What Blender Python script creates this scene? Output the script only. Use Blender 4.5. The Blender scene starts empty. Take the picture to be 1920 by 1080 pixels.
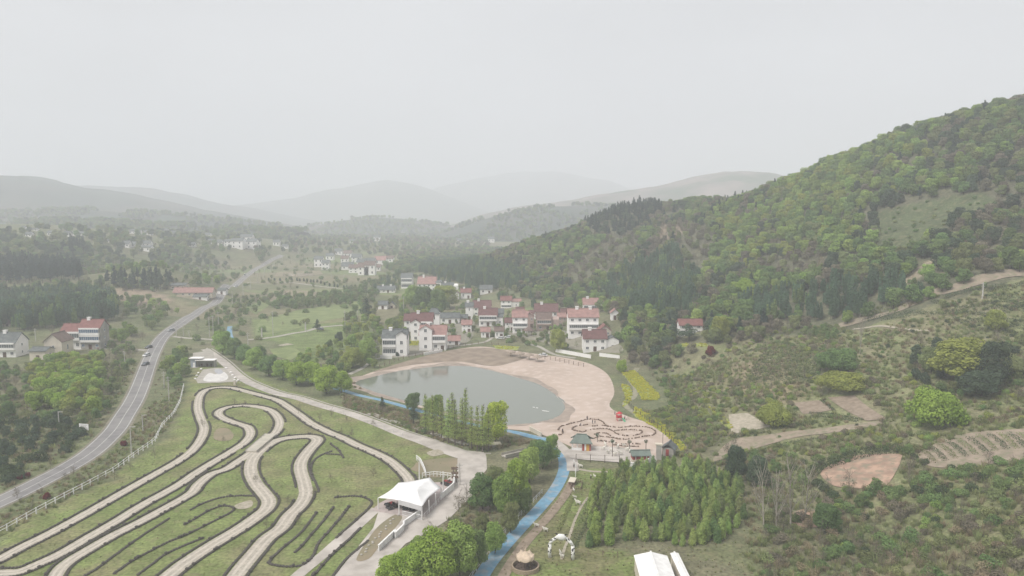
import bpy, bmesh, math, random
import numpy as np
from mathutils import Vector, Matrix, geometry
random.seed(7); RNG = np.random.default_rng(7)
D = bpy.data; SC = bpy.context.scene; COL = SC.collection
R = math.radians

# ------------------------------------------------------------------ camera
CAMZ = 70.0; FPX = 1371.0; PITCH = math.atan(145/1371.0)
cam = D.cameras.new('camera'); camo = D.objects.new('camera', cam); COL.objects.link(camo)
camo.location = (0, 0, CAMZ); camo.rotation_euler = (R(90)-PITCH, 0, 0)
cam.sensor_width = 36; cam.lens = 36*FPX/1920; cam.clip_start = 1; cam.clip_end = 20000
SC.camera = camo
# ------------------------------------------------------------------ light
W = D.worlds.new('World'); SC.world = W; W.use_nodes = True
nt = W.node_tree; nt.nodes.clear()
wo = nt.nodes.new('ShaderNodeOutputWorld'); bg = nt.nodes.new('ShaderNodeBackground')
sky = nt.nodes.new('ShaderNodeTexSky'); sky.sky_type = 'NISHITA'; sky.sun_disc = False
SUN_EL, SUN_AZ = 52, -125        # azimuth of the sun measured from +Y, clockwise
sky.sun_elevation = R(SUN_EL); sky.sun_rotation = R(SUN_AZ)
sky.air_density = 1.0; sky.dust_density = 6.0; sky.ozone_density = 1.0; sky.altitude = 100
hs = nt.nodes.new('ShaderNodeHueSaturation'); hs.inputs['Saturation'].default_value = 0.10
mxw = nt.nodes.new('ShaderNodeMix'); mxw.data_type = 'RGBA'; mxw.inputs[0].default_value = 0.8
mxw.inputs[7].default_value = (9.15, 9.25, 9.5, 1)       # an even veil of cloud over the clear sky
nt.links.new(sky.outputs[0], hs.inputs['Color']); nt.links.new(hs.outputs[0], mxw.inputs[6])
wtc = nt.nodes.new('ShaderNodeTexCoord'); wmp = nt.nodes.new('ShaderNodeMapping'); wmp.inputs['Scale'].default_value = (1, 1, 3.2)
wnz = nt.nodes.new('ShaderNodeTexNoise'); wnz.inputs['Scale'].default_value = 1.7; wnz.inputs['Detail'].default_value = 5
wmr = nt.nodes.new('ShaderNodeMapRange'); wmr.inputs[1].default_value = .3; wmr.inputs[2].default_value = .7; wmr.inputs[3].default_value = .93; wmr.inputs[4].default_value = 1.07
wvm = nt.nodes.new('ShaderNodeVectorMath'); wvm.operation = 'SCALE'
nt.links.new(wtc.outputs['Generated'], wmp.inputs[0]); nt.links.new(wmp.outputs[0], wnz.inputs['Vector']); nt.links.new(wnz.outputs[0], wmr.inputs[0]); nt.links.new(wmr.outputs[0], wvm.inputs['Scale'])
nt.links.new(mxw.outputs[2], wvm.inputs[0]); nt.links.new(wvm.outputs[0], bg.inputs[0]); bg.inputs[1].default_value = 0.074
nt.links.new(bg.outputs[0], wo.inputs[0])
sl = D.lights.new('sun', 'SUN'); sl.energy = 2.9; sl.angle = R(22); sl.color = (1, .96, .91)
so = D.objects.new('sun', sl); COL.objects.link(so)
so.rotation_euler = (R(90-SUN_EL), 0, R(180-SUN_AZ))
SC.view_settings.view_transform = 'Standard'; SC.view_settings.look = 'None'
SC.view_settings.exposure = 0.30; SC.view_settings.gamma = 1
HAZE = 0.00048
SC.cycles.use_denoising = True
SC.cycles.max_bounces = 6; SC.cycles.diffuse_bounces = 2; SC.cycles.glossy_bounces = 2
SC.cycles.transmission_bounces = 2; SC.cycles.volume_bounces = 3; SC.cycles.transparent_max_bounces = 6

# ------------------------------------------------------------------ pixel <-> world
CP, SP = math.cos(PITCH), math.sin(PITCH)
def ray(px, py):
    u = (px-960)/FPX; v = -(py-540)/FPX
    return u, CP+v*SP, v*CP-SP
def atY(px, py, Y):
    a, b, c = ray(px, py); return (a/b*Y, Y, CAMZ+c/b*Y)
def project(x, y, z):
    x = np.asarray(x, float); y = np.asarray(y, float); z = np.asarray(z, float)-CAMZ
    d = y*CP - z*SP; up = y*SP + z*CP
    d = np.where(d < .1, .1, d)
    return 960+FPX*x/d, 540-FPX*up/d, d

# ------------------------------------------------------------------ noise
def _hash(ix, iy, s):
    h = (ix.astype(np.int64)*374761393 + iy.astype(np.int64)*668265263 + s*1442695041) & 0xffffffff
    h = ((h ^ (h >> 13))*1274126177) & 0xffffffff
    return ((h ^ (h >> 16)) & 0xffff)/65535.0
def vnoise(x, y, s=0):
    x = np.asarray(x, float); y = np.asarray(y, float)
    ix = np.floor(x); iy = np.floor(y); fx = x-ix; fy = y-iy
    fx = fx*fx*(3-2*fx); fy = fy*fy*(3-2*fy)
    a = _hash(ix, iy, s); b = _hash(ix+1, iy, s); c = _hash(ix, iy+1, s); d = _hash(ix+1, iy+1, s)
    return (a*(1-fx)+b*fx)*(1-fy)+(c*(1-fx)+d*fx)*fy
def fbm(x, y, s=0, o=4):
    t = 0; a = .5
    for k in range(o): t = t+a*vnoise(x*2**k, y*2**k, s+k*17); a *= .5
    return t/(1-.5**o)
def sstep(a, b, x):
    t = np.clip((x-a)/(b-a), 0, 1); return t*t*(3-2*t)
def inpoly(x, y, poly):
    x = np.asarray(x, float); y = np.asarray(y, float); r = np.zeros(np.broadcast(x, y).shape, bool)
    n = len(poly)
    for i in range(n):
        x0, y0 = poly[i][:2]; x1, y1 = poly[(i+1) % n][:2]
        if y0 == y1: continue
        c = ((y0 > y) != (y1 > y)) & (x < (x1-x0)*(y-y0)/(y1-y0)+x0); r ^= c
    return r
def polydist(x, y, poly, closed=True):
    x = np.asarray(x, float); y = np.asarray(y, float); dm = np.full(np.broadcast(x, y).shape, 1e9); n = len(poly)
    for i in range(n if closed else n-1):
        x0, y0 = poly[i][:2]; x1, y1 = poly[(i+1) % n][:2]
        dx, dy = x1-x0, y1-y0; L = dx*dx+dy*dy+1e-9
        t = np.clip(((x-x0)*dx+(y-y0)*dy)/L, 0, 1)
        dm = np.minimum(dm, np.hypot(x-x0-t*dx, y-y0-t*dy))
    return dm

# ------------------------------------------------------------------ terrain heights
CT = [ # (px, py, distance) in the photo -> a point of the ground
 (1920,198,480),(1700,248,520),(1560,312,560),(1450,358,600),(1340,404,640),(1270,404,680),(1200,400,720),(1100,424,780),
 (1000,464,850),(900,488,950),(1130,590,413),(1330,640,322),(1600,605,300),(1700,560,290),(1790,540,285),(1900,515,287),(1900,640,250),
 (1900,800,182),(1900,1000,131),(1500,900,174),(1450,480,450),(1650,430,400),(1750,330,430),(1880,400,350),(1200,480,560),
 (1000,520,620),(1240,430,620),(1550,520,370),(1550,400,470),(1400,420,540),(850,500,860),(1750,700,222),(1600,750,225),(1700,620,262),(1500,680,262),
 (100,575,520),(0,560,540),(60,478,750),(150,470,800),(300,440,1050),(450,462,1000),(0,430,1100),(250,520,690),(1700,1000,150),(1880,880,158),(1650,860,182)]
pts = [atY(*c) for c in CT]
def Z0(px, py): # flat valley anchors
    a, b, c = ray(px, py); t = CAMZ/(-c); return (a*t, b*t, 0.0)
for p in [(0,1070),(300,1070),(600,1075),(900,1070),(1200,1075),(1350,1020),(0,940),(100,850),(250,740),(400,900),(600,850),(800,960),(950,850),(1100,880),(1250,880),(1380,900),
          (300,660),(150,665),(0,680),(450,650),(500,730),(650,680),(750,760),(900,660),(1050,660),(1150,680),(1200,730),(1280,800),(1250,700),
          (350,580),(450,540),(520,500),(600,560),(700,600),(800,580),(900,600),(1000,600),(700,520),(600,490),(800,540),(700,480),(450,500),(780,500),(1080,610),(1330,880)]:
    pts.append(Z0(*p))
for x in (-1500,-900,-300,300,900,1500):
    pts.append((x, 1700, 6)); pts.append((x, 2600, 0))
pts += [(0,1300,0),(300,1300,10),(650,1100,35),(700,900,70),(620,700,105),(620,500,165),(560,350,120),(450,220,70),(330,120,35),(330,40,30),(600,40,50),(150,40,0),(-200,40,0),
        (-420,300,6),(-450,100,4),(-800,600,40),(-700,1000,50),(-800,200,20),(1300,600,120),(1200,1100,60),(900,150,70),(400,620,110),(520,600,140),(-260,470,7),(-300,620,22)]
P = np.array(pts)
def tps(r): return np.where(r > 0, r*r*np.log(r+1e-9), 0)
_S = 200.0
_n = len(P); _K = tps(np.hypot(P[:,None,0]-P[None,:,0], P[:,None,1]-P[None,:,1])/_S)+np.eye(_n)*.004
_Q = np.c_[np.ones(_n), P[:,0]/_S, P[:,1]/_S]
_A = np.block([[_K, _Q],[_Q.T, np.zeros((3,3))]]); _w = np.linalg.solve(_A, np.r_[P[:,2], 0,0,0])
def tpsz(x, y):
    z = _w[_n]+_w[_n+1]*x/_S+_w[_n+2]*y/_S
    for i in range(_n): z = z+_w[i]*tps(np.hypot(x-P[i,0], y-P[i,1])/_S)
    return z
def grow(a, b, s, g, lim):
    l = list(np.arange(a, b, s)); st = s
    while l[-1] < lim: st *= g; l.append(l[-1]+st)
    return l
YS = np.array(grow(40, 420, 2.0, 1.035, 7500))
_xr = grow(0, 380, 2.5, 1.05, 5000); _xl = grow(0, 240, 2.5, 1.05, 5000)
XS = np.array([-v for v in _xl[:0:-1]]+_xr)
GX, GY = np.meshgrid(XS, YS)
GZ = tpsz(GX, GY)
fade = 1-sstep(1500, 2400, GY); fade *= 1-sstep(1300, 2300, np.abs(GX))
GZ = GZ*fade
# floor of the valley is level where it should be: squash small undulations
GZ = np.where(GZ < 0, GZ*.15, GZ); GZ = GZ*sstep(0.0, 5.0, GZ)
hill = sstep(6, 40, GZ)
GZ = GZ + hill*((fbm(GX/60, GY/60, 3)-.5)*14+(fbm(GX/17, GY/17, 9)-.5)*3.0)*fade
GZ = GZ + (fbm(GX/25, GY/25, 5)-.5)*.5*sstep(.5, 3, GZ)
def hz(x, y):
    x = np.asarray(x, float); y = np.asarray(y, float)
    i = np.clip(np.searchsorted(XS, x)-1, 0, len(XS)-2); j = np.clip(np.searchsorted(YS, y)-1, 0, len(YS)-2)
    fx = np.clip((x-XS[i])/(XS[i+1]-XS[i]), 0, 1); fy = np.clip((y-YS[j])/(YS[j+1]-YS[j]), 0, 1)
    return (GZ[j,i]*(1-fx)+GZ[j,i+1]*fx)*(1-fy)+(GZ[j+1,i]*(1-fx)+GZ[j+1,i+1]*fx)*fy
_T = np.concatenate([np.arange(60, 600, 1.0), np.arange(600, 1500, 2.5), np.arange(1500, 6000, 10)])
def gp(px, py):
    a, b, c = ray(px, py); Y = _T; X = a/b*Y; Z = CAMZ+c/b*Y; h = hz(X, Y)
    k = np.nonzero(Z <= h)[0]
    if len(k) == 0: return Vector((a/b*3000, 3000, 0))
    k = k[0]
    if k == 0: return Vector((X[0], Y[0], float(h[0])))
    d0 = Z[k-1]-h[k-1]; d1 = h[k]-Z[k]; t = d0/(d0+d1+1e-9)
    y = Y[k-1]+t*(Y[k]-Y[k-1]); x = a/b*y
    return Vector((x, y, float(hz(x, y))))
def gpl(l): return [gp(*p) for p in l]
def ppm(p): # photo pixels per metre at a point
    return FPX/(p[1]*CP-(p[2]-CAMZ)*SP)
def spline(p, n=8, closed=False):
    p = [np.array(q[:2], float) for q in p]; out = []; N = len(p)
    for i in range(N if closed else N-1):
        a = p[(i-1) % N] if (closed or i > 0) else 2*p[0]-p[1]
        b = p[i]; c = p[(i+1) % N]; d = p[(i+2) % N] if (closed or i+2 < N) else 2*c-b
        for k in range(n):
            t = k/n
            out.append(.5*((2*b)+(-a+c)*t+(2*a-5*b+4*c-d)*t*t+(-a+3*b-3*c+d)*t**3))
    if not closed: out.append(p[-1])
    return out
def resample(p, step):
    p = [np.array(q[:2], float) for q in p]; out = [p[0]]; acc = 0.0
    for a, b in zip(p[:-1], p[1:]):
        L = np.linalg.norm(b-a)
        if L < 1e-9: continue
        t = step-acc
        while t <= L: out.append(a+(b-a)*t/L); t += step
        acc = L-(t-step)
    return out
POND = spline([tuple(gp(*p))[:2] for p in [(662,714),(700,702),(735,694),(775,688),(820,683),(875,682),(920,690),(970,703),(1012,716),(1043,735),(1062,757),(1052,775),(1020,786),(975,792),(925,792),(870,778),(810,762),(750,746),(695,730)]], 5, True)
SAND = spline([tuple(gp(*p))[:2] for p in [(672,706),(740,684),(800,668),(850,656),(900,650),(945,655),(1000,663),(1060,671),(1108,683),(1140,703),(1152,735),(1143,762),(1175,780),(1225,797),(1262,826),(1252,846),(1200,866),(1120,862),(1080,842),(1030,820),(985,806),(925,797),(850,778),(760,752),(690,733)]], 5, True)
_pd = np.full(GX.shape, 99.0); _m = (GX > -140) & (GX < 120) & (GY > 180) & (GY < 380)
_d = polydist(GX[_m], GY[_m], POND); _d = np.where(inpoly(GX[_m], GY[_m], POND), -_d, _d); _pd[_m] = _d
GZ = GZ - np.where(_pd < 0, .9+.9*sstep(0, 12, -_pd), .9*(1-sstep(0, 14, _pd)))
# ------------------------------------------------------------------ materials
def mat(name, c1, c2=None, scale=1.0, rough=.85, c3=None, scale2=None, spec=.2, detail=4, metal=0, bump=0, coord='Object', rand=0.0, transl=0.0, lo=.38, hi=.62, alpha=None):
    m = D.materials.new(name); m.use_nodes = True; t = m.node_tree; n = t.nodes; n.clear(); L = t.links.new
    out = n.new('ShaderNodeOutputMaterial')
    col = None
    if c2:
        tc = n.new('ShaderNodeTexCoord'); nz = n.new('ShaderNodeTexNoise'); nz.inputs['Scale'].default_value = scale; nz.inputs['Detail'].default_value = detail
        L(tc.outputs[coord], nz.inputs['Vector']); mr = n.new('ShaderNodeMapRange'); mr.inputs[1].default_value = lo; mr.inputs[2].default_value = hi
        L(nz.outputs[0], mr.inputs[0]); mx = n.new('ShaderNodeMix'); mx.data_type = 'RGBA'
        L(mr.outputs[0], mx.inputs[0]); mx.inputs[6].default_value = (*c1, 1); mx.inputs[7].default_value = (*c2, 1); col = mx.outputs[2]
        if c3:
            nz2 = n.new('ShaderNodeTexNoise'); nz2.inputs['Scale'].default_value = scale2; nz2.inputs['Detail'].default_value = 3
            L(tc.outputs[coord], nz2.inputs['Vector']); mr2 = n.new('ShaderNodeMapRange'); mr2.inputs[1].default_value = .48; mr2.inputs[2].default_value = .66
            L(nz2.outputs[0], mr2.inputs[0]); mx2 = n.new('ShaderNodeMix'); mx2.data_type = 'RGBA'
            L(mr2.outputs[0], mx2.inputs[0]); L(col, mx2.inputs[6]); mx2.inputs[7].default_value = (*c3, 1); col = mx2.outputs[2]
    if rand:
        oi = n.new('ShaderNodeObjectInfo'); hv = n.new('ShaderNodeHueSaturation')
        a = n.new('ShaderNodeMapRange'); a.inputs[3].default_value = 1-rand; a.inputs[4].default_value = 1+rand; L(oi.outputs['Random'], a.inputs[0])
        ml = n.new('ShaderNodeMath'); ml.operation = 'MULTIPLY'; ml.inputs[1].default_value = 7.31; L(oi.outputs['Random'], ml.inputs[0])
        fr = n.new('ShaderNodeMath'); fr.operation = 'FRACT'; L(ml.outputs[0], fr.inputs[0])
        b = n.new('ShaderNodeMapRange'); b.inputs[3].default_value = .5-rand*.07; b.inputs[4].default_value = .5+rand*.07; L(fr.outputs[0], b.inputs[0])
        L(a.outputs[0], hv.inputs['Value']); L(b.outputs[0], hv.inputs['Hue'])
        if col: L(col, hv.inputs['Color'])
        else: hv.inputs['Color'].default_value = (*c1, 1)
        col = hv.outputs[0]
    if transl:
        df = n.new('ShaderNodeBsdfDiffuse'); tr = n.new('ShaderNodeBsdfTranslucent'); ms = n.new('ShaderNodeMixShader'); ms.inputs[0].default_value = transl
        for s in (df, tr):
            if col: L(col, s.inputs[0])
            else: s.inputs[0].default_value = (*c1, 1)
        L(df.outputs[0], ms.inputs[1]); L(tr.outputs[0], ms.inputs[2]); L(ms.outputs[0], out.inputs[0])
    else:
        p = n.new('ShaderNodeBsdfPrincipled'); p.inputs['Roughness'].default_value = rough; p.inputs['Specular IOR Level'].default_value = spec; p.inputs['Metallic'].default_value = metal
        if col: L(col, p.inputs['Base Color'])
        else: p.inputs['Base Color'].default_value = (*c1, 1)
        if bump and c2:
            bp = n.new('ShaderNodeBump'); bp.inputs['Strength'].default_value = bump; L(nz.outputs[0], bp.inputs['Height']); L(bp.outputs[0], p.inputs['Normal'])
        L(p.outputs[0], out.inputs[0])
    return m
def S(r, g, b): # sRGB 0-255 -> linear
    f = lambda c: (c/255/12.92 if c/255 <= .04045 else ((c/255+.055)/1.055)**2.4)
    return (f(r), f(g), f(b))
M = {}
def leaf(k, c, c2, rand=.22): M[k] = mat('leaves_'+k, c, c2, .55, transl=.36, rand=rand, detail=2)
leaf('fresh', (.32,.43,.12), (.22,.31,.085)); leaf('mid', (.21,.30,.11), (.14,.21,.08)); leaf('olive', (.27,.31,.135), (.19,.22,.095))
leaf('bud', (.27,.24,.17), (.18,.165,.12), .2); leaf('bamboo', (.13,.21,.125), (.09,.155,.095)); leaf('pine', (.055,.09,.07), (.035,.062,.048), .15)
leaf('bright', (.36,.49,.10), (.25,.365,.07), .1); leaf('lime', (.50,.58,.09), (.38,.47,.07), .08); leaf('yellowgreen', (.38,.42,.11), (.26,.30,.08), .1); leaf('dark', (.115,.16,.095), (.075,.11,.07), .2)
leaf('poplar', (.37,.46,.15), (.27,.355,.11), .2); leaf('redbush', (.24,.045,.04), (.13,.025,.025), .1); leaf('rape', (.66,.62,.08), (.46,.48,.09), .1)
leaf('tea', (.10,.145,.07), (.07,.10,.05), .15); leaf('grass', (.30,.33,.15), (.24,.27,.12), .25); leaf('straw', (.36,.30,.19), (.23,.20,.13), .2)
M['bark'] = mat('bark', (.12,.10,.08), (.07,.06,.05), 3); M['bare'] = mat('bare_bark', (.40,.365,.30), (.30,.275,.225), 2); M['twig'] = mat('twigs', (.17,.14,.115), (.11,.09,.08), 2)
# ------------------------------------------------------------------ mesh helpers
def link(name, me, parent=None):
    o = D.objects.new(name, me); COL.objects.link(o)
    if parent is not None: o.parent = parent
    return o
def tag(o, label=None, cat=None, group=None, kind=None):
    if label: o['label'] = label
    if cat: o['category'] = cat
    if group: o['group'] = group
    if kind: o['kind'] = kind
    return o
def npmesh(name, v, f, m=None, smooth=False):
    """v (N,3), f (M,k) arrays"""
    me = D.meshes.new(name); v = np.asarray(v, np.float32); f = np.asarray(f, np.int32)
    me.vertices.add(len(v)); me.vertices.foreach_set('co', v.ravel())
    k = f.shape[1]; me.loops.add(f.size); me.loops.foreach_set('vertex_index', f.ravel())
    me.polygons.add(len(f)); me.polygons.foreach_set('loop_start', np.arange(len(f), dtype=np.int32)*k)
    me.polygons.foreach_set('loop_total', np.full(len(f), k, np.int32))
    if smooth: me.polygons.foreach_set('use_smooth', np.ones(len(f), bool))
    me.update(calc_edges=True); me.validate()
    if m: me.materials.append(m)
    return me
class MB:
    def __init__(s): s.v = []; s.f = []; s.mi = []; s.mats = []
    def _m(s, m):
        if m is None: return 0
        if m not in s.mats: s.mats.append(m)
        return s.mats.index(m)
    def add(s, v, f, m=None):
        b = len(s.v); s.v += [tuple(q) for q in v]; s.f += [tuple(i+b for i in q) for q in f]; s.mi += [s._m(m)]*len(f); return s
    def box(s, x0, x1, y0, y1, z0, z1, m=None, rot=0, at=(0,0,0)):
        v = [(x0,y0,z0),(x1,y0,z0),(x1,y1,z0),(x0,y1,z0),(x0,y0,z1),(x1,y0,z1),(x1,y1,z1),(x0,y1,z1)]
        if rot or at != (0,0,0):
            c, q = math.cos(rot), math.sin(rot); v = [(at[0]+c*a-q*b, at[1]+q*a+c*b, at[2]+z) for a, b, z in v]
        return s.add(v, [(0,3,2,1),(4,5,6,7),(0,1,5,4),(1,2,6,5),(2,3,7,6),(3,0,4,7)], m)
    def tube(s, pts, r, n=6, m=None, cap=True):
        pts = [Vector(p) for p in pts]; rs = r if hasattr(r, '__len__') else [r]*len(pts); v = []; f = []
        for i, p in enumerate(pts):
            t = (pts[min(i+1, len(pts)-1)]-pts[max(i-1, 0)]); t = t.normalized() if t.length > 1e-9 else Vector((0,0,1))
            a = t.cross(Vector((0,0,1)) if abs(t.z) < .9 else Vector((1,0,0))).normalized(); b = t.cross(a)
            for k in range(n):
                w = 2*math.pi*k/n; v.append(p+(a*math.cos(w)+b*math.sin(w))*rs[i])
        for i in range(len(pts)-1):
            for k in range(n): f.append((i*n+k, i*n+(k+1) % n, (i+1)*n+(k+1) % n, (i+1)*n+k))
        if cap: f += [tuple(range(n))[::-1], tuple((len(pts)-1)*n+k for k in range(n))]
        return s.add(v, f, m)
    def lathe(s, prof, n=16, m=None, at=(0,0,0)):
        v = []; f = []
        for r, z in prof:
            for k in range(n): w = 2*math.pi*k/n; v.append((at[0]+r*math.cos(w), at[1]+r*math.sin(w), at[2]+z))
        for i in range(len(prof)-1):
            for k in range(n): f.append((i*n+k, i*n+(k+1) % n, (i+1)*n+(k+1) % n, (i+1)*n+k))
        return s.add(v, f, m)
    def mesh(s, name, m=None, smooth=False):
        me = D.meshes.new(name); me.from_pydata(s.v, [], s.f)
        if m: me.materials.append(m)
        for q in s.mats: me.materials.append(q)
        if s.mats: me.polygons.foreach_set('material_index', s.mi)
        if smooth: me.polygons.foreach_set('use_smooth', [True]*len(s.f))
        me.update(); return me
    def build(s, name, m=None, parent=None, smooth=False): return link(name, s.mesh(name, m, smooth), parent)
def empty(name, loc, rz=0):
    o = D.objects.new(name, None); COL.objects.link(o); o.location = loc; o.rotation_euler = (0,0,rz); o.empty_display_size = .5; return o
def copy_tree(o, loc=None, rz=None, sc=None, label=None):
    c = o.copy(); COL.objects.link(c)
    if loc is not None: c.location = loc
    if rz is not None: c.rotation_euler = (0,0,rz)
    if sc is not None: c.scale = sc if hasattr(sc, '__len__') else (sc,)*3
    if label: c['label'] = label
    for ch in o.children:
        d = ch.copy(); COL.objects.link(d); d.parent = c
        for g in ch.children: e = g.copy(); COL.objects.link(e); e.parent = d
    return c
def drape(name, poly, m, off=.06, step=2.0, kind='structure', zf=None):
    """sheet over the ground inside a plan polygon"""
    p = [Vector((float(q[0]), float(q[1]))) for q in poly]; b = []
    for i in range(len(p)):
        a, c = p[i], p[(i+1) % len(p)]; n = max(1, int((c-a).length/step)); b += [a+(c-a)*k/n for k in range(n)]
    xs = [q.x for q in b]; ys = [q.y for q in b]
    gx, gy = np.meshgrid(np.arange(min(xs), max(xs), step), np.arange(min(ys), max(ys), step)); gx = gx.ravel(); gy = gy.ravel()
    bl = [(q.x, q.y) for q in b]
    k = inpoly(gx, gy, bl); gx, gy = gx[k], gy[k]; k = polydist(gx, gy, bl) > step*.35; gx, gy = gx[k], gy[k]
    N = len(b); vs = b+[Vector((float(x), float(y))) for x, y in zip(gx, gy)]
    co, ed, fa, *_ = geometry.delaunay_2d_cdt(vs, [(i, (i+1) % N) for i in range(N)], [], 1, 1e-4)
    x = np.array([c.x for c in co]); y = np.array([c.y for c in co]); z = (zf(x, y) if zf else hz(x, y)+off)
    me = D.meshes.new(name); me.from_pydata(list(zip(x.tolist(), y.tolist(), z.tolist())), [], [tuple(f) for f in fa])
    me.polygons.foreach_set('use_smooth', [True]*len(me.polygons)); me.materials.append(m); me.update()
    bm = bmesh.new(); bm.from_mesh(me); bmesh.ops.recalc_face_normals(bm, faces=bm.faces)
    if sum(f.normal.z for f in bm.faces) < 0: bmesh.ops.reverse_faces(bm, faces=bm.faces)
    bm.to_mesh(me); bm.free()
    o = link(name, me)
    if kind: o['kind'] = kind
    return o
def strip(name, line, w, m, off=.09, step=1.5, kind='structure', lat=0.0, nx=2, sm=8, build=True, smooth=True):
    """ribbon along a plan line; w width (or function of 0..1)"""
    l = resample(spline(line, sm) if smooth else [np.array(q[:2], float) for q in line], step); n = len(l); v = []; f = []
    for i in range(n):
        t = l[min(i+1, n-1)]-l[max(i-1, 0)]; t = t/(np.linalg.norm(t)+1e-9); nn = np.array([-t[1], t[0]])
        ww = w(i/(n-1)) if callable(w) else w
        for k in range(nx+1):
            q = l[i]+nn*(lat+(k/nx-.5)*ww); v.append((q[0], q[1], float(hz(q[0], q[1]))+off))
    for i in range(n-1):
        for k in range(nx): a = i*(nx+1)+k; f.append((a, a+nx+1, a+nx+2, a+1))
    f = [q[::-1] for q in f]
    if not build: return v, f
    me = npmesh(name, v, f, m, True); o = link(name, me)
    if kind: o['kind'] = kind
    return o
def offset_line(l, d):
    n = len(l); o = []
    for i in range(n):
        t = l[min(i+1, n-1)]-l[max(i-1, 0)]; t = t/(np.linalg.norm(t)+1e-9); o.append(l[i]+np.array([-t[1], t[0]])*d)
    return o
# ------------------------------------------------------------------ ground sheet
PX, PY, PDp = project(GX, GY, GZ)
gcol = np.zeros(GX.shape+(3,))
def setc(mask, c, a=1.0):
    w = (np.asarray(mask, float)*a)[..., None]; gcol[:] = gcol*(1-w)+np.array(c)*w
setc(np.ones(GX.shape), (.135,.15,.08))
n1 = fbm(GX/30, GY/30, 21); n2 = fbm(GX/8, GY/8, 31)
setc(sstep(.4,.65,n1), (.17,.15,.10), .6)
setc(sstep(.5,.7,n2), (.13,.15,.065), .5)
setc(sstep(8, 25, GZ)*(GX > 40), (.105,.105,.07), .8)                       # forest floor of the hill
GRASS = [(0,1080),(0,985),(200,905),(320,820),(355,720),(365,680),(445,690),(520,725),(650,765),(800,810),(870,850),(800,880),(760,900),(780,960),(700,1040),(690,1080)]
ing = inpoly(PX, PY, GRASS+[(690,1200),(-100,1200),(-100,1010)]); setc(ing, (.17,.20,.075)); setc(ing*sstep(.45,.7,n2), (.20,.185,.10), .8); setc(ing*sstep(.52,.75,n1), (.15,.20,.065), .6)
F2 = [(940,1080),(1090,880),(1060,860),(1190,870),(1180,1080)]
ing2 = inpoly(PX, PY, [(900,1200),(1010,960),(1085,880),(1190,875),(1130,930),(1080,1020),(1200,1040),(1200,1200)]); setc(ing2, (.155,.19,.065)); setc(ing2*sstep(.48,.66,n2), (.17,.15,.085), .7)
VF = inpoly(PX, PY, [(470,600),(640,570),(700,580),(690,640),(560,690),(520,640),(480,640)]); setc(VF, (.15,.20,.07), .8)
band = (np.sin(GY/22+fbm(GX/90, GY/90, 8)*9) > .2) & (GY > 450) & (GY < 1800) & (GZ < 3); setc(band, (.235,.20,.13), .55)
setc((np.sin(GY/31+2+fbm(GX/120, GY/70, 18)*9) > .55) & (GY > 450) & (GZ < 3), (.16,.21,.08), .7)
RS = (GX > 30) & (GZ > 1) & (GZ < 60) & inpoly(PX, PY, [(1150,690),(1350,640),(1600,620),(1790,560),(1960,510),(1960,1200),(1400,1200),(1400,880),(1260,800)])
setc(RS, (.20,.19,.11), .85); setc(RS*sstep(.42,.58,n2), (.165,.185,.085), .8); setc(RS*sstep(.55,.72,n1), (.27,.20,.14), .5)
setc(inpoly(PX, PY, [(1640,400),(1740,375),(1850,360),(1870,385),(1760,430),(1700,490),(1640,470)]), (.085,.105,.052))
setc(inpoly(PX, PY, [(1685,522),(1740,490),(1765,485),(1735,515),(1700,535)]), (.30,.25,.18), .8)
setc(inpoly(PX, PY, [(1200,430),(1260,405),(1290,398),(1300,410),(1270,445),(1225,455)]), (.28,.21,.16), .7)
setc(inpoly(PX, PY, [(1010,430),(1060,402),(1100,395),(1075,420),(1000,455)]), (.30,.24,.18), .9)
setc(inpoly(PX, PY, [(200,545),(260,540),(330,560),(300,575),(230,570)]), (.29,.225,.17), .9)
nx_, ny_ = len(XS), len(YS)
V = np.c_[GX.ravel(), GY.ravel(), GZ.ravel()]
ii = (np.arange(ny_-1)[:,None]*nx_+np.arange(nx_-1)[None]).ravel()
me = npmesh('ground', V, np.c_[ii, ii+1, ii+nx_+1, ii+nx_], None, True)
ca = me.color_attributes.new('zone', 'FLOAT_COLOR', 'POINT'); ca.data.foreach_set('color', np.c_[gcol.reshape(-1,3), np.ones(nx_*ny_)].astype(np.float32).ravel())
g = D.materials.new('ground'); g.use_nodes = True; t = g.node_tree; n = t.nodes; n.clear(); L = t.links.new
out = n.new('ShaderNodeOutputMaterial'); pr = n.new('ShaderNodeBsdfPrincipled'); pr.inputs['Roughness'].default_value = .95; pr.inputs['Specular IOR Level'].default_value = .1
at = n.new('ShaderNodeAttribute'); at.attribute_name = 'zone'; tc = n.new('ShaderNodeTexCoord')
def nzr(scale, lo, hi, a, b, det=5):
    z = n.new('ShaderNodeTexNoise'); z.inputs['Scale'].default_value = scale; z.inputs['Detail'].default_value = det; L(tc.outputs['Object'], z.inputs['Vector'])
    r = n.new('ShaderNodeMapRange'); r.inputs[1].default_value = lo; r.inputs[2].default_value = hi; r.inputs[3].default_value = a; r.inputs[4].default_value = b; L(z.outputs[0], r.inputs[0]); return r.outputs[0], z
a1, _ = nzr(1.3, .35, .65, .72, 1.3); a2, z2 = nzr(.16, .35, .65, .82, 1.2)
mu = n.new('ShaderNodeMath'); mu.operation = 'MULTIPLY'; L(a1, mu.inputs[0]); L(a2, mu.inputs[1])
vm = n.new('ShaderNodeVectorMath'); vm.operation = 'SCALE'; L(at.outputs['Color'], vm.inputs[0]); L(mu.outputs[0], vm.inputs['Scale'])
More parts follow.
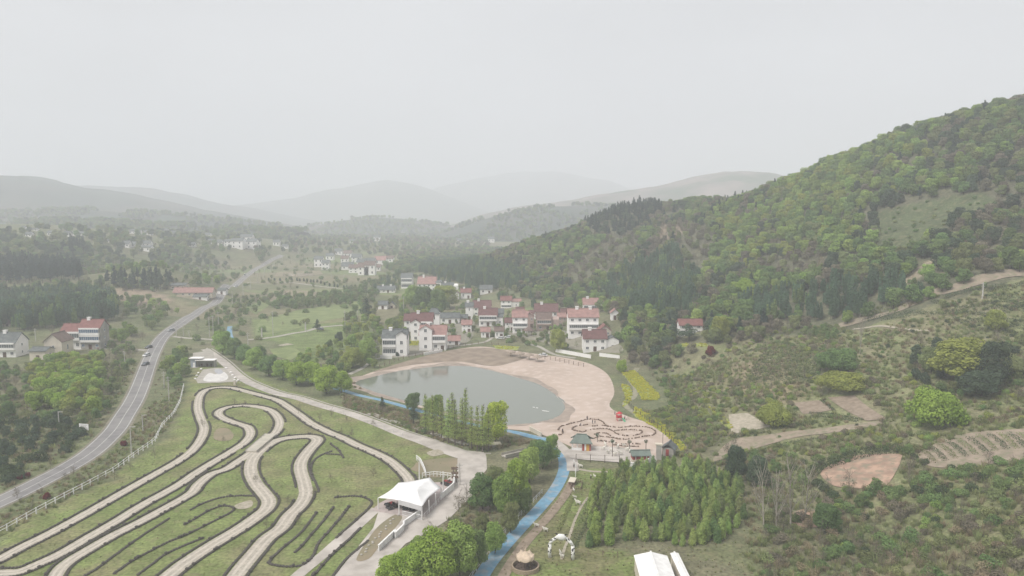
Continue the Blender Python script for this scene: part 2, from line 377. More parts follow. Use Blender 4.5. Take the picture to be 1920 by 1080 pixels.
a3, _ = nzr(.45, .53, .64, 0, .38); mx = n.new('ShaderNodeMix'); mx.data_type = 'RGBA'; L(a3, mx.inputs[0]); L(vm.outputs[0], mx.inputs[6]); mx.inputs[7].default_value = (.235,.205,.125,1)
L(mx.outputs[2], pr.inputs['Base Color']); L(pr.outputs[0], out.inputs[0])
me.materials.append(g); link('ground', me)['kind'] = 'structure'

# ------------------------------------------------------------------ far hills
HILLPTS = []
def far_hill(prof, Y, depth, m, name='hills', seed=1, ztop_noise=6, trees=0):
    """a long ridge whose crest line passes the given photo points at distance Y"""
    w = [atY(px, py, Y) for px, py in prof]; xs = [q[0] for q in w]; zs = [q[2] for q in w]
    X = np.arange(xs[0], xs[-1], max(14, Y/150)); T = np.linspace(-1, 1, 46); zc = np.interp(X, xs, zs)
    k = np.hanning(9); k /= k.sum(); zc = np.convolve(np.pad(zc, 4, 'edge'), k, 'valid')
    gx, gt = np.meshgrid(X, T); z = zc[None]*(np.cos(gt*math.pi/2)**1.35)
    gy = Y+gt*depth + (fbm(gx/500, gx*0, seed)-.5)*depth*.5
    amp = np.cos(gt*math.pi/2); z = z+(fbm(gx/220, gy/220, seed)-.5)*zc[None]*.45*amp*np.abs(np.sin(gt*math.pi/2))**.5+(fbm(gx/35, gy/35, seed+5, 3)-.5)*ztop_noise*amp - 1.5
    if trees:
        r_ = np.random.default_rng(seed); k_ = np.nonzero((gt.ravel() < .15) & (gt.ravel() > -.93))[0]; k_ = r_.choice(k_, trees*6)
        hx, hy, hz_ = gx.ravel()[k_]+r_.uniform(-8,8,len(k_)), gy.ravel()[k_]+r_.uniform(-6,6,len(k_)), z.ravel()[k_]; a_, b_, _d = project(hx, hy, hz_)
        q_ = (a_ > -20) & (a_ < 1940) & (fbm(hx/90, hy/90, seed+2, 3) > .44); HILLPTS.extend(list(zip(hx[q_], hy[q_], hz_[q_]))[:trees])
    nx, ny = len(X), len(T); i = (np.arange(ny-1)[:,None]*nx+np.arange(nx-1)[None]).ravel()
    me = npmesh(name, np.c_[gx.ravel(), gy.ravel(), z.ravel()], np.c_[i, i+1, i+nx+1, i+nx], m, True)
    o = link(name, me); o['kind'] = 'structure'; return o
fh = mat('far_woods', (.065,.09,.065), (.04,.055,.045), .012, c3=(.10,.095,.075), scale2=.006, detail=8)
fh2 = mat('far_scraped_slope', (.27,.22,.19), (.16,.145,.115), .012, c3=(.08,.11,.06), scale2=.009, detail=8)
far_hill([(-500,375),(-250,345),(-100,338),(0,334),(70,332),(130,345),(200,357),(280,372),(340,388),(420,404),(520,425),(600,440)], 2350, 650, fh, seed=3, ztop_noise=4)
far_hill([(50,372),(130,347),(210,350),(270,352),(330,362),(385,378),(470,390),(560,412),(640,425)], 3700, 500, fh, seed=13)
far_hill([(300,420),(440,388),(500,378),(560,368),(620,358),(670,345),(715,333),(760,342),(810,356),(870,380),(950,410)], 5200, 900, fh, seed=23)
far_hill([(700,390),(780,368),(850,342),(900,331),(960,325),(1010,321),(1060,326),(1120,337),(1180,358),(1280,375),(1400,395)], 6600, 1000, fh, seed=33)
far_hill([(840,424),(900,402),(980,384),(1060,376),(1130,362),(1190,354),(1250,343),(1320,326),(1370,321),(1410,322),(1440,332),(1480,350),(1560,372),(1700,400)], 2500, 600, fh2, seed=43, ztop_noise=4)
far_hill([(820,440),(880,420),(950,398),(1010,388),(1100,385),(1180,390),(1260,405)], 1850, 280, fh, seed=53, trees=700)
far_hill([(370,448),(420,432),(470,428),(520,436),(560,450),(600,462)], 1400, 120, fh, seed=63, ztop_noise=8, trees=350)
far_hill([(-40,424),(40,414),(120,416),(220,418),(330,422),(420,428),(560,436)], 1480, 200, fh, seed=73, ztop_noise=8, trees=900)
far_hill([(-40,400),(60,396),(160,392),(260,398),(340,404),(420,412),(520,424)], 1800, 220, fh, seed=93, ztop_noise=8, trees=700)
far_hill([(560,428),(640,412),(700,408),(780,412),(850,424)], 2300, 260, fh, seed=83, ztop_noise=8, trees=400)

# ------------------------------------------------------------------ pond and shore
M['sand'] = mat('shore_sand', (.49,.395,.33), (.425,.34,.28), .05, c3=(.53,.44,.385), scale2=.3, detail=8)
M['mud'] = mat('shore_mud', (.30,.24,.185), (.22,.175,.135), .2, detail=8)
drape('sand_shore', SAND, M['sand'], .05, 1.8)
drape('mud_shore', spline(gpl([(700,697),(760,678),(820,662),(870,654),(920,653),(965,661),(990,668),(960,680),(925,687),(870,679),(820,680),(770,685),(725,694)]), 4, True), M['mud'], .10, 1.8)
wm = D.materials.new('pond_water'); wm.use_nodes = True; b = wm.node_tree.nodes['Principled BSDF']; b.inputs['Base Color'].default_value = (.175,.19,.155,1); b.inputs['Roughness'].default_value = .09; b.inputs['Specular IOR Level'].default_value = .5
nz = wm.node_tree.nodes.new('ShaderNodeTexNoise'); nz.inputs['Scale'].default_value = .8; bp = wm.node_tree.nodes.new('ShaderNodeBump'); bp.inputs['Strength'].default_value = .08
tc = wm.node_tree.nodes.new('ShaderNodeTexCoord'); wm.node_tree.links.new(tc.outputs['Object'], nz.inputs['Vector']); wm.node_tree.links.new(nz.outputs[0], bp.inputs['Height']); wm.node_tree.links.new(bp.outputs[0], b.inputs['Normal'])
_pc = np.mean(POND, axis=0)
drape('wet_shore', [_pc+(q-_pc)*(1.05+.05*math.sin(i*.37)+.03*math.sin(i*.9)) for i, q in enumerate(POND)], mat('wet_sand', (.33,.27,.225), (.27,.22,.185), .15, c3=(.38,.315,.26), scale2=.4, detail=8), .075, 1.8)
drape('pond_water', [_pc+(q-_pc)*1.03 for q in POND], wm, step=4, zf=lambda x, y: x*0-.85)

# ------------------------------------------------------------------ roads and paths
M['asphalt'] = mat('asphalt', (.235,.225,.22), (.195,.187,.185), .35, c3=(.26,.25,.24), scale2=.06, detail=8)
M['paint'] = mat('road_paint', (.62,.61,.58), (.5,.49,.47), 2)
M['concrete'] = mat('pale_concrete', (.42,.39,.34), (.33,.31,.27), .4, detail=8)
M['kart'] = mat('packed_track', (.47,.42,.35), (.38,.34,.285), .5, c3=(.31,.285,.235), scale2=1.4, detail=8)
M['gravel'] = mat('grey_gravel', (.47,.43,.39), (.37,.335,.30), .35, c3=(.53,.485,.44), scale2=.12, detail=10)
M['blue'] = mat('blue_cycle_path', (.17,.33,.45), (.15,.27,.37), .8, c3=(.31,.35,.38), scale2=.35, detail=8)
M['dirt'] = mat('bare_dirt', (.33,.265,.205), (.25,.205,.155), .35, c3=(.21,.20,.13), scale2=.6, detail=9); M['reddirt'] = mat('red_earth', (.44,.30,.22), (.29,.20,.15), .35, c3=(.24,.21,.15), scale2=.5, detail=9)
M['plough'] = mat('ploughed_soil', (.30,.24,.185), (.22,.175,.13), .7, detail=8)
ROADPX = [(-120,985),(-50,962),(0,941),(40,922),(83,900),(127,877),(167,852),(193,830),(217,805),(233,780),(250,753),(262,727),(272,700),(280,678),(289,658),(302,636),(320,619),(345,602),(380,579),(410,560),(440,536),(465,515),(488,500),(505,490),(522,482),(530,478)]
ROAD = [tuple(gp(*p))[:2] for p in ROADPX]
road = strip('road', ROAD, 6.8, M['asphalt'], .10, 3, nx=4)
mk = MB()
for lat in (-3.0, 3.0):
    v, f = strip('m', ROAD, .17, None, .106+.004, 3, lat=lat, nx=1, build=False); mk.add(v, f)
for lat in (0,):
    v, f = strip('m', ROAD, .16, None, .106+.004, 3, lat=lat, nx=1, build=False); mk.add(v, f)
mk.build('road_marking', M['paint'])['kind'] = 'structure'
v, f = strip('m', ROAD, .35, None, .26, 3, lat=-3.75, nx=1, build=False); kb = MB().add(v, f)
# kerbs as low boxes each side of the far, straight part
SHD = mat('verge_gravel', (.24,.215,.165), (.18,.17,.12), .8, detail=9)
for lat in (-3.8, 3.8): strip('road_shoulder', ROAD, .8, SHD, .07, 3, lat=lat, nx=1)

Z1 = lambda l: [(x/3, y/3+720) for x, y in l]                 # coordinates read in a 3x enlargement
Z2 = lambda l: [(x/3+320, y/3+720) for x, y in l]
def W2(l): return [tuple(gp(*p))[:2] for p in l]
T1 = W2(Z1([(-60,1010),(0,985),(120,920),(300,830),(500,720),(700,605),(850,520),(1000,435),(1085,370),(1135,300),(1148,245),(1128,190),(1112,130),(1125,65),(1165,32),(1235,20),(1310,24),(1400,47),(1480,68),(1560,92),(1615,125),(1680,170),(1750,222),(1850,272)])+Z2([(960,300),(1050,345),(1150,388),(1230,430),(1290,480),(1335,530),(1345,560)]))
T2 = W2(Z1([(-60,1068),(0,1065),(100,1058),(200,1020),(350,950),(500,862),(650,775),(800,682),(1000,570),(1100,502),(1200,440),(1300,380),(1375,330),(1408,285),(1395,245),(1350,228),(1290,208),(1235,180),(1235,152),(1290,130),(1380,122),(1480,135),(1540,162),(1572,210),(1560,260),(1520,300),(1460,345),(1400,395),(1340,435),(1270,480),(1190,507),(1120,560),(1080,610),(1000,660),(900,715),(780,780),(640,850),(500,930),(400,990),(340,1040),(300,1100)]))
T3 = W2(Z1([(900,1120),(960,1070),(1050,1000),(1200,902),(1350,812),(1450,742),(1500,700),(1512,655),(1480,610),(1440,562),(1412,500),(1415,440),(1450,390),(1510,342),(1580,312),(1680,298),(1755,298),(1785,318),(1740,370),(1698,430),(1690,480),(1712,560),(1720,620),(1690,680),(1630,740),(1580,810),(1500,870),(1440,940),(1380,1010),(1310,1100)]))
T4 = W2(Z2([(1160,700),(1050,800),(950,880),(860,960),(760,1040),(690,1100)]))
for T in (T1, T2): strip('kart_track', T, 2.7, M['kart'], .06, 1.0, nx=2)
strip('kart_track', T3, 3.4, M['kart'], .066, 1.0, nx=2)
strip('kart_track', T4, 2.6, M['gravel'], .06, 1.0)
wr = mat('wheel_worn_lane', (.54,.49,.42), (.45,.41,.35), .8, detail=8)
for T, w in ((T1, 2.7), (T2, 2.7), (T3, 3.4)):
    for lat in (-w*.19, w*.21): strip('worn_lane', T, .55, wr, .074 if w < 3 else .08, 1.0, lat=lat, nx=1)
yard = W2([(907,848),(912,857),(913,880),(885,915),(887,928),(840,975),(800,1000),(760,1020),(725,1060),(700,1100),(612,1100),(655,1046),(700,990),(712,952),(745,930),(830,905),(857,885),(858,860),(840,842)])
drape('gravel_yard', yard, M['gravel'], .07, 1.5)
MAINP = W2([(385,655),(400,665),(420,680),(445,703),(465,716),(490,727),(520,738),(560,747),(600,760),(653,775),(703,793),(753,813),(797,828),(837,843),(880,856),(920,857)])
strip('gravel_path', MAINP, lambda t: 4.2 if t < .8 else 4.2+12*(t-.8), M['gravel'], .075, 1.5, nx=3)
strip('concrete_edging', offset_line(spline(MAINP, 8), 3.0), .7, M['concrete'], .12, 2, smooth=False)
strip('embankment_top', W2([(690,779),(700,777),(720,786),(787,806),(838,823),(880,837)]), 2.0, M['concrete'], .30, 1.5)
BLUE = W2([(432,612),(430,625),(436,640),(450,655),(470,665),(500,680),(540,700),(590,716),(645,733),(680,743),(717,751),(760,763),(820,780),(880,795),(950,808),(990,817),(1020,824),(1042,836),(1054,852),(1058,872),(1054,893),(1038,922),(1010,955),(975,992),(945,1025),(915,1062),(880,1120)])
strip('blue_cycle_path', BLUE, 3.1, M['blue'], .08, 1.5, nx=3)
BL2 = W2([(475,640),(490,634),(500,625)])
strip('grey_path', W2([(1038,826),(1052,838),(1068,855),(1073,868),(1074,885)]), 3.2, M['gravel'], .085, 1.0)
strip('field_lane', W2([(325,631),(350,634),(385,636),(410,638)]), 3.0, M['concrete'], .08, 2)
strip('field_lane', W2([(465,637),(490,635),(520,631),(550,625),(575,621),(600,614),(640,610),(680,605)]), 3.2, M['concrete'], .08, 2)
strip('field_lane', W2([(463,530),(500,529),(545,530),(600,537),(640,541),(672,542)]), 3.5, M['concrete'], .15, 3)
strip('farm_lane', W2([(275,657),(240,655),(200,654),(170,652),(140,657)]), 3.0, M['concrete'], .08, 2)
strip('farm_lane', W2([(405,560),(380,562),(345,556),(330,555)]), 5.0, M['dirt'], .12, 2)
strip('pond_path', W2([(655,702),(680,690),(700,675),(720,671),(760,668),(800,660),(850,650),(880,646),(910,641),(925,632)]), 2.0, M['concrete'], .09, 1.5)
strip('pond_path', W2([(985,645),(1010,650),(1040,665),(1080,672)]), 2.2, M['concrete'], .1, 1.5)
strip('garden_path', W2([(1195,690),(1182,712),(1192,728),(1188,745),(1172,758),(1190,775),(1220,792),(1250,812),(1272,832),(1285,850)]), 2.2, mat('worn_path', (.30,.28,.2), (.22,.21,.14), .5), .09, 1.5)
drape('courtyard', spline(gpl([(715,668),(800,664),(880,640),(900,615),(1010,640),(1050,650),(1160,662),(1150,640),(1060,620),(900,600),(760,640)]), 3, True), mat('yard_earth', (.27,.25,.20), (.21,.20,.15), .3, detail=9), .06, 3)
drape('parking_area', gpl([(645,605),(672,605),(673,622),(648,623)]), M['concrete'], .1, 2)

# ------------------------------------------------------------------ buildings
def tiles(name, c1, c2, axis='X', sc=3.2):
    m = mat(name, c1, c2, .6, detail=8); t = m.node_tree; n = t.nodes; L = t.links.new
    wv = n.new('ShaderNodeTexWave'); wv.bands_direction = axis; wv.inputs['Scale'].default_value = sc; wv.inputs['Distortion'].default_value = .4
    tc = [q for q in n if q.type == 'TEX_COORD'][0]; L(tc.outputs['Object'], wv.inputs['Vector'])
    p = [q for q in n if q.type == 'BSDF_PRINCIPLED'][0]; bp = n.new('ShaderNodeBump'); bp.inputs['Strength'].default_value = .5; bp.inputs['Distance'].default_value = .1
    L(wv.outputs[0], bp.inputs['Height']); L(bp.outputs[0], p.inputs['Normal']); return m
M['roof_red'] = tiles('red_roof_tiles', (.27,.13,.115), (.21,.10,.09)); M['roof_darkred'] = tiles('dark_red_tiles', (.19,.10,.095), (.145,.078,.072))
M['roof_pink'] = tiles('faded_pink_tiles', (.40,.24,.215), (.31,.185,.165)); M['roof_brown'] = tiles('brown_tiles', (.21,.15,.13), (.155,.115,.10)); M['roof_grey'] = tiles('grey_roof_tiles', (.17,.185,.18), (.12,.13,.13))
M['white'] = mat('white_plaster', (.86,.84,.82), (.78,.76,.74), .22, detail=8, c3=(.80,.78,.75), scale2=1.1); M['cream'] = mat('cream_plaster', (.62,.56,.46), (.52,.47,.39), .3, detail=8)
M['pinkwall'] = mat('pinkish_brick', (.48,.36,.32), (.38,.29,.26), .5, detail=8); M['greywall'] = mat('grey_cement_wall', (.40,.38,.345), (.30,.285,.26), .4, detail=8)
M['glass'] = mat('window_glass', (.07,.08,.085), (.11,.125,.135), .7, rough=.15, spec=.5); M['blueglass'] = mat('bluish_glass', (.07,.12,.19), (.12,.17,.24), .7, rough=.15, spec=.5)
M['door'] = mat('brown_door', (.13,.08,.055), (.09,.06,.045), 2); M['metal'] = mat('pale_metal', (.6,.6,.6), (.48,.48,.48), 1, rough=.4, spec=.5); M['plainwhite'] = mat('white_paint', (.8,.79,.77), (.7,.69,.67), .8)
HOUSE_DISCS = []; FRONTS = []
WN = {'white':'white','cream':'cream','pinkwall':'pinkish brick','greywall':'grey cement'}
RN = dict(roof_red='red', roof_darkred='dark red', roof_pink='faded pink', roof_brown='brown', roof_grey='grey')
def gable_roof(mb, x0, x1, y0, y1, zb, hr, ov=.55, th=.22, hip=0.0, axis='x', m=None):
    """two thick slopes; ridge along axis; hip insets the ridge ends"""
    if axis == 'y':
        mm = MB(); gable_roof(mm, y0, y1, x0, x1, zb, hr, ov, th, hip, 'x', m)
        mb.add([(v[1], v[0], v[2]) for v in mm.v], [f[::-1] for f in mm.f], m); return
    ym = (y0+y1)/2; sl = hr/((y1-y0)/2); zo = zb-sl*ov; X0, X1, Y0, Y1 = x0-ov, x1+ov, y0-ov, y1+ov; h = hip*(y1-y0)/2
    v = [(X0,Y0,zo),(X1,Y0,zo),(X1-h,ym,zb+hr),(X0+h,ym,zb+hr),(X0,Y1,zo),(X1,Y1,zo)]
    v += [(a,b,c+th) for a, b, c in v]
    f = [(6,7,8,9),(9,8,11,10),(0,3,2,1),(3,4,5,2),(0,1,7,6),(4,10,11,5)]
    f += [(0,6,9,3),(3,9,10,4),(1,2,8,7),(2,5,11,8)]
    mb.add(v, f, m)
    rr = .16; mb.box(X0+h-.02, X1-h+.02, ym-rr, ym+rr, zb+hr+th-.06, zb+hr+th+.17, m)
def gable_walls(mb, x0, x1, y0, y1, z0, z1, hr, axis='x', m=None):
    if axis == 'x': v = [(x0,y0,z0),(x1,y0,z0),(x1,y1,z0),(x0,y1,z0),(x0,y0,z1),(x1,y0,z1),(x1,y1,z1),(x0,y1,z1),(x0,(y0+y1)/2,z1+hr),(x1,(y0+y1)/2,z1+hr)]; f = [(0,1,5,4),(2,3,7,6),(1,2,6,9,5),(3,0,4,8,7),(4,5,9,8),(6,7,8,9),(0,3,2,1)]
    else: v = [(x0,y0,z0),(x1,y0,z0),(x1,y1,z0),(x0,y1,z0),(x0,y0,z1),(x1,y0,z1),(x1,y1,z1),(x0,y1,z1),((x0+x1)/2,y0,z1+hr),((x0+x1)/2,y1,z1+hr)]; f = [(1,2,6,5),(3,0,4,7),(0,1,5,8,4),(2,3,7,9,6),(5,6,9,8),(7,4,8,9),(0,3,2,1)]
    mb.add(v, f, m)
def window(root, x, y, z, w, h, face='front', panes=2, glass='glass', simple=False):
    """window set 5 cm proud of the wall; face: front (-y), left (-x), right (+x)"""
    fr = MB(); pn = MB(); t = .08
    def bx(mb, a0, a1, z0, z1, d0, d1):
        if face == 'front': mb.box(a0, a1, y-d1, y-d0, z0, z1)
        elif face == 'left': mb.box(x-d1, x-d0, a0, a1, z0, z1)
        else: mb.box(x+d0, x+d1, a0, a1, z0, z1)
    c = x if face == 'front' else y
    bx(pn, c-w/2+t, c+w/2-t, z+t, z+h-t, -.02, .035)
    if simple:
        bx(pn, c-w/2, c+w/2, z, z+h, -.02, .036); return pn.build('window', M[glass], root)
    bx(fr, c-w/2, c+w/2, z, z+t, -.01, .07); bx(fr, c-w/2, c+w/2, z+h-t, z+h, -.01, .07); bx(fr, c-w/2-.05, c+w/2+.05, z-.1, z-.003, -.01, .16)
    for k in range(panes+1):
        q = c-w/2+(w-t)*k/panes; bx(fr, q, q+t, z+t+.002, z+h-t-.002, -.01, .066)
    f = fr.build('window', M['plainwhite'], root); pn.build('pane', M[glass], f); return f
def block(root, x0, x1, y0, y1, h, hr, roof='roof_red', wall='white', axis='x', hip=0, name='wall', ov=.5, plinth=True):
    w = MB(); z0 = -1.5
    if hip: w.box(x0, x1, y0, y1, z0, h)
    else: gable_walls(w, x0, x1, y0, y1, z0, h, hr, axis)
    wo_ = w.build(name, M[wall], root)
    if roof: r = MB(); gable_roof(r, x0, x1, y0, y1, h, hr, ov, hip=hip, axis=axis); r.build('roof', M[roof], root)
    return wo_
def house(xl, xr, yb, hw, hr, depth=.8, st=2, roof='roof_red', wall='white', rot=0, hip=0, axis='x', gallery=None, tank=0, side=True, tower=None, annex=None, door=True, label=None, name='village_house', simple=False, group=None, glass='glass', wins=None, push=0):
    """xl..xr and yb: left, right and foot of the front in the photo; hw, hr: wall and roof heights in photo pixels"""
    p = gp((xl+xr)/2, yb); s = ppm(p); w = (xr-xl)/s; H = hw/s; Hr = hr/s*1.6; d = w*depth
    Hr = min(Hr, d*.42 if axis == 'x' else w*.42)
    if push: p.y += push; p.x *= (p.y)/(p.y-push)
    e = empty(name, (p.x, p.y, p.z), R(rot)); HOUSE_DISCS.append((p.x, p.y+d*.5, max(w, d)*.62)); FRONTS.append((p.x, p.y, w))
    tag(e, label, 'house', group)
    x0, x1 = -w/2, w/2
    block(e, x0, x1, 0, d, H, Hr, roof, wall, axis, hip)
    fl = H/st; ww = min(1.5, w*.16)
    lo, hi = x0, x1
    if tower: # (share of width, extra height px, 'l'/'r')
        tw = w*tower[0]; th = H+tower[1]/s; a, b = (x0-.1, x0+tw) if tower[2] == 'l' else (x1-tw, x1+.1)
        block(e, a, b, -.9, d*.55, th, min(tw*.32, tower[3]/s*1.6 if len(tower) > 3 else 1.4), roof, wall, 'y', name='tower_wall', ov=.4)
        for k in range(int(th/fl+.4)): window(e, (a+b)/2, -.9, fl*k+fl*.33, ww*.95, fl*.42, panes=2, glass=glass, simple=simple)
        if tower[2] == 'l': lo = x0+tw
        else: hi = x1-tw
    span = hi-lo
    for k in range(st):
        z = fl*k
        if gallery is not None and k in gallery:
            g = MB(); gd = 1.0 if k else .5
            g.box(lo+.25, hi-.15, -gd, -.003, z+.02, z+fl*.30); g.box(lo+.25, hi-.15, -gd, -.003, z+fl*.80, z+fl*.97)
            go_ = g.build('balcony', M['white' if wall != 'pinkwall' else wall], e)
            n_ = max(3, int(span/1.1)); window(e, (lo+hi)/2+.05, -gd+.12, z+fl*.303, span-.7, fl*.494, panes=n_, glass=glass, simple=simple)
        else:
            nw = wins or max(2, int(span/3.2))
            for i in range(nw):
                cx_ = lo+span*(i+.5)/nw
                if k == 0 and door and i == nw//2:
                    dm = MB().box(cx_-.8, cx_+.8, -.06, .02, 0.05, min(2.5, fl*.8)); dm.build('door', M['door'], e)
                else: window(e, cx_, 0, z+fl*.33, ww, fl*.40, panes=2, glass=glass, simple=simple)
    if side and not simple:
        for f_, x_ in (('left', x0), ('right', x1)):
            if (p.x > 0) == (f_ == 'left'):
                for k in range(st): window(e, x_, d*.5, fl*k+fl*.36, .95, fl*.34, f_, panes=1, glass=glass)
    for i in range(tank):
        tx = x0+w*(.3+.45*i); b = MB().box(tx-.8, tx+.8, d*.42, d*.42+1.3, H+Hr*.5, H+Hr+1.1); b.box(tx-.95, tx+.95, d*.42-.15, d*.42+1.45, H+Hr+1.102, H+Hr+1.27); b.build('chimney', M['white'], e)
    if annex: # (width share, height share, side, roof)
        aw = w*annex[0]; ah = H*annex[1]; a, b = (x1+.003, x1+aw) if annex[2] == 'r' else (x0-aw, x0-.003)
        block(e, a, b, .5, d*.75, ah, min(1.5, Hr*.7), annex[3], annex[4] if len(annex) > 4 else wall, annex[5] if len(annex) > 5 else 'x', name='annex_wall', ov=.35)
        window(e, (a+b)/2, .5, ah*.35, ww*.8, ah*.3 if ah < 4 else 1.2, panes=2, glass=glass, simple=simple)
    return e
H_ = house
# main village, front row
H_(717,763,667,33,13,.7,2,'roof_grey',tower=(.42,7,'r',10),gallery=[0,1],tank=1,label='white three-window tower house with grey roof, leftmost in the front row by the pond')
H_(787,836,657,30,9,.75,2,'roof_pink',tower=(.48,10,'l',12),gallery=[1],tank=1,label='tall white gable-fronted house with pinkish roof beside the low red roofed shed')
H_(838,862,647,9,6,.7,1,'roof_pink',label='low white shed with faded red roof right of the tall gabled house',wins=2)
H_(771,811,640,38,12,.8,3,'roof_darkred',tower=(.45,-2,'l',12),gallery=[2],tank=1,label='white house with dark red roof right behind the gable-fronted one',rot=0)
H_(758,784,622,22,18,.9,2,'roof_darkred',label='white house under a broad dark red roof, left edge of the village')
H_(804,824,617,30,7,.9,2,'roof_grey',hip=.6,label='narrow white tower house with grey hipped roof',wins=1)
H_(826,861,607,12,11,.5,1,'roof_grey',label='long low house with grey roof beside the narrow tower house')
H_(861,876,605,10,9,.7,1,'roof_grey',wall='cream',label='small cream house with grey roof behind the grove in the village middle')
H_(873,887,600,26,6,1.1,2,'roof_grey',tank=1,wins=1,label='narrow white house with roof turret left of the dark red roofs')
H_(887,920,592,16,13,.8,2,'roof_darkred',tank=1,label='white house with dark red roof, upper one of the central pair')
H_(898,932,612,21,11,.8,2,'roof_darkred',gallery=[1],tank=1,annex=(.32,.85,'r','roof_grey'),label='white house with dark red roof and glazed upper gallery, lower of central pair')
H_(921,944,600,12,15,.8,1,'roof_grey',wall='cream',label='cream house under a grey roof behind the glazed gallery house')
H_(939,959,578,15,9,.8,2,'roof_red',gallery=[0],annex=(.9,.85,'r','roof_pink'),label='white house with bright red roof and pink roofed wing below the wooded slope')
H_(947,965,620,16,7,.9,2,'roof_darkred',wins=2,label='small white house with dark roof at the left of the pink roofed terrace house')
H_(961,989,625,31,9,.8,3,'roof_pink',gallery=[1],label='white three-storey house with pink roof and long balcony')
H_(984,1001,615,22,9,.9,2,'roof_pink',wall='pinkwall',axis='y',label='pink brick house with gable facing the pond')
H_(1003,1046,604,20,9,.7,2,'roof_darkred',tank=1,annex=(.25,.8,'l','roof_darkred'),label='white house with dark red roof behind the brown roofed brick house')
H_(1006,1034,620,22,10,.9,2,'roof_brown',wall='pinkwall',gallery=[1],annex=(.5,.95,'r',None,'pinkwall'),label='pinkish brick house with brown roof and open balcony')
H_(1094,1122,583,12,7,.9,1,'roof_pink',tank=1,gallery=[0],annex=(.75,1.15,'r','roof_pink','cream','y'),label='white house with pink hipped roof, highest on the right of the village')
H_(1066,1122,630,36,8,.75,3,'roof_pink',gallery=[1],tank=2,side=True,label='large white three-storey house with dark glazed gallery behind the red roofed one')
H_(1122,1146,640,20,11,1.0,2,'roof_red',axis='y',wall='cream',label='cream house with red roof, gable to the pond, behind the white pair')
H_(1094,1137,659,25,12,.75,2,'roof_darkred',tank=1,annex=(.55,.85,'r','roof_grey','white','y'),label='white two-storey house with red roof nearest the pond on the right')
H_(1274,1317,626,17,11,.5,2,'roof_red',annex=(.3,.75,'r','roof_red'),wins=3,label='lone white house with red roof at the foot of the hill')
H_(740,756,640,16,6,.9,2,'roof_grey',wins=2,label='small white house with grey roof half hidden behind the three-window tower house')
H_(928,944,634,14,6,.9,1,'roof_brown',wins=2,label='low white house with brown roof beside the village pond path')
H_(1046,1062,612,18,7,1,2,'roof_pink',wall='pinkwall',wins=2,label='narrow pinkish brick house right of the brown roofed one')
H_(1146,1160,600,14,6,1,1,'roof_pink',axis='y',label='small white gabled house at the right edge of the village trees',wins=1)
H_(962,984,603,14,7,.8,2,'roof_pink',wins=3,label='white house with pink roof between the terrace house and the hillside')
H_(812,826,566,9,5,.9,1,'roof_brown',wins=2,label='small white house with brown roof below the upper row')
H_(968,982,594,12,6,.9,2,'roof_darkred',wins=2,label='small white house with dark red roof uphill of the terrace house')
H_(1052,1066,598,13,6,.9,2,'roof_darkred',wins=2,label='small white house with dark roof left of the large three-storey house')
H_(902,918,633,12,5,.9,1,'roof_pink',wins=2,label='low white house with pink roof above the pond path corner')
H_(866,884,622,14,6,.9,2,'roof_pink',wins=2,label='white house with pink roof between the grove and the glazed gallery house')
# upper village row
H_(752,773,541,20,5,.9,2,'roof_grey',gallery=[0,1],label='white two-storey house with glazed front at the left of the upper row')
H_(785,812,534,8,8,.7,1,'roof_brown',tank=1,label='white house with brownish roof at the top of the upper row')
H_(783,817,545,13,10,.8,2,'roof_pink',tank=1,annex=(.3,1.2,'r','roof_grey'),label='white house with pale pink roof at the front of the upper row')
H_(828,850,545,8,8,.7,1,'roof_grey',tank=1,annex=(.4,1.2,'r',None),label='low white house with grey green roof in the upper row')
H_(846,860,562,12,7,1,1,'roof_brown',axis='y',label='small white gabled house with brown roof at the tree edge',wins=1)
H_(864,883,560,12,8,.8,1,'roof_red',tank=1,label='small white house with dull red roof above the central grove')
H_(900,923,551,9,6,.7,1,'roof_grey',label='lone white house with greenish roof against the bamboo slope',wins=2)
H_(707,740,549,6,4,.5,1,'roof_grey',tank=2,label='low white farm building with two roof boxes, upper left of village')
H_(709,726,580,9,4,.8,1,'roof_grey',label='small flat white shed among the trees left of the village',wins=1)
H_(728,741,578,6,4,.9,1,'roof_grey',axis='y',wall='cream',label='tiny gabled white shed among the trees left of the village',wins=1)
# left farmhouses
H_(150,189,655,41,10,.8,3,'roof_red',gallery=[1,2],tank=1,glass='blueglass',wall='greywall',label='tall grey three-storey farmhouse with blue glazed gallery left of the road')
H_(116,152,655,34,9,.8,2,'roof_red',gallery=[1],annex=(.25,.5,'l',None),label='white farmhouse with red roof and upper gallery next to the tall one',wall='white')
H_(84,117,668,28,16,1.1,1,'roof_brown',wall='cream',axis='y',label='cream gabled barn with brown roof left of the white farmhouse',wins=1,door=False)
H_(56,86,676,18,3,.9,1,'roof_grey',wall='cream',label='low cream yard building at the left of the gabled barn',wins=1)
H_(-12,30,670,28,13,.9,2,'roof_grey',gallery=[1],tank=1,label='white house with dark grey roof cut by the left edge of the picture')
H_(5,22,612,6,4,.7,1,'roof_brown',wall='cream',label='small cream shed with brown roof below the bamboo grove',wins=1)
# roadside farm
H_(320,347,543,8,2,.7,1,'roof_grey',label='small white box house behind the long roadside farm building',wall='cream')
H_(325,398,556,8,11,.25,1,'roof_pink',wall='cream',wins=6,label='long low farm building with pale roof beside the road')
H_(362,388,562,6,2,.5,1,'roof_grey',label='white flat-roofed hut in the yard of the roadside farm',wins=1)
H_(408,423,552,8,2,.8,1,'roof_grey',label='small white shed between the farm and the road',wins=1)

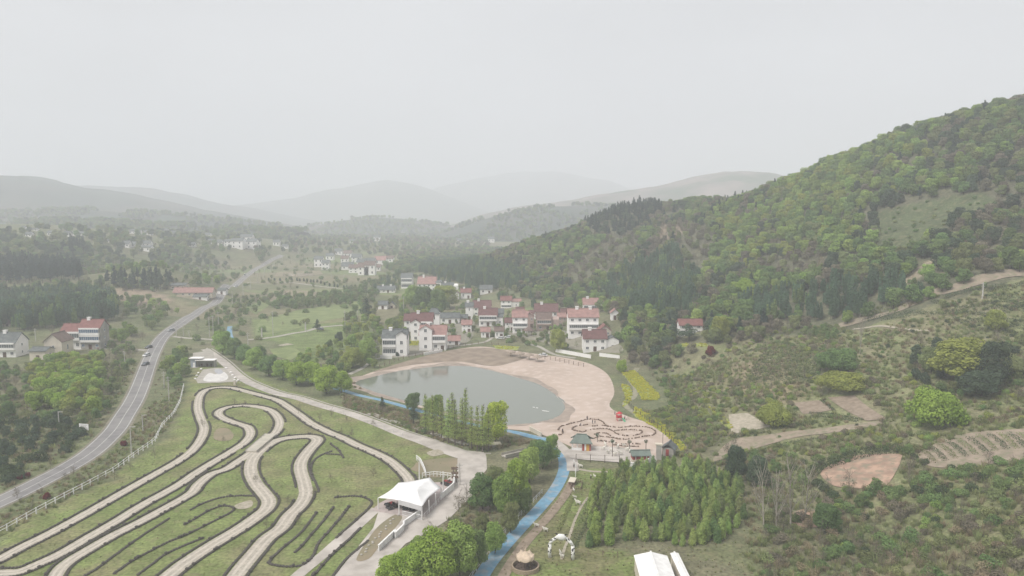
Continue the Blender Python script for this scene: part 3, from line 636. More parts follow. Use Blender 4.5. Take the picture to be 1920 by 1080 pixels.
# villages further off: every house a thing of its own
FAR = [ # village words, list of (xl, xr, yb, wall px, roof px, roof)
 ('mid valley village', [(590,604,501,13,3,'roof_grey'),(604,616,506,11,4,'roof_grey'),(641,660,506,6,4,'roof_grey'),(655,670,512,8,4,'roof_brown'),(670,684,503,10,6,'roof_grey'),(672,690,516,13,6,'roof_brown'),(684,702,516,16,5,'roof_brown'),(686,702,500,8,6,'roof_grey'),(628,640,478,6,3,'roof_grey'),(645,658,482,6,3,'roof_brown'),(660,676,492,8,4,'roof_grey'),(703,722,496,7,4,'roof_pink'),(716,736,492,6,3,'roof_brown'),(612,624,488,7,3,'roof_grey'),(640,652,493,7,3,'roof_brown'),(700,712,508,6,3,'roof_brown')]),
 ('village on the far left rise', [(434,454,466,12,3,'roof_grey'),(452,471,456,10,3,'roof_grey'),(463,480,467,12,3,'roof_grey'),(480,486,465,9,2,'roof_grey'),(421,432,462,8,2,'roof_grey'),(404,415,460,5,4,'roof_grey'),(391,399,457,5,2,'roof_grey'),(355,364,463,4,3,'roof_grey'),(378,392,445,4,2,'roof_grey'),(372,380,448,3,2,'roof_grey'),(513,523,461,6,3,'roof_grey'),(530,538,466,4,2,'roof_grey')]),
 ('hamlet above the left pines', [(228,241,464,6,4,'roof_grey'),(240,252,463,4,3,'roof_grey'),(264,281,471,6,2,'roof_grey'),(266,280,461,4,3,'roof_grey'),(199,203,454,3,1,'roof_grey')]),
 ('hazy hamlet far left', [(243,252,438,4,2,'roof_grey'),(254,262,439,4,2,'roof_grey'),(272,282,440,4,2,'roof_grey'),(286,298,440,5,2,'roof_grey'),(305,313,438,5,2,'roof_grey'),(321,329,442,5,2,'roof_grey'),(120,129,443,5,2,'roof_grey'),(133,142,442,4,2,'roof_grey'),(148,158,442,4,2,'roof_grey'),(89,101,442,5,2,'roof_grey'),(48,58,444,4,3,'roof_grey'),(40,46,430,3,2,'roof_grey'),(60,68,433,3,1,'roof_grey'),(12,22,415,4,2,'roof_grey')]),
 ('hazy village in the far middle', [(701,711,452,6,2,'roof_grey'),(680,692,445,3,2,'roof_grey'),(657,664,455,3,2,'roof_grey'),(712,722,436,3,1,'roof_grey'),(724,729,438,4,2,'roof_grey'),(733,740,438,3,1,'roof_grey'),(742,749,439,3,1,'roof_grey'),(751,760,441,5,2,'roof_grey'),(762,770,443,3,1,'roof_grey'),(778,786,440,3,1,'roof_grey'),(790,796,445,3,1,'roof_grey'),(811,818,439,6,2,'roof_grey'),(837,844,427,3,1,'roof_grey'),(645,652,410+3,2,1,'roof_grey'),(590,600,437,3,1,'roof_grey'),(602,616,438,4,1,'roof_grey'),(620,631,438,3,1,'roof_grey')]),
 ('hazy village below the far right hill', [(887,896,452,3,2,'roof_grey'),(890,900,446,4,2,'roof_grey'),(916,926,455,6,3,'roof_grey'),(931,938,445,4,2,'roof_grey'),(940,950,447,4,2,'roof_grey'),(906,913,431,3,1,'roof_grey'),(922,934,430,3,2,'roof_grey'),(945,957,426,4,2,'roof_grey'),(858,864,455,4,2,'roof_grey'),(960,972,424,3,2,'roof_grey'),(975,984,427,3,2,'roof_grey'),(985,995,424,3,1,'roof_grey')])]
for vn, L_ in FAR:
    L_ = sorted(L_); xs_ = [q[0] for q in L_]; used = set()
    for i, (a, b, y, hw, hr, rf) in enumerate(L_):
        sz = 'tiny' if b-a < 9 else ('small' if b-a < 13 else ('broad' if b-a > 17 else 'middling'))
        near = 'leftmost in' if i == 0 else ('rightmost in' if i == len(L_)-1 else ('left half of' if i < len(L_)/2 else 'right half of'))
        st_ = 'tall' if hw > 9 else 'low'
        H_(a-1, b+1, y, hw*1.2, hr, .8, 2 if hw > 7 else 1, rf, label='%s %s white house, %s roof, %s %s' % (sz, st_, RN[rf], near, vn), simple=True, name='distant_house', group='houses of the '+vn, wins=2, door=False, side=False)

for fx, fy, fw in FRONTS: # trees keep clear of the house fronts
    far = 1 if fy < 480 else 3
    for k in range(1, 3+far*2): t = 1-k*max(4, fy*.012)/fy; HOUSE_DISCS.append((fx*t, fy*t, fw*.45+1.0))
# ------------------------------------------------------------------ plants: prototypes (kept out of the scene, copied from below)
def leaf_cloud(lobes, n, size, seed, up=.15, inner=.18, flat=.0, aspect=1.0, hang=0.0):
    r = np.random.default_rng(seed); lb = np.array(lobes, float); c = lb[:, :3]; q = lb[:, 3:6]
    wgt = (q[:,0]*q[:,1]+q[:,0]*q[:,2]*2); wgt /= wgt.sum()
    k = r.choice(len(lb), int(n*1.7), p=wgt); d = r.normal(size=(len(k), 3)); d /= np.linalg.norm(d, axis=1)[:,None]
    d[:,2] = d[:,2]+up; d /= np.linalg.norm(d, axis=1)[:,None]
    rr = np.where(r.random(len(k)) < inner, r.uniform(.3, .8, len(k)), r.uniform(.82, 1.1, len(k)))
    p = c[k]+d*q[k]*rr[:,None]
    keep = np.ones(len(k), bool)
    for i in range(len(lb)):
        e = np.sum(((p-c[i])/q[i])**2, axis=1); keep &= ~((e < .5) & (k != i))
    p, d = p[keep][:n], d[keep][:n]; m = len(p)
    nn = d+r.normal(size=(m,3))*.42; nn[:,2] += .3; nn /= np.linalg.norm(nn, axis=1)[:,None]
    a = np.cross(nn, r.normal(size=(m,3))); a /= np.linalg.norm(a, axis=1)[:,None]+1e-9
    if hang: a[:,2] -= hang; a /= np.linalg.norm(a, axis=1)[:,None]
    b = np.cross(nn, a); s = (size*r.uniform(.6, 1.35, m))[:,None]
    v = np.stack([p-a*s*aspect, p-b*s*.7, p+a*s*aspect, p+b*s*.7], 1).reshape(-1,3)
    return v, np.arange(m*4).reshape(-1,4)
def blob_lobes(seed, Rr, H, z0, n=8, lr=.5):
    r = random.Random(seed); L = [(0,0,z0+H*.5,Rr*.72,Rr*.72,H*.46)]
    for i in range(n):
        w = 2*math.pi*i/n*1.6+r.uniform(-.5,.5); h = r.uniform(.2,.9); rad = Rr*(.66 if h < .6 else .4)*r.uniform(.7,1.1); s = lr*r.uniform(.7,1.15)
        L.append((math.cos(w)*rad, math.sin(w)*rad, z0+H*h, Rr*s, Rr*s, Rr*s*.8))
    return L
def branches(seed, H, n=7, spread=.5, r0=.16, depth=2, curve=.15, m=6, start=.3, bl=.5):
    r = random.Random(seed); mb = MB()
    def grow(p, d, L, rad, lev):
        pts = [p]; k = 4; q = Vector(p); dd = Vector(d)
        for i in range(k):
            dd = (dd+Vector((r.uniform(-1,1), r.uniform(-1,1), r.uniform(-.3,.6)))*curve).normalized(); q = q+dd*L/k; pts.append(q.copy())
        mb.tube(pts, [rad*(1-.75*i/k) for i in range(k+1)], max(3, m-lev*2), cap=False)
        if lev < depth:
            for i in range(n if lev == 0 else 4):
                t = start+(1-start)*r.random() if lev == 0 else r.uniform(.3,1); j = min(int(t*k), k-1); pp = pts[j].lerp(pts[j+1], t*k-j)
                w = r.uniform(0, 2*math.pi); s = spread*r.uniform(.7,1.3); nd = (dd*(1-s*.4)+Vector((math.cos(w), math.sin(w), .35))*s).normalized()
                grow(pp, nd, L*(bl if lev == 0 else .5)*(1.15-t*(.4 if bl > .3 else .85)), rad*.42, lev+1)
    grow(Vector((0,0,0)), Vector((0,0,1)), H, r0, 0); return mb
PROTO = {}
def proto(kind, mats, trunk, leaves):
    """store trunk mesh and one crown mesh per leaf colour"""
    tv, tf, tm = trunk
    tme = None
    if tv:
        tme = D.meshes.new(kind+'_trunk'); tme.from_pydata(tv, [], tf); tme.materials.append(M[tm]); tme.polygons.foreach_set('use_smooth', [True]*len(tf)); tme.update()
    for c in mats:
        cme = None
        if leaves is not None: cme = npmesh(kind+'_crown_'+c, leaves[0], leaves[1], M['k_'+c] if 'k_'+c in M else M[c])
        PROTO.setdefault((kind, c), []).append((tme, cme))
def tr(mb): return (mb.v, mb.f)
for s in range(4):
    rr = random.Random(s)
    b = branches(s+10, 4.6, 5, .6, .17, 1); proto('tree', ['fresh','mid','olive','bud','dark','bright','yellowgreen'], (*tr(b), 'bark'), leaf_cloud(blob_lobes(s, 3.3, 5.9, 1.3, 9, .46), 1300, .30, s))
for s in range(3):
    b = branches(s+40, 6.5, 6, .55, .2, 1); proto('bigtree', ['fresh','mid','bright','lime','yellowgreen','dark','olive'], (*tr(b), 'bark'), leaf_cloud(blob_lobes(s+5, 4.0, 8.2, .8, 18, .38), 6000, .20, s+20, inner=.25))
for s in range(3):
    r = random.Random(s+3); L = []; mb = MB()
    for k in range(7):
        w = r.uniform(0, 6.28); d = r.uniform(.3, 2.6); h = r.uniform(7, 11); x, y = math.cos(w)*d, math.sin(w)*d; lx, ly = r.uniform(-1,1), r.uniform(-1,1)
        for q in range(5): t = .35+q*.15; L.append((x+lx*t*t, y+ly*t*t, h*t, 1.15*(1.2-t*.75), 1.15*(1.2-t*.75), h*.13))
        mb.tube([(x,y,0),(x+lx*.3,y+ly*.3,h*.5),(x+lx*.9,y+ly*.9,h*.95)], [.07,.05,.02], 4, cap=False)
    proto('bamboo', ['bamboo','mid','dark'], (*tr(mb), 'bark'), leaf_cloud(L, 1500, .26, s+50, aspect=1.5, hang=.5))
for s in range(3):
    r = random.Random(s+30); L = []
    for q in range(7):
        t = .38+q*.1; w = r.uniform(0, 6.28); rad = 2.5*(1.1-t)+.3; L.append((math.cos(w)*rad*.35, math.sin(w)*rad*.35, 10*t, rad, rad, .75))
    mb = MB(); mb.tube([(0,0,0),(.1,0,5),(0,.1,10.3)], [.2,.13,.04], 5, cap=False); proto('pine', ['pine','dark'], (*tr(mb), 'bark'), leaf_cloud(L, 900, .26, s+60, inner=.35))
for s in range(3):
    L = [(0,0,3+q*1.35, 1.5*(1-q/9.)+.2, 1.5*(1-q/9.)+.2, 1.0) for q in range(8)]
    mb = branches(s+80, 13.2, 26, .7, .15, 1, .03, 5, .2, .15); proto('metasequoia', ['poplar','olive'], (*tr(mb), 'twig'), leaf_cloud(L, 1500, .13, s+70, inner=.8, up=0))
for s in range(3):
    r = random.Random(s+90); L = [(r.uniform(-.3,.3), r.uniform(-.3,.3), .9+q*.8, 1.35*[1,1.05,1.0,.92,.8,.62,.42][q], 1.35*[1,1.05,1.0,.92,.8,.62,.42][q], .8) for q in range(7)]
    mb = MB(); mb.tube([(0,0,0),(0,0,6.5)], [.09,.02], 5, cap=False); proto('poplar', ['poplar','fresh','mid','olive'], (*tr(mb), 'bark'), leaf_cloud(L, 1500, .18, s+75, inner=.35, up=.1))
for s in range(3):
    L = blob_lobes(s+33, 1.5, 1.7, 0, 7, .5); mb = branches(s+100, 1.4, 4, .8, .06, 1); proto('shrub', ['tea','dark','olive','mid','bud','fresh','straw','redbush','rape','yellowgreen','bright'], (*tr(mb), 'twig'), leaf_cloud(L, 520, .15, s+88, inner=.3))
for s in range(2):
    L = blob_lobes(s+35, 3.5, 3.5, 0, 22, .30); mb = branches(s+100, 2.4, 7, .8, .1, 1, start=.1); proto('bush', ['bright','yellowgreen','mid','lime','dark','olive','redbush','fresh'], (*tr(mb), 'twig'), leaf_cloud(L, 7500, .125, s+89, inner=.3))
for s in range(3):
    mb = branches(s+110, 7, 13, .5, .15, 2, .12, 6, .12); proto('bare', ['bud'], (*tr(mb), 'bare'), leaf_cloud([(0,0,5.2,2.4,2.4,2.6)], 240, .09, s+95, inner=.8))
    mb = branches(s+120, 6, 8, .7, .10, 2, .12, 5, .1); proto('twiggy', ['bud','olive','straw','mid'], (*tr(mb), 'twig'), leaf_cloud(blob_lobes(s+7, 2.2, 4.4, 1, 7), 520, .12, s+96, inner=.6))
for s in range(3):
    r = np.random.default_rng(s+500); n = 46; a = r.uniform(0, 6.28, n); d = r.uniform(0, .55, n); b = np.c_[np.cos(a)*d, np.sin(a)*d, np.zeros(n)]
    t = b+np.c_[np.cos(a)*.25, np.sin(a)*.25, r.uniform(.35,.9,n)]; sd = np.c_[-np.sin(a), np.cos(a), np.zeros(n)]*.05
    v = np.stack([b-sd, b+sd, t+sd*.4, t-sd*.4], 1).reshape(-1,3); proto('grass', ['grass','straw','olive'], ([], [], None), (v, np.arange(n*4).reshape(-1,4)))
for s in range(2):
    L = [(x, 0, .42, .62, .48, .42) for x in np.arange(-2, 2.1, .5)]
    proto('hedge', ['tea','dark','mid'], ([], [], None), leaf_cloud(L, 900, .09, s+700, inner=.15))

NAMES = dict(tree='broadleaf_tree', bigtree='broadleaf_tree', bamboo='bamboo_clump', pine='pine_tree', metasequoia='slender_tree', poplar='sapling_tree', shrub='shrub', bush='bush', bare='bare_tree', twiggy='leafless_tree', grass='grass_clump', hedge='hedge')
CROWN = dict(bamboo='foliage', shrub='foliage', bush='foliage', hedge='foliage', grass='foliage')
def plant(kind, col, p, sc=1.0, rz=None, label=None, group=None, name=None, cat=None, sz=None, var=None):
    vs = PROTO[(kind, col)]; tme, cme = vs[random.randrange(len(vs)) if var is None else var % len(vs)]
    e = empty(name or NAMES[kind], p, random.uniform(0, 6.28) if rz is None else rz)
    e.scale = (sc, sc, sc*(sz or 1))
    tag(e, label, cat or NAMES[kind].replace('_', ' '), group)
    if tme: link('stems' if kind in ('bamboo','shrub','bush') else 'trunk', tme, e)
    if cme: link(CROWN.get(kind, 'crown'), cme, e)
    return e
_scn = [0]
def scatter(name, items, label, cat):
    """items: list of (kind, colour, x, y, z, scale, rot) -> ONE stuff object, instancing with geometry nodes"""
    keys = sorted({(i[0], i[1]) for i in items}); joined = []; cc = D.collections.new(name+'_sources'); idx = {}
    for k in keys:
        for vi, (tme, cme) in enumerate(PROTO[k]):
            v = []; f = []; mi = []; mats = []
            for me_ in (tme, cme):
                if me_ is None: continue
                b = len(v); v += [tuple(q.co) for q in me_.vertices]; f += [tuple(b+i for i in p.vertices) for p in me_.polygons]; mi += [len(mats)]*len(me_.polygons); mats.append(me_.materials[0])
            j = D.meshes.new('source'); j.from_pydata(v, [], f); [j.materials.append(q) for q in mats]; j.polygons.foreach_set('material_index', mi); j.update()
            nm = 'source_%04d' % _scn[0]; _scn[0] += 1; ob = D.objects.new(nm, j); cc.objects.link(ob); idx[(k, vi)] = len(joined); joined.append(ob)
    me_ = D.meshes.new(name); n_ = len(items); me_.vertices.add(n_)
    me_.vertices.foreach_set('co', np.array([(i[2], i[3], i[4]) for i in items], np.float32).ravel())
    ai = me_.attributes.new('pick', 'INT', 'POINT'); ai.data.foreach_set('value', [idx[((i[0], i[1]), random.randrange(len(PROTO[(i[0], i[1])])))] for i in items])
    as_ = me_.attributes.new('size', 'FLOAT', 'POINT'); as_.data.foreach_set('value', [float(i[5]) for i in items])
    ar = me_.attributes.new('turn', 'FLOAT', 'POINT'); ar.data.foreach_set('value', [float(i[6]) if len(i) > 6 else random.uniform(0, 6.28) for i in items])
    o = link(name, me_); md = o.modifiers.new('scatter', 'NODES'); ng = D.node_groups.new(name, 'GeometryNodeTree'); md.node_group = ng
    ng.interface.new_socket('Geometry', in_out='INPUT', socket_type='NodeSocketGeometry'); ng.interface.new_socket('Geometry', in_out='OUTPUT', socket_type='NodeSocketGeometry')
    N = ng.nodes; gi = N.new('NodeGroupInput'); go = N.new('NodeGroupOutput'); ip = N.new('GeometryNodeInstanceOnPoints'); ci = N.new('GeometryNodeCollectionInfo')
    ci.inputs['Collection'].default_value = cc; ci.inputs['Separate Children'].default_value = True; ci.inputs['Reset Children'].default_value = True
    def na(nm, ty): q = N.new('GeometryNodeInputNamedAttribute'); q.data_type = ty; q.inputs['Name'].default_value = nm; return q.outputs['Attribute']
    ip.inputs['Pick Instance'].default_value = True; cx = N.new('ShaderNodeCombineXYZ'); l = ng.links.new
    l(gi.outputs[0], ip.inputs['Points']); l(ci.outputs[0], ip.inputs['Instance']); l(na('pick', 'INT'), ip.inputs['Instance Index']); l(na('size', 'FLOAT'), ip.inputs['Scale'])
    l(na('turn', 'FLOAT'), cx.inputs['Z']); l(cx.outputs[0], ip.inputs['Rotation']); l(ip.outputs[0], go.inputs[0])
    return tag(o, label, cat, None, 'stuff')

# ------------------------------------------------------------------ where they grow
KEEPOUT = [] # (x, y, r) discs round houses and other built things
def blocked(x, y, pad=0):
    x = np.asarray(x); b = np.zeros(x.shape, bool)
    for hx, hy, hr in HOUSE_DISCS: b |= (x-hx)**2+(y-hy)**2 < (hr+pad)**2
    return b
def field(poly, step, dens=1.0, seed=0, plan=None, jit=.45, keep_road=7, extra=0, box=None):
    """jittered points on the ground whose photo position falls inside the outline poly"""
    pp = [gp(*p) for p in poly] if plan is None else plan
    pp = [p for p in pp if p[1] < 2500]
    x0, x1 = min(p[0] for p in pp)-5, max(p[0] for p in pp)+5; y0, y1 = min(p[1] for p in pp)-5, max(p[1] for p in pp)+5
    if box: x0, x1, y0, y1 = box
    r = np.random.default_rng(seed); gx, gy = np.meshgrid(np.arange(x0, x1, step), np.arange(y0, y1, step))
    gx = gx.ravel()+r.uniform(-jit, jit, gx.size)*step; gy = gy.ravel()+r.uniform(-jit, jit, gy.size)*step
    gz = hz(gx, gy); px, py, d = project(gx, gy, gz)
    k = (inpoly(gx, gy, [tuple(p)[:2] for p in pp]) if plan is not None or True and len(pp) and seed < 0 else inpoly(px, py, poly))
    k &= (px > -70) & (px < 1990) & (py < 1150) & (r.random(gx.size) < dens)
    gx, gy, gz, px, py = gx[k], gy[k], gz[k], px[k], py[k]
    k = (polydist(gx, gy, ROAD, False) > keep_road) & ~inpoly(gx, gy, SAND) & ~inpoly(gx, gy, POND) & ~blocked(gx, gy, extra)
    k &= (polydist(gx, gy, BLUE, False) > 2.6) & (polydist(gx, gy, MAINP, False) > 3.5)
    return gx[k], gy[k], gz[k], px[k], py[k]
ALLP = {}   # kind group -> list of (kind, col, x, y, z, scale, px, py, zone text)
def put(grp, zone, F, pick, smin, smax, seed=1):
    r = random.Random(seed); gx, gy, gz, px, py = F; s1 = fbm(gx/26, gy/26, seed+2, 3); s2 = fbm(gx/9, gy/9, seed+9, 2)
    for i in range(len(gx)):
        kc = pick(s1[i], s2[i], r, px[i], py[i])
        if kc is None: continue
        ALLP.setdefault(grp, []).append((kc[0], kc[1], gx[i], gy[i], gz[i]-.15, r.uniform(smin, smax)*(kc[2] if len(kc) > 2 else 1), px[i], py[i], zone))
def inp(px, py, poly):
    r = False; n = len(poly); j = n-1
    for i in range(n):
        xi, yi = poly[i]; xj, yj = poly[j]
        if (yi > py) != (yj > py) and px < (xj-xi)*(py-yi)/(yj-yi)+xi: r = not r
        j = i
    return r
BR = [[(1460,350),(1560,300),(1700,262),(1750,300),(1700,360),(1600,395),(1480,420),(1400,400)],[(1340,420),(1420,400),(1500,440),(1520,500),(1440,520),(1340,500)],[(1540,420),(1620,430),(1590,480),(1540,470)]]
BAMB = [[(770,500),(860,485),(960,505),(1000,530),(960,550),(880,545),(800,525)],[(1130,560),(1150,520),(1210,490),(1260,470),(1310,520),(1300,600),(1230,600),(1160,580)],[(1380,575),(1480,550),(1620,540),(1720,535),(1735,560),(1640,592),(1600,607),(1500,602),(1420,610)]]
PINR = [[(1085,412),(1120,390),(1200,376),(1245,384),(1240,400),(1180,445),(1120,445)]]
BROWN = [[(1225,430),(1300,420),(1340,440),(1330,500),(1260,520),(1230,470)],[(1420,490),(1520,480),(1560,500),(1500,530),(1430,525)],[(1150,440),(1200,450),(1190,500),(1080,540),(1050,520)]]
CLEAR = [[(1640,400),(1740,375),(1850,360),(1870,385),(1760,430),(1700,490),(1640,470)],[(1685,530),(1740,492),(1772,485),(1740,525),(1700,545)],[(1230,405),(1260,398),(1290,398),(1290,408),(1240,412)],[(1010,436),(1060,408),(1100,398),(1075,424),(1000,460)]]
HILL = [(760,500),(860,470),(1000,430),(1100,395),(1200,370),(1340,372),(1450,330),(1560,285),(1700,215),(1920,165),(2000,140),(2000,505),(1920,512),(1850,518),(1790,548),(1700,578),(1600,608),(1500,606),(1440,612),(1350,642),(1240,690),(1180,665),(1150,590),(1050,580),(950,545),(880,542),(800,516)]
def pick_hill(a, b, r, px, py):
    for q in CLEAR:
        if inp(px, py, q): return ('shrub', r.choice(['olive','mid']), .8) if r.random() < .5 else None
    for q in PINR:
        if inp(px, py, q): return ('pine', 'pine', .95) if r.random() < .75 else ('tree', 'dark')
    for q in BAMB:
        if inp(px, py, q): return ('bamboo', 'bamboo' if r.random() < .8 else 'mid', .8)
    for q in BROWN:
        if inp(px, py, q): return r.choice([('twiggy','bud',.9), ('tree','bud',.7), ('tree','olive',.7), ('twiggy','straw',.8)])
    for q in BR:
        if inp(px, py, q) and r.random() < .6: return ('tree', r.choice(['fresh','fresh','yellowgreen','mid']), 1.05)
    if r.random() < .035: return ('pine', 'pine', .8)
    if a > .62: return ('tree', r.choice(['mid','mid','fresh']))
    if a > .5: return ('tree', r.choice(['mid','olive','mid','dark','fresh']))
    if a > .38: return ('tree', r.choice(['olive','bud','mid','dark']), .9)
    return r.choice([('tree','bud',.85), ('twiggy','bud',1), ('tree','olive',.85), ('tree','dark',.9)])
put('hill', 'hill', field(HILL, 5.6, .98, 11, box=(-190, 520, 255, 1300)), pick_hill, .72, 1.2, 5)
LOWER = [(1150,640),(1180,600),(1260,600),(1330,610),(1440,600),(1500,598),(1540,630),(1480,640),(1380,650),(1300,655),(1240,700),(1190,690),(1160,670)]
put('hill', 'foot', field(LOWER, 5.2, .8, 12), lambda a, b, r, px, py: (r.choice(['tree','tree','twiggy']), r.choice(['olive','bud','mid'] if a > .45 else ['bud','olive'])) if True else None, .5, .85, 6)
# left side
put('leftwood', 'bamboo', field([(-60,565),(100,552),(190,548),(218,570),(212,606),(170,606),(110,614),(60,620),(-60,632)], 5.0, .97, 13), lambda a, b, r, px, py: ('bamboo', r.choice(['bamboo','bamboo','dark','mid'])), .8, 1.15, 7)
put('pines', 'left', field([(-60,500),(60,494),(150,500),(152,528),(60,532),(-60,536)], 6.5, .95, 14), lambda a, b, r, px, py: ('pine', 'pine'), .9, 1.5, 8)
put('pines', 'left', field([(195,530),(260,522),(320,526),(328,545),(262,548),(196,542)], 6.0, .95, 15), lambda a, b, r, px, py: ('pine', r.choice(['pine','dark'])), .9, 1.3, 9)
put('pines', 'left', field([(118,466),(160,463),(162,478),(118,480)], 9, .95, 16), lambda a, b, r, px, py: ('pine', 'pine'), 1.2, 1.6, 10)
LF = [(-60,640),(-60,440),(120,445),(300,440),(430,455),(520,472),(470,508),(400,560),(340,598),(300,628),(285,660),(200,640),(200,600),(100,640),(40,640)]
def pick_left(a, b, r, px, py):
    if py < 500 and a > .42: return ('tree', r.choice(['mid','dark','olive']), 1.1)
    if a > .60: return ('tree', r.choice(['olive','mid','fresh']), .8)
    if a > .46: return r.choice([('tree','olive',.6), ('twiggy','bud',.8), ('tree','mid',.6)])
    if r.random() < .3: return r.choice([('twiggy','bud',.7), ('shrub','olive',1.2), ('shrub','bud',1.3)])
put('left', 'left', field(LF, 8.5, .9, 17), pick_left, .7, 1.3, 11)
FARV = [(430,470),(560,452),(700,440),(860,430),(960,440),(900,470),(780,496),(700,480),(560,478)]
put('far', 'far', field(FARV, 13, .8, 18), lambda a, b, r, px, py: ('tree', r.choice(['mid','olive','dark','bud']), 1) if a > .42 else None, .7, 1.2, 12)
put('far', 'far', field([(-40,430),(300,425),(560,438),(760,425),(960,415),(1000,432),(900,450),(700,446),(430,458),(300,446),(-40,442)], 22, .85, 19), lambda a, b, r, px, py: ('tree', r.choice(['mid','olive','dark']), 1) if a > .42 else None, .9, 1.5, 13)
put('left', 'roadside', field([(200,650),(262,650),(250,700),(235,745),(200,800),(140,840),(60,890),(-60,950),(-60,780),(-60,690),(60,690),(120,660)], 4.6, .93, 20, extra=1), lambda a, b, r, px, py:
    (None if py > 1150-px*1.3 and py > 830 and px > 100 else
     (r.choice([('tree','bright',.85),('tree','bright',.8),('tree','fresh',.8),('tree','yellowgreen',.75)]) if (60 < px < 190 and 670 < py < 790 and a > .4) else
      (r.choice([('shrub','dark',1.6),('shrub','tea',1.6),('tree','dark',.5)]) if py > 790 and px < 150 else
       r.choice([('tree','olive',.6),('tree','mid',.65),('twiggy','bud',.8),('shrub','olive',1.4),('shrub','mid',1.5), ('twiggy','olive',.7)])))), .65, 1.1, 14)
put('verge', 'verge', field([(365,640),(350,720),(320,800),(200,900),(0,1000),(-60,1000),(0,958),(130,890),(230,800),(275,730),(290,680),(310,640)], 3.6, .42, 21, keep_road=5), lambda a, b, r, px, py: r.choice([('shrub','olive',.6),('twiggy','bud',.45),('shrub','grass' if 0 else 'straw',.5),('shrub','mid',.6)]) if a > .42 else None, .5, 1.1, 15)
put('left', 'verge', field([(300,690),(345,660),(352,700),(335,725),(315,735)], 5, .8, 22), lambda a, b, r, px, py: ('tree', r.choice(['fresh','mid']), .75), .7, 1.0, 16)
# middle of the valley
put('left', 'valley', field([(720,505),(780,480),(860,470),(920,468),(860,490),(800,504),(750,524)], 9, .9, 51), lambda a, b, r, px, py: ('tree', r.choice(['mid','olive','bamboo' if 0 else 'dark'])), .8, 1.3, 41)
put('left', 'valley', field([(300,640),(340,600),(430,545),(520,490),(560,478),(740,500),(720,560),(640,600),(480,640),(400,650)], 9, .34, 52), lambda a, b, r, px, py: r.choice([('shrub','olive',1.6),('shrub','mid',1.8),('twiggy','bud',.7),('tree','olive',.5)]) if a > .38 else None, .6, 1.2, 42)
put('left', 'valley', field([(640,545),(700,530),(740,545),(712,580),(690,590),(660,600)], 7, .7, 53), lambda a, b, r, px, py: r.choice([('tree','mid',.7),('tree','olive',.7),('twiggy','bud',1)]), .7, 1.2, 43)
put('left', 'valley', field([(395,625),(380,590),(440,560),(520,550),(560,555),(470,590),(430,625)], 6.5, .62, 23), lambda a, b, r, px, py: r.choice([('tree','olive',.55),('twiggy','bud',.8),('shrub','mid',1.8),('tree','mid',.6)]), .7, 1.1, 17)
put('left', 'valley', field([(500,578),(560,562),(640,552),(680,548),(680,562),(640,572),(560,582)], 6.0, .9, 24), lambda a, b, r, px, py: ('tree', r.choice(['mid','mid','olive']), .8), .75, 1.1, 18)
put('left', 'village', field([(640,600),(700,590),(760,560),(840,555),(880,548),(940,560),(900,580),(830,585),(760,612),(712,650),(690,690),(655,690),(650,640)], 6.6, .82, 25, extra=2), lambda a, b, r, px, py: r.choice([('tree','fresh',.8),('tree','mid',.8),('tree','olive',.8),('tree','yellowgreen',.75),('twiggy','olive',1)]), .7, 1.15, 19)
put('left', 'village', field([(560,700),(520,690),(560,670),(640,640),(700,650),(720,690),(650,700)], 5.6, .85, 26), lambda a, b, r, px, py: r.choice([('tree','fresh',.6),('tree','yellowgreen',.55),('tree','mid',.6)]), .7, 1.05, 20)
put('left', 'village', field([(820,610),(880,600),(950,620),(1060,600),(1070,640),(1080,665),(1000,655),(920,640),(850,632)], 7, .5, 27, extra=1.5), lambda a, b, r, px, py: r.choice([('twiggy','olive',.8),('tree','olive',.55),('tree','mid',.55),('shrub','mid',1.5)]), .6, 1.0, 21)
put('left', 'village', field([(690,530),(760,515),(850,535),(940,550),(1060,575),(1090,600),(1060,600),(950,580),(860,560),(760,545),(700,560)], 8, .6, 28, extra=2), lambda a, b, r, px, py: r.choice([('tree','mid',.8),('bamboo','bamboo',.7),('tree','olive',.8)]), .7, 1.1, 22)
put('right', 'greenway', field([(640,755),(700,768),(800,795),(880,812),(870,835),(800,815),(720,790),(640,770)], 3.4, .62, 29), lambda a, b, r, px, py: r.choice([('shrub','olive',.9),('shrub','straw',.8),('twiggy','bud',.5),('shrub','mid',.8)]), .7, 1.2, 23)
put('right', 'greenway', field([(560,690),(640,725),(720,740),(800,765),(860,782),(850,775),(780,752),(700,727),(660,712),(600,690)], 3.4, .5, 30), lambda a, b, r, px, py: r.choice([('shrub','olive',.8),('shrub','mid',.8),('shrub','straw',.6)]), .6, 1.1, 24)
put('left', 'village', field([(715,640),(770,600),(880,575),(940,590),(1060,590),(1100,600),(1160,610),(1165,655),(1080,660),(1000,648),(920,628),(860,640),(780,650)], 5.2, .5, 61, extra=-4.5), lambda a, b, r, px, py: r.choice([('twiggy','olive',.9),('tree','olive',.6),('tree','mid',.55),('shrub','mid',1.4),('tree','fresh',.55)]), .5, .85, 61)
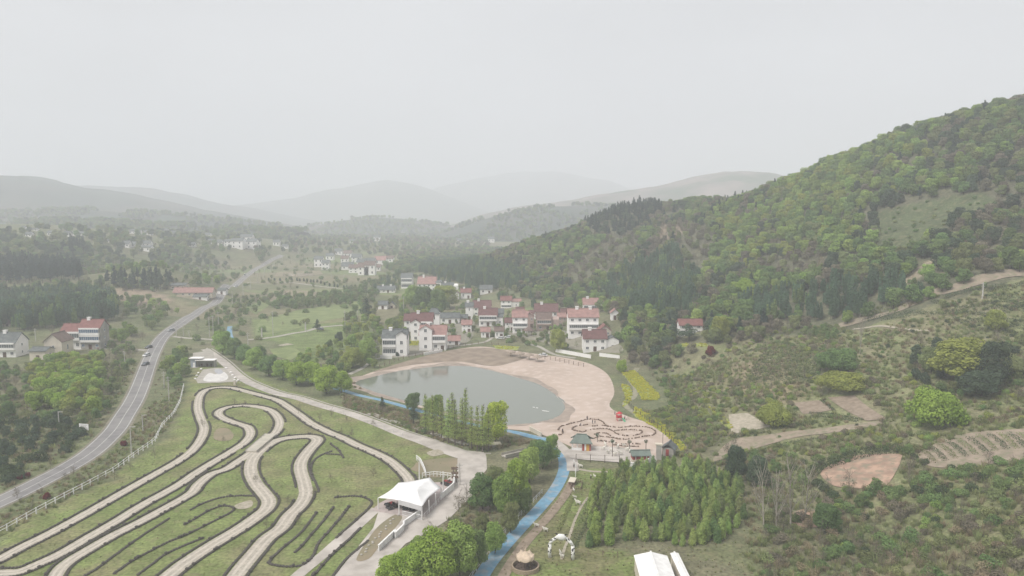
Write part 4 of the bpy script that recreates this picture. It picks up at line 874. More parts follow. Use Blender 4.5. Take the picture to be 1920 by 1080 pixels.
# right slopes
PATCHES = [[(1350,775),(1405,772),(1450,800),(1370,812)],[(1478,752),(1540,750),(1570,775),(1500,782)],[(1545,742),(1610,740),(1670,785),(1580,790)],[(1320,850),(1380,820),(1500,808),(1650,785),(1640,800),(1500,830),(1400,845),(1330,870)],[(1530,885),(1600,850),(1690,850),(1690,910),(1600,920),(1540,915)],[(1160,690),(1192,684),(1215,700),(1240,725),(1256,752),(1244,772),(1195,768),(1182,735)],[(1500,660),(1380,660),(1340,690),(1440,730),(1540,700)],[(1720,860),(1810,812),(1960,800),(1960,850),(1880,870),(1750,880)],[(1560,610),(1700,580),(1790,545),(1830,550),(1740,590),(1610,625)],[(1640,700),(1560,620),(1700,600),(1960,520),(1960,700),(1800,640)]]
RIGHT = [(1160,700),(1240,690),(1340,650),(1500,610),(1600,612),(1790,552),(1990,505),(1990,1150),(1420,1150),(1440,960),(1400,880),(1280,878),(1290,850),(1240,800),(1200,760),(1215,740),(1190,700)]
def pick_right(a, b, r, px, py):
    for q in PATCHES:
        if inp(px, py, q): return None if r.random() < (.97 if q is not PATCHES[9] else .55) else ('shrub', r.choice(['olive','mid','tea']), .55)
    if py > 860:
        if a > .58: return r.choice([('shrub','tea',1),('shrub','mid',1.1),('tree','mid',.4),('shrub','mid',1.1),('shrub','fresh',.8),('twiggy','bud',.6)])
        return r.choice([('shrub','straw',.9),('shrub','bud',1),('twiggy','bud',.6),('shrub','olive',1),('shrub','mid',1),('shrub','olive',1.1),('twiggy','straw',.5)]) if r.random() < .85 else None
    if px < 1500 and py > 730 and a > .4: return r.choice([('shrub','olive',.9),('shrub','mid',.9),('shrub','yellowgreen',.8),('shrub','fresh',.7),('twiggy','bud',.5)])
    if a > .6: return r.choice([('shrub','mid',.9),('tree','olive',.4),('shrub','olive',1),('tree','mid',.4)])
    if r.random() < .6: return r.choice([('shrub','olive',.8),('twiggy','bud',.5),('shrub','mid',.7),('shrub','straw',.7),('shrub','bud',.8),('shrub','olive',1),('shrub','fresh',.8),('shrub','yellowgreen',.8)])
put('right', 'right', field(RIGHT, 2.6, .9, 31, box=(20, 260, 85, 330)), pick_right, .55, 1.25, 25)
put('right', 'right', field([(1700,640),(1900,640),(1990,660),(1990,760),(1880,760),(1700,720)], 6, .7, 32), lambda a, b, r, px, py: r.choice([('tree','dark',.6),('tree','olive',.55),('twiggy','bud',.9)]), .7, 1.1, 26)
GROVE = [(1118,905),(1165,885),(1230,880),(1310,885),(1375,893),(1392,930),(1395,980),(1330,1030),(1250,1022),(1190,1012),(1100,1035),(1098,985)]
put('grove', 'grove', field(GROVE, 2.15, .97, 33), lambda a, b, r, px, py: ('poplar', r.choice(['poplar','poplar','fresh','poplar','olive','mid'])), .36, .86, 27)

LAB = {
 'hill': ('wooded hillside on the right', 'trees on the wooded hillside'), 'leftwood': ('dense grove behind the left farmhouses', 'bamboo grove on the left'),
 'pines': ('dark stand on the left hills', 'pines on the left hills'), 'left': ('left side of the valley', 'trees across the valley floor'), 'far': ('far valley in the haze', 'far trees in the haze'),
 'verge': ('verge between road and go-kart tracks', 'verge bushes beside the road'), 'right': ('terraced slope on the right', 'scrub on the right slope'), 'grove': ('square plantation right of the lawn', 'young trees of the plantation')}
CW = dict(fresh='fresh green', mid='mid green', olive='olive green', bud='brownish', dark='dark green', bright='bright green', yellowgreen='yellow green', bamboo='blue green', pine='blackish', poplar='soft green', tea='deep green', straw='straw coloured', grass='pale green', lime='lime green', redbush='dark red', rape='yellow flowering')
NK = dict(tree='leafy tree', bigtree='big leafy tree', bamboo='bamboo clump', pine='pine', twiggy='thin leafless tree', shrub='low shrub', poplar='slim young tree', bush='bush', bare='bare tree')
CAPS = dict(broadleaf_tree=225, bamboo_clump=140, pine_tree=130, leafless_tree=110, shrub=280, sapling_tree=250)
def region_word(grp, px, py, zone):
    if grp == 'hill':
        a = 'at the skyline' if py < 330+max(0, (1500-px))*.25 else ('high up the slope' if py < 440 else ('halfway up the slope' if py < 540 else 'at the slope foot'))
        return a+(' behind the village' if px < 1200 else (' above the lone house' if px < 1420 else (' above the bamboo belt' if px < 1650 else ' above the hedge terraces')))
    if grp == 'left':
        if zone == 'roadside': return 'between farmhouses and road bend' if py < 780 else 'in the thicket left of the road'
        if zone == 'village': return 'among the village houses' if px > 760 else 'left of the white village houses'
        if zone == 'valley': return 'on the fields beyond the greenway'
        if zone == 'verge': return 'by the fence right of the road'
        return 'on the scrubby rise left of the road' if py > 520 else 'far left of the road in haze'
    if grp == 'right':
        if zone == 'greenway': return 'between the gravel path and pond'
        if py > 860: return 'on the brown right foreground slope' if px > 1600 else 'below the curved dark hedge'
        if px < 1350: return 'beside the yellow flower strip' if py < 790 else 'below the pale plot'
        return 'among the small right-hand plots' if py > 690 else 'on the slope under the bamboo belt'
    return {'leftwood': 'in the grove behind the farmhouses', 'pines': 'in the dark left pine stand', 'verge': 'on the verge right of the road', 'grove': 'in the plantation beside the lawn'}[grp]
used = {}; REST = {'far': [('tree', random.choice(['mid','olive','dark','mid']), x, y, z-.5, random.uniform(.9,1.7)) for x, y, z in HILLPTS]}; CHO = {}
flat = [(i, grp) for grp, it in ALLP.items() for i in it]
flat.sort(key=lambda q: q[0][2]**2+q[0][3]**2)
for i, grp in flat:
    nm = NAMES[i[0]]
    if grp != 'far' and used.get(nm, 0) < CAPS.get(nm, 0) and -30 < i[6] < 1950 and i[7] < 1110:
        used[nm] = used.get(nm, 0)+1; CHO.setdefault((grp, region_word(grp, i[6], i[7], i[8])), []).append(i)
    else: REST.setdefault(grp, []).append(i[:6])
for (grp, where), it in CHO.items():
    n_ = len(it); xs_ = sorted(q[6] for q in it); ys_ = sorted(q[7] for q in it)
    for i in it:
        rx = 'left' if i[6] < xs_[n_//3] else ('right' if i[6] > xs_[(2*n_)//3] else 'middle'); ry = 'rear' if i[7] < ys_[n_//3] else ('front' if i[7] > ys_[(2*n_)//3] else 'mid')
        pos = {'mid middle': 'centre'}.get(ry+' '+rx, ry+' '+rx) if n_ > 8 else rx
        szw = '' if n_ < 12 else ('big ' if i[5] > 1.0 else ('small ' if i[5] < .62 else ''))
        plant(i[0], i[1], (i[2], i[3], i[4]), i[5], label='%s%s %s %s, %s' % (szw, CW[i[1]], NK[i[0]], where, pos), group='%ss %s' % (NK[i[0]], where))
for grp, rest in REST.items():
    scatter({'hill':'hill_forest','leftwood':'bamboo_grove','left':'valley_woodland','far':'far_woodland','right':'slope_scrub','verge':'verge_scrub','grove':'sapling_undergrowth','pines':'pine_wood'}[grp], rest, 'continuous cover of trees and shrubs, '+LAB[grp][0], 'woodland' if grp not in ('right','verge') else 'scrub')
# ------------------------------------------------------------------ trees and bushes the photo shows one by one
ORD0 = 'first second third fourth fifth sixth seventh eighth ninth tenth eleventh twelfth thirteenth fourteenth fifteenth sixteenth seventeenth eighteenth nineteenth twentieth'.split()
HN = dict(tree=7.3, bigtree=9.0, bamboo=9.5, pine=10.3, metasequoia=13.6, poplar=8.0, shrub=2.0, bush=4.0, bare=8.0, twiggy=6.5)
WN_ = dict(tree=6.6, bigtree=8.4, bush=7.6, shrub=3.1, pine=4.6, twiggy=5, poplar=2.4, bamboo=6, metasequoia=2.8, bare=5.5)
def mark(px, py, hpx, kind, col, label, wpx=None, group=None, name=None, var=None):
    p = gp(px, py); s = ppm(p); sc = hpx/s/HN[kind]*.98; w = (wpx/s/WN_[kind]) if wpx else sc
    e = plant(kind, col, (p.x, p.y, p.z-.1), w, label=label, group=group, name=name, var=var); e.scale = (w, w, sc); HOUSE_DISCS.append((p.x, p.y, w*WN_[kind]*.4)); return e
G1 = 'leafy trees between the gravel yard and the blue path'
for i, (x, y, h, w, k, c, l) in enumerate([
 (735,1092,55,70,'bigtree','bright','low bright green tree in the bottom foreground, left of its clump'),(772,1098,80,80,'bigtree','bright','bright green tree at the bottom edge, second of its clump from the left'),
 (818,1098,115,95,'bigtree','bright','tallest bright green tree of the clump at the bottom edge'),(862,1082,110,80,'bigtree','fresh','fresh green tree at the right of the bottom clump'),
 (790,1062,60,60,'bigtree','fresh','fresh green tree at the back of the bottom clump, beside the bare saplings'),(893,1066,80,50,'bigtree','mid','mid green tree in the bottom clump next to the blue path'),
 (905,955,70,62,'bigtree','mid','round mid green tree nearest the gravel yard, above the rubble ditch'),(928,925,50,50,'bigtree','olive','olive tree behind the round one by the gravel yard'),
 (945,968,82,58,'bigtree','fresh','fresh green tree in the row, right of the round one by the yard'),(968,935,80,55,'bigtree','bright','bright tree in the middle of the row along the blue path'),
 (992,905,70,55,'bigtree','fresh','fresh green tree in the row at the left of the cycle path bend'),(1018,880,58,45,'bigtree','mid','mid green tree in the row near the footbridge'),
 (1034,868,55,34,'bigtree','fresh','slim fresh green tree at the head of the row by the path bend'),(1005,858,35,40,'bigtree','mid','small mid green tree at the far end of the row, by the footbridge'),
 (958,1000,62,42,'bigtree','olive','olive green tree leaning over the blue path, mid row'),(928,1038,65,46,'bigtree','fresh','fresh green tree on the path bank between the two clumps'),
 (905,1012,50,40,'bigtree','olive','small olive tree on the rubble bank above the ditch'),(985,965,55,34,'bigtree','mid','slim mid green tree touching the left edge of the blue path')]):
    mark(x, y, h, k, c, l, w, G1)
mark(930,830,80,'bigtree','lime','brilliant lime green round tree standing at the pond corner',58)
for i, (x, y, h) in enumerate([(798,812,78),(812,820,86),(828,826,88),(841,831,92),(853,835,94),(866,836,98),(873,806,84),(884,842,88),(895,846,92),(905,848,96),(916,846,88),(848,800,70)]):
    mark(x, y, h, 'metasequoia', 'poplar', '%s slender tree in the row beside the pond, %s' % (['shortest','low','middling','middling','tall','tallest','hazy rear','stout','bushy','bushiest','outer','rear'][i], ['first at its left end','second from the left','third from the left','fourth from the left','fifth from the left','sixth from the left','right behind the sixth','left of the lime tree','at the feet of the lime tree','in front of the lime tree','right end of the row','half hidden by the fourth'][i]), 25, 'slender trees in the row beside the pond')
for x, y, h, w, k, c, l in [
 (775,770,36,34,'bigtree','mid','round mid green tree on the near pond bank, left one'),(806,778,34,26,'bigtree','fresh','fresh green tree on the near pond bank left of the feathery row'),(822,782,44,26,'bigtree','fresh','taller fresh green tree on the near pond bank behind the feathery row'),
 (717,771,28,14,'pine','dark','small dark conifer between the gravel path and the blue path'),(775,795,34,24,'pine','dark','dark drooping evergreen among the straw scrub by the pond'),
 (640,738,46,44,'bigtree','bright','bright round tree at the left tip of the pond'),(612,738,52,60,'bigtree','bright','broad fresh green tree left of the pond tip'),(585,722,44,50,'bigtree','bright','bright green tree over the greenway, second before the pond tip'),
 (556,722,46,56,'bigtree','bright','wide fresh green tree in the greenway row above the gravel path'),(530,712,40,44,'bigtree','fresh','fresh green tree in the greenway row, middle'),(505,705,42,46,'bigtree','mid','mid green tree in the greenway row, left of its middle'),
 (478,692,42,44,'bigtree','fresh','fresh green tree in the greenway row near the junction'),(458,682,38,40,'bigtree','mid','mid green tree in the greenway row beside the junction'),(418,664,46,44,'bigtree','fresh','tall fresh green tree at the path junction'),(440,672,40,40,'bigtree','mid','mid green tree just right of the junction tree'),
 (488,676,30,34,'bigtree','mid','mid green tree behind the greenway row'),(660,690,40,46,'bigtree','yellowgreen','yellow green tree at the left of the white three-window house'),(690,676,44,44,'bigtree','fresh','fresh green tree touching the three-window house'),
 (1045,660,46,40,'bigtree','yellowgreen','bushy yellow green tree in front of the white boundary wall'),(1350,640,50,42,'bigtree','yellowgreen','bright round tree right of the lone red roofed house'),
 (1292,640,34,40,'pine','dark','dark blue tree in front of the lone red roofed house'),(1262,640,34,36,'pine','dark','dark blue tree left of the lone red roofed house'),
 (1866,622,44,44,'bigtree','yellowgreen','round yellow green tree alone among the hedge terraces'),(1800,712,82,120,'bigtree','yellowgreen','great yellow green crown in front of dark trees on the right'),(1745,700,52,50,'bigtree','olive','olive tree at the left shoulder of the great yellow green crown'),
 (1862,726,88,74,'bigtree','dark','tall dark tree right of the great yellow green crown'),(1840,742,50,90,'bigtree','dark','low dark mass of foliage under the great yellow green crown'),(1900,705,40,50,'bigtree','olive','olive tree at the right edge behind the dark one'),
 (1756,798,76,128,'bush','bright','huge bright green bush on the right slope'),(1578,730,36,112,'bush','yellowgreen','wide yellow green bush on the right slope, front of a pair'),(1572,694,46,96,'bush','mid','wide mid green bush behind the yellow green one'),
 (1452,798,46,84,'bush','yellowgreen','mounded bright bush between the pale plot and the ploughed plot'),(1165,698,26,26,'bush','bright','bright bush at the top of the yellow flower strip'),(1396,560,40,44,'bigtree','bright','light green tree standing out against the bamboo belt'),
 (1332,668,22,22,'bush','redbush','rust red bush below the lone red roofed house'),(88,935,13,17,'bush','redbush','dark red bush between the road and the white fence'),(52,895,11,13,'bush','redbush','dark red bush on the left verge of the road, right of a pair'),(38,899,11,13,'bush','redbush','dark red bush on the left verge of the road, left of a pair'),
 (233,836,12,16,'bush','redbush','dark red bush on the inside of the road bend'),(822,594,52,40,'bigtree','mid','mid green tree in the village grove, left'),(775,576,44,42,'bigtree','fresh','fresh green tree behind the broad dark red roof'),(795,580,46,46,'bigtree','mid','dense mid green tree in the grove behind the village'),
 (835,578,44,62,'bigtree','yellowgreen','broad yellowish tree in the grove behind the village'),(595,622,24,15,'pine','dark','small dark conifer beside the field lane'),(688,600,42,26,'pine','dark','tall dark conifer by the parking area'),(1030,585,26,38,'bigtree','fresh','fresh green tree behind the pink roofed terrace house'),
 (636,640,20,20,'bush','dark','dark bush on the turning circle beside the parking area'),(745,668,9,9,'bush','dark','small round dark bush before the wall of the three-window house'),
 (1550,1000,60,60,'bigtree','mid','leafy green tree right of the bare trees in the foreground'),(1380,905,75,46,'bigtree','dark','dark leafy tree behind the bare pale trees'),(1420,915,60,50,'bigtree','dark','dark tree between the bare pale trees and the curved hedge')]:
    mark(x, y, h, k, c, l, w)
for i, (x, y, h, w) in enumerate([(1432,985,118,60),(1456,995,135,70),(1482,990,130,70),(1508,975,105,60)]):
    mark(x, y, h, 'bare', 'bud', ['pale leafless tree, leftmost of the tall group right of the plantation','tallest pale leafless tree right of the plantation','pale leafless tree with spreading limbs, third of its group','pale leafless tree at the right of its group'][i], w, 'bare trees right of the plantation', var=i)
mark(1612,665,92,'bare','bud','tall thin pale leafless tree on the slope under the bamboo belt',22,var=1)
for i, (x, y, h) in enumerate([(1128,392,20),(1142,388,22),(1156,386,20),(1170,384,24),(1184,382,22),(1198,384,24),(1214,382,26),(1226,386,22),(1240,392,18),(1263,398,20),(1335,398,24),(1348,392,26),(1364,384,24),(1378,378,26),(1392,372,22),(1404,362,18),(1452,350,22),(1462,346,18),(1478,336,20),(1492,334,14),(1530,314,12),(1262,452,26),(1280,470,18),(1712,240,14),(1868,212,20),(1840,214,14)]):
    mark(x, y+6, h, 'pine', 'pine', 'dark pine standing out on the skyline ridge, %s in the line from the left' % ((ORD0+['next'])[i] if i < 20 else ['twenty first','twenty second','twenty third','twenty fourth','twenty fifth','twenty sixth'][i-20]), None, 'pines on the skyline ridge')
for i, (x, y) in enumerate([(504,527),(515,527),(525,527),(537,527),(547,527),(557,527),(562,528),(570,528),(576,529),(583,530),(588,530),(595,530),(602,532),(609,535),(618,537),(627,538),(633,539),(645,541),(650,541),(665,542)]):
    mark(x, y, 7, 'bush', 'dark', 'small round dark tree in the long row on the far field lane', 5, 'small round trees along the far field lane')
# thin young trees staked out over the lawns
rr = random.Random(5)
SPL_ = 0
for i, (x, y) in enumerate([(95,880),(215,900),(205,880),(122,905),(32,935),(270,800),(245,880),(300,775),(440,760),(600,790),(622,782),(650,790),(700,800),(640,815),(660,820),(480,905),(620,900),(560,985),(500,990),(700,895),(290,860),(150,900),(380,800),(420,830),(590,930),(540,945),(460,760),(745,1075),(60,955),(330,740),(560,775),(190,905)]):
    p = gp(x, y); plant('twiggy', 'bud', (p.x, p.y, p.z), rr.uniform(.32,.5), label='thin leafless sapling on the %s lawn among the go-kart tracks%s' % (('far' if y < 790 else ('middle' if y < 870 else ('near' if y < 930 else 'nearest'))), (', far left' if x < 150 else (', left' if x < 290 else (', centre left' if x < 430 else (', centre' if x < 560 else (', centre right' if x < 640 else ', right')))))), group='saplings planted around the tracks', name='sapling', cat='sapling')
for i, (x, y, h) in enumerate([(800,1050,50),(815,1030,52),(860,960,40),(876,955,42),(1372,860,50),(1590,930,50)]):
    mark(x, y, h, 'twiggy', 'bud', ['grey leafless tree in front of the bottom clump, left one','grey leafless tree at the gravel yard edge, right one of two','thin leafless tree right of the white canopy','second thin leafless tree right of the white canopy','thin leafless tree below the pale strip of bare soil','leafless tree below the red earth bank'][i], None)
# hedges and tea rows: each row is a thing
ORD = 'first second third fourth fifth sixth seventh eighth ninth tenth eleventh twelfth thirteenth fourteenth fifteenth sixteenth seventeenth'.split()
def hedge_row(pxl, w, h, col, label, group=None, n_per=30, size=.13, name='hedge_row', gap=0):
    gap = 0; n_per = max(n_per, 40) if w > .6 else n_per
    l = resample(spline([tuple(gp(*p))[:2] for p in pxl], 6), .9); L = []; r = random.Random(int(pxl[0][0]*7+pxl[0][1]))
    o_ = l[0]; z0 = float(hz(o_[0], o_[1]))
    for q in l:
        if r.random() < gap: continue
        L.append((q[0]-o_[0]+r.uniform(-.1,.1)*w, q[1]-o_[1]+r.uniform(-.1,.1)*w, float(hz(q[0], q[1]))-z0+h*.35, max(w*.5, .55)*r.uniform(.8,1.15), max(w*.5, .55)*r.uniform(.8,1.15), h*.62*r.uniform(.8,1.15)))
    if not L: return
    v, f = leaf_cloud(L, int(n_per*len(L)), size, 3, inner=.1); v[:,2] = np.maximum(v[:,2], -3)
    o = link(name, npmesh(name, v, f, M[col])); o.location = (o_[0], o_[1], z0); tag(o, label, 'hedge', group); return o
hedge_row([(1518,892),(1545,878),(1580,866),(1630,852),(1690,846)], 3.4, 2.2, 'tea', 'thick dark curved hedge above the red earth bank', n_per=110, size=.16)
hedge_row([(1372,820),(1400,816),(1446,808)], 1.6, 1.3, 'tea', 'dark hedge along the foot of the pale plot', n_per=50)
hedge_row([(1450,805),(1490,800),(1530,795)], 1.6, 1.3, 'tea', 'ragged dark hedge below the mounded bush', n_per=50, gap=.15)
for i, l in enumerate([[(1330,872),(1390,856),(1460,836),(1560,820),(1640,808)],[(1520,775),(1560,778),(1620,788)],[(1523,781),(1562,784),(1610,791)],[(1540,752),(1566,772)],[(1395,868),(1440,862),(1480,850)]]):
    hedge_row(l, .9, .7, 'tea', ['long low hedge under the strip of bare soil','low green crop row beside the ploughed plot, upper','low green crop row beside the ploughed plot, lower','short hedge between the two ploughed plots','short hedge over the plantation corner'][i], n_per=44, gap=.0)
for i in range(11): # rows on the tan terrace
    x0 = 1722+i*19; y0 = 842-i*3.6 if i < 8 else 816
    hedge_row([(x0, y0), (x0+14, y0+9), (x0+32, y0+26)], 1.5, 1.0, 'tea' if i % 2 else 'olive', 'short tea row running down the tan terrace, %s from the left' % ORD[i], 'tea rows on the tan terrace', n_per=20, gap=.08)
for i, l in enumerate([[(1655,600),(1700,594),(1760,590)],[(1632,602),(1680,590),(1735,588)],[(1745,566),(1770,572),(1790,574)],[(1772,560),(1800,550),(1850,542),(1885,536)],[(1770,590),(1800,580),(1830,574)],[(1850,560),(1890,556),(1918,566)],[(1845,572),(1885,566),(1925,578)],[(1850,580),(1890,577),(1930,586)],[(1805,590),(1840,590),(1870,600)],[(1815,602),(1850,606),(1880,616)],[(1885,602),(1920,606),(1950,612)],[(1885,612),(1920,616),(1950,622)],[(1880,624),(1920,630),(1950,634)],[(1790,600),(1820,612),(1850,622)],[(1850,548),(1890,540),(1930,530)],[(1870,592),(1900,580),(1930,566)]]):
    hedge_row(l, 2.1, 1.5, 'tea', 'dark clipped terrace hedge under the pale hill track, %s of its set' % ORD[i], 'terrace hedges on the right slope', n_per=34, size=.17)
for i in range(15): # tea rows over the open slope
    y = 655+i*4.6; x0 = 1395+((i*37) % 40); hedge_row([(x0, y+4), (x0+50, y), (x0+95, y-2), (x0+130, y-1)], 1.5, 1.2, 'tea', 'row of low tea bushes on the open slope, %s from the top' % ORD[i], 'tea rows on the open slope', n_per=22, gap=.06)
hedge_row([(1108,928),(1096,960),(1080,998),(1072,1030)], .5, .8, 'tea', 'thin dark hedge line right of the straw track on the lawn', n_per=26, size=.09)
hedge_row([(1109,955),(1098,985),(1084,1015),(1078,1030)], .9, .8, 'tea', 'thick dark hedge line along the plantation edge', n_per=36, size=.1)
hedge_row([(1075,932),(1062,962),(1047,996)], .35, .6, 'olive', 'thin olive hedge line in the middle of the lawn', n_per=60, size=.12)
M['flowerbed'] = mat('flowering_ground', (.34,.36,.09), (.20,.25,.08), 1.2, detail=9)
# yellow rape flowers: nobody could count them
def flowers(poly, step, label, sc=(.28,.46), col='rape', seed=3, dens=.95):
    drape('flower_bed', [tuple(gp(*p))[:2] for p in poly], M['flowerbed'], .1, 1.5)
    pl = [tuple(gp(*p))[:2] for p in poly]; x0, x1 = min(p[0] for p in pl), max(p[0] for p in pl); y0, y1 = min(p[1] for p in pl), max(p[1] for p in pl); r = random.Random(seed); it = []
    y = y0
    while y < y1:
        x = x0
        while x < x1:
            a, b = x+r.uniform(-.5,.5)*step, y+r.uniform(-.5,.5)*step
            if inp(a, b, pl) and r.random() < dens: it.append(('shrub', col, a, b, float(hz(a, b))-.1, r.uniform(*sc)))
            x += step
        y += step
    return scatter('rape_flowers', it, label, 'flowers')
flowers([(1166,700),(1188,694),(1204,708),(1222,726),(1238,744),(1232,751),(1204,750),(1194,732),(1180,716)], .9, 'bright yellow flower strip beside the path right of the shore', dens=.8)
flowers([(1188,764),(1200,768),(1232,788),(1262,812),(1288,842),(1280,848),(1255,822),(1225,800),(1190,782)], .8, 'yellow flowers lining the path down to the huts', dens=.6)
flowers([(1165,722),(1178,722),(1186,738),(1180,756),(1168,764),(1172,744)], .9, 'yellow flowers between the shore and the winding path', dens=.55)
flowers([(768,636),(784,636),(784,648),(768,648)], 1.1, 'yellow flower plot between the two front tower houses', (.3,.45))
flowers([(1328,762),(1345,766),(1378,800),(1366,806),(1345,786)], 1.0, 'yellow flowers on the bank left of the pale plot', dens=.35)
flowers([(1278,644),(1325,644),(1328,650),(1275,651)], 1.3, 'yellow green flowers below the lone red roofed house', (.3,.4))
flowers([(925,648),(975,650),(970,657),(930,655)], 1.2, 'yellow flowers by the village pond path', (.3,.4), dens=.4)
# grass tufts and weeds
gi_ = []
for poly, st_, dn, cols, box, sc in [([(1200,640),(1990,520),(1990,1140),(1400,1140),(1400,880),(1250,860),(1200,760)], 1.5, .62, ['grass','straw','olive','grass'], (20,260,85,300), (.7,1.7)),
        ([(0,1080),(0,985),(200,905),(320,820),(355,720),(445,690),(650,765),(870,850),(760,900),(700,1040),(690,1080)], 1.3, .4, ['grass','grass','straw'], (-110,0,80,250), (.12,.3)),
        ([(900,1140),(1010,960),(1085,880),(1190,875),(1290,880),(1420,880),(1440,1140)], 1.2, .5, ['grass','grass','straw'], (-10,80,80,190), (.15,.45)),
        ([(-50,1000),(0,958),(130,890),(230,800),(275,730),(290,680),(345,650),(350,720),(320,800),(200,900),(0,1010)], 1.5, .7, ['straw','grass','olive'], (-130,-50,90,320), (.5,1.3)),
        ([(-50,940),(0,925),(130,860),(215,790),(250,720),(265,660),(150,660),(0,700)], 1.8, .6, ['straw','grass','olive'], (-190,-60,110,330), (.6,1.6)),
        ([(640,740),(880,800),(1000,830),(900,850),(640,775)], 1.0, .7, ['straw','straw','olive'], (-80,30,180,280), (.5,1.4)),
        ([(870,880),(960,850),(1000,900),(950,1000),(880,1080),(830,1000)], 1.1, .6, ['straw','olive','grass'], (-30,10,100,180), (.5,1.3))]:
    F = field(poly, st_, dn, 44, box=box, keep_road=5, extra=-1); r = random.Random(9)
    for x, y, z, a_, b_ in zip(*F):
        if not any(inp(a_, b_, q) for q in PATCHES[:6]+PATCHES[7:9]): gi_.append(('grass', r.choice(cols), x, y, z-.03, r.uniform(*sc)))
_gx = np.array([g_[2] for g_ in gi_]); _gy = np.array([g_[3] for g_ in gi_]); _k = np.ones(len(gi_), bool)
for T, w in ((T1,2.0),(T2,2.0),(T3,2.6),(T4,2.2)): _k &= polydist(_gx, _gy, spline(T, 4), False) > w
_k &= ~inpoly(_gx, _gy, yard)
scatter('grass', [g_ for g_, k_ in zip(gi_, _k) if k_], 'tufts of grass and dry weeds over lawns and slopes', 'grass')
# ------------------------------------------------------------------ plots of land
def plot(name, pxl, m, off=.12, step=1.5, sharp=None):
    sharp = name in ('pale_plot', 'ploughed_plot', 'bare_plot', 'crop_field', 'stubble_field', 'white_plaza', 'yard_slab') if sharp is None else sharp
    return drape(name, gpl(pxl) if sharp else spline(gpl(pxl), 4, True), m, off, step)
M['crop'] = mat('green_crop', (.19,.23,.095), (.15,.185,.075), .5, c3=(.23,.265,.11), scale2=.12, detail=8); M['palecrop'] = mat('pale_stubble', (.42,.37,.30), (.31,.28,.21), .9, detail=10)
M['brownfield'] = mat('brown_field', (.27,.22,.15), (.21,.19,.12), .12, detail=8)
plot('crop_field', [(490,600),(560,581),(650,566),(682,563),(676,590),(600,603),(545,620),(478,630),(480,612)], M['crop'], .1, 4)
plot('crop_field', [(505,655),(550,650),(566,662),(545,676),(515,668)], M['crop'], .1, 3)
plot('crop_field', [(455,578),(500,560),(520,562),(480,590)], M['crop'], .12, 4)
plot('stubble_field', [(520,648),(538,644),(552,646),(530,649)], M['palecrop'], .14, 2)
plot('brown_field', [(505,548),(570,545),(612,552),(560,568),(500,568)], M['brownfield'], .16, 5)
plot('stubble_field', [(520,510),(600,508),(606,514),(560,519),(515,518)], M['brownfield'], .2, 6)
plot('pale_plot', [(1366,778),(1402,775),(1446,800),(1410,808),(1372,814)], M['palecrop'], .16)
plot('ploughed_plot', [(1488,756),(1535,751),(1565,768),(1540,773),(1506,777)], M['plough'], .16)
plot('bare_plot', [(1552,746),(1602,742),(1628,764),(1662,786),(1625,790),(1585,770)], M['plough'], .2)
plot('bare_strip', [(1336,868),(1372,826),(1440,816),(1520,806),(1600,796),(1650,790),(1650,797),(1560,812),(1470,826),(1400,846)], M['dirt'], .16)
plot('red_earth_bank', [(1540,884),(1600,856),(1680,852),(1690,862),(1668,905),(1640,915),(1590,916),(1556,908)], M['reddirt'], .18)
plot('tan_terrace', [(1722,852),(1765,828),(1812,814),(1900,806),(1990,806),(1990,850),(1880,868),(1780,878),(1735,872)], M['dirt'], .18)
plot('tan_terrace', [(1480,965),(1520,955),(1560,975),(1530,990),(1490,985)], M['reddirt'], .18)
strip('hill_track', W2([(1568,614),(1605,604),(1660,590),(1700,574),(1735,558),(1760,547),(1790,541),(1840,524),(1880,514),(1960,508)]), 6, M['dirt'], .3, 2, nx=4)
strip('hill_track', W2([(1600,618),(1650,612),(1700,618),(1750,622)]), 1.4, M['palecrop'], .25, 2)
strip('foot_trail', W2([(1103,932),(1090,950),(1078,975),(1068,1005),(1058,1030),(1053,1050)]), .6, M['palecrop'], .06, .8)
strip('foot_trail', W2([(1085,880),(1110,884),(1140,885)]), 1.2, M['palecrop'], .06, .8)
strip('earth_bank', W2([(1072,905),(1062,925),(1040,955),(1010,990),(980,1025),(950,1070),(930,1110)]), 2.2, M['plough'], .1, 1)
strip('earth_bank', W2([(905,925),(912,945),(906,960),(912,985),(900,1010),(893,1030)]), 2.6, mat('rubble', (.26,.20,.17), (.16,.13,.11), 1.6, detail=10), .1, 1)
plot('paddock_floor', [(1062,845),(1110,838),(1180,842),(1228,856),(1222,872),(1160,868),(1085,862),(1068,858)], M['gravel'], .20, 1.2)
plot('white_plaza', [(381,693),(400,690),(420,690),(434,702),(446,716),(410,718),(371,719),(367,712)], M['concrete'], .10, 1.2)
plot('plaza_pattern', [(392,700),(405,702),(420,698),(428,708),(418,715),(390,716),(381,712)], mat('white_gravel', (.66,.64,.61), (.55,.53,.51), .5), .115, 1.2)
plot('plaza_pattern', [(404,693),(414,693),(418,699),(410,702),(403,698)], mat('grey_mosaic', (.42,.42,.44), (.36,.36,.38), .5), .13, 1)
plot('yard_slab', [(362,662),(382,659),(388,652),(400,660),(402,675),(370,690),(360,690)], M['concrete'], .09, 1.5)
plot('grass_island', [(905,846),(870,843),(830,850),(850,858),(862,872),(850,890),(800,885),(760,868),(700,830),(830,852)][:0] or [(1470-700,880),(800,888),(790,870)], M['brownfield'], .05, 1.5)
plot('bare_lawn_patch', [(780,868),(850,858),(858,872),(842,892),(795,893)], M['brownfield'], .055, 1.5)
plot('concrete_slab', [(800,849),(822,843),(832,851),(812,856)], M['palecrop'], .1, 1)
plot('bare_lawn_patch', [(405,806),(425,803),(438,815),(430,826),(402,824)], M['brownfield'], .055, 1.5)
plot('bare_lawn_patch', [(440,948),(470,938),(472,950),(450,955)], M['palecrop'], .055, 1.5)
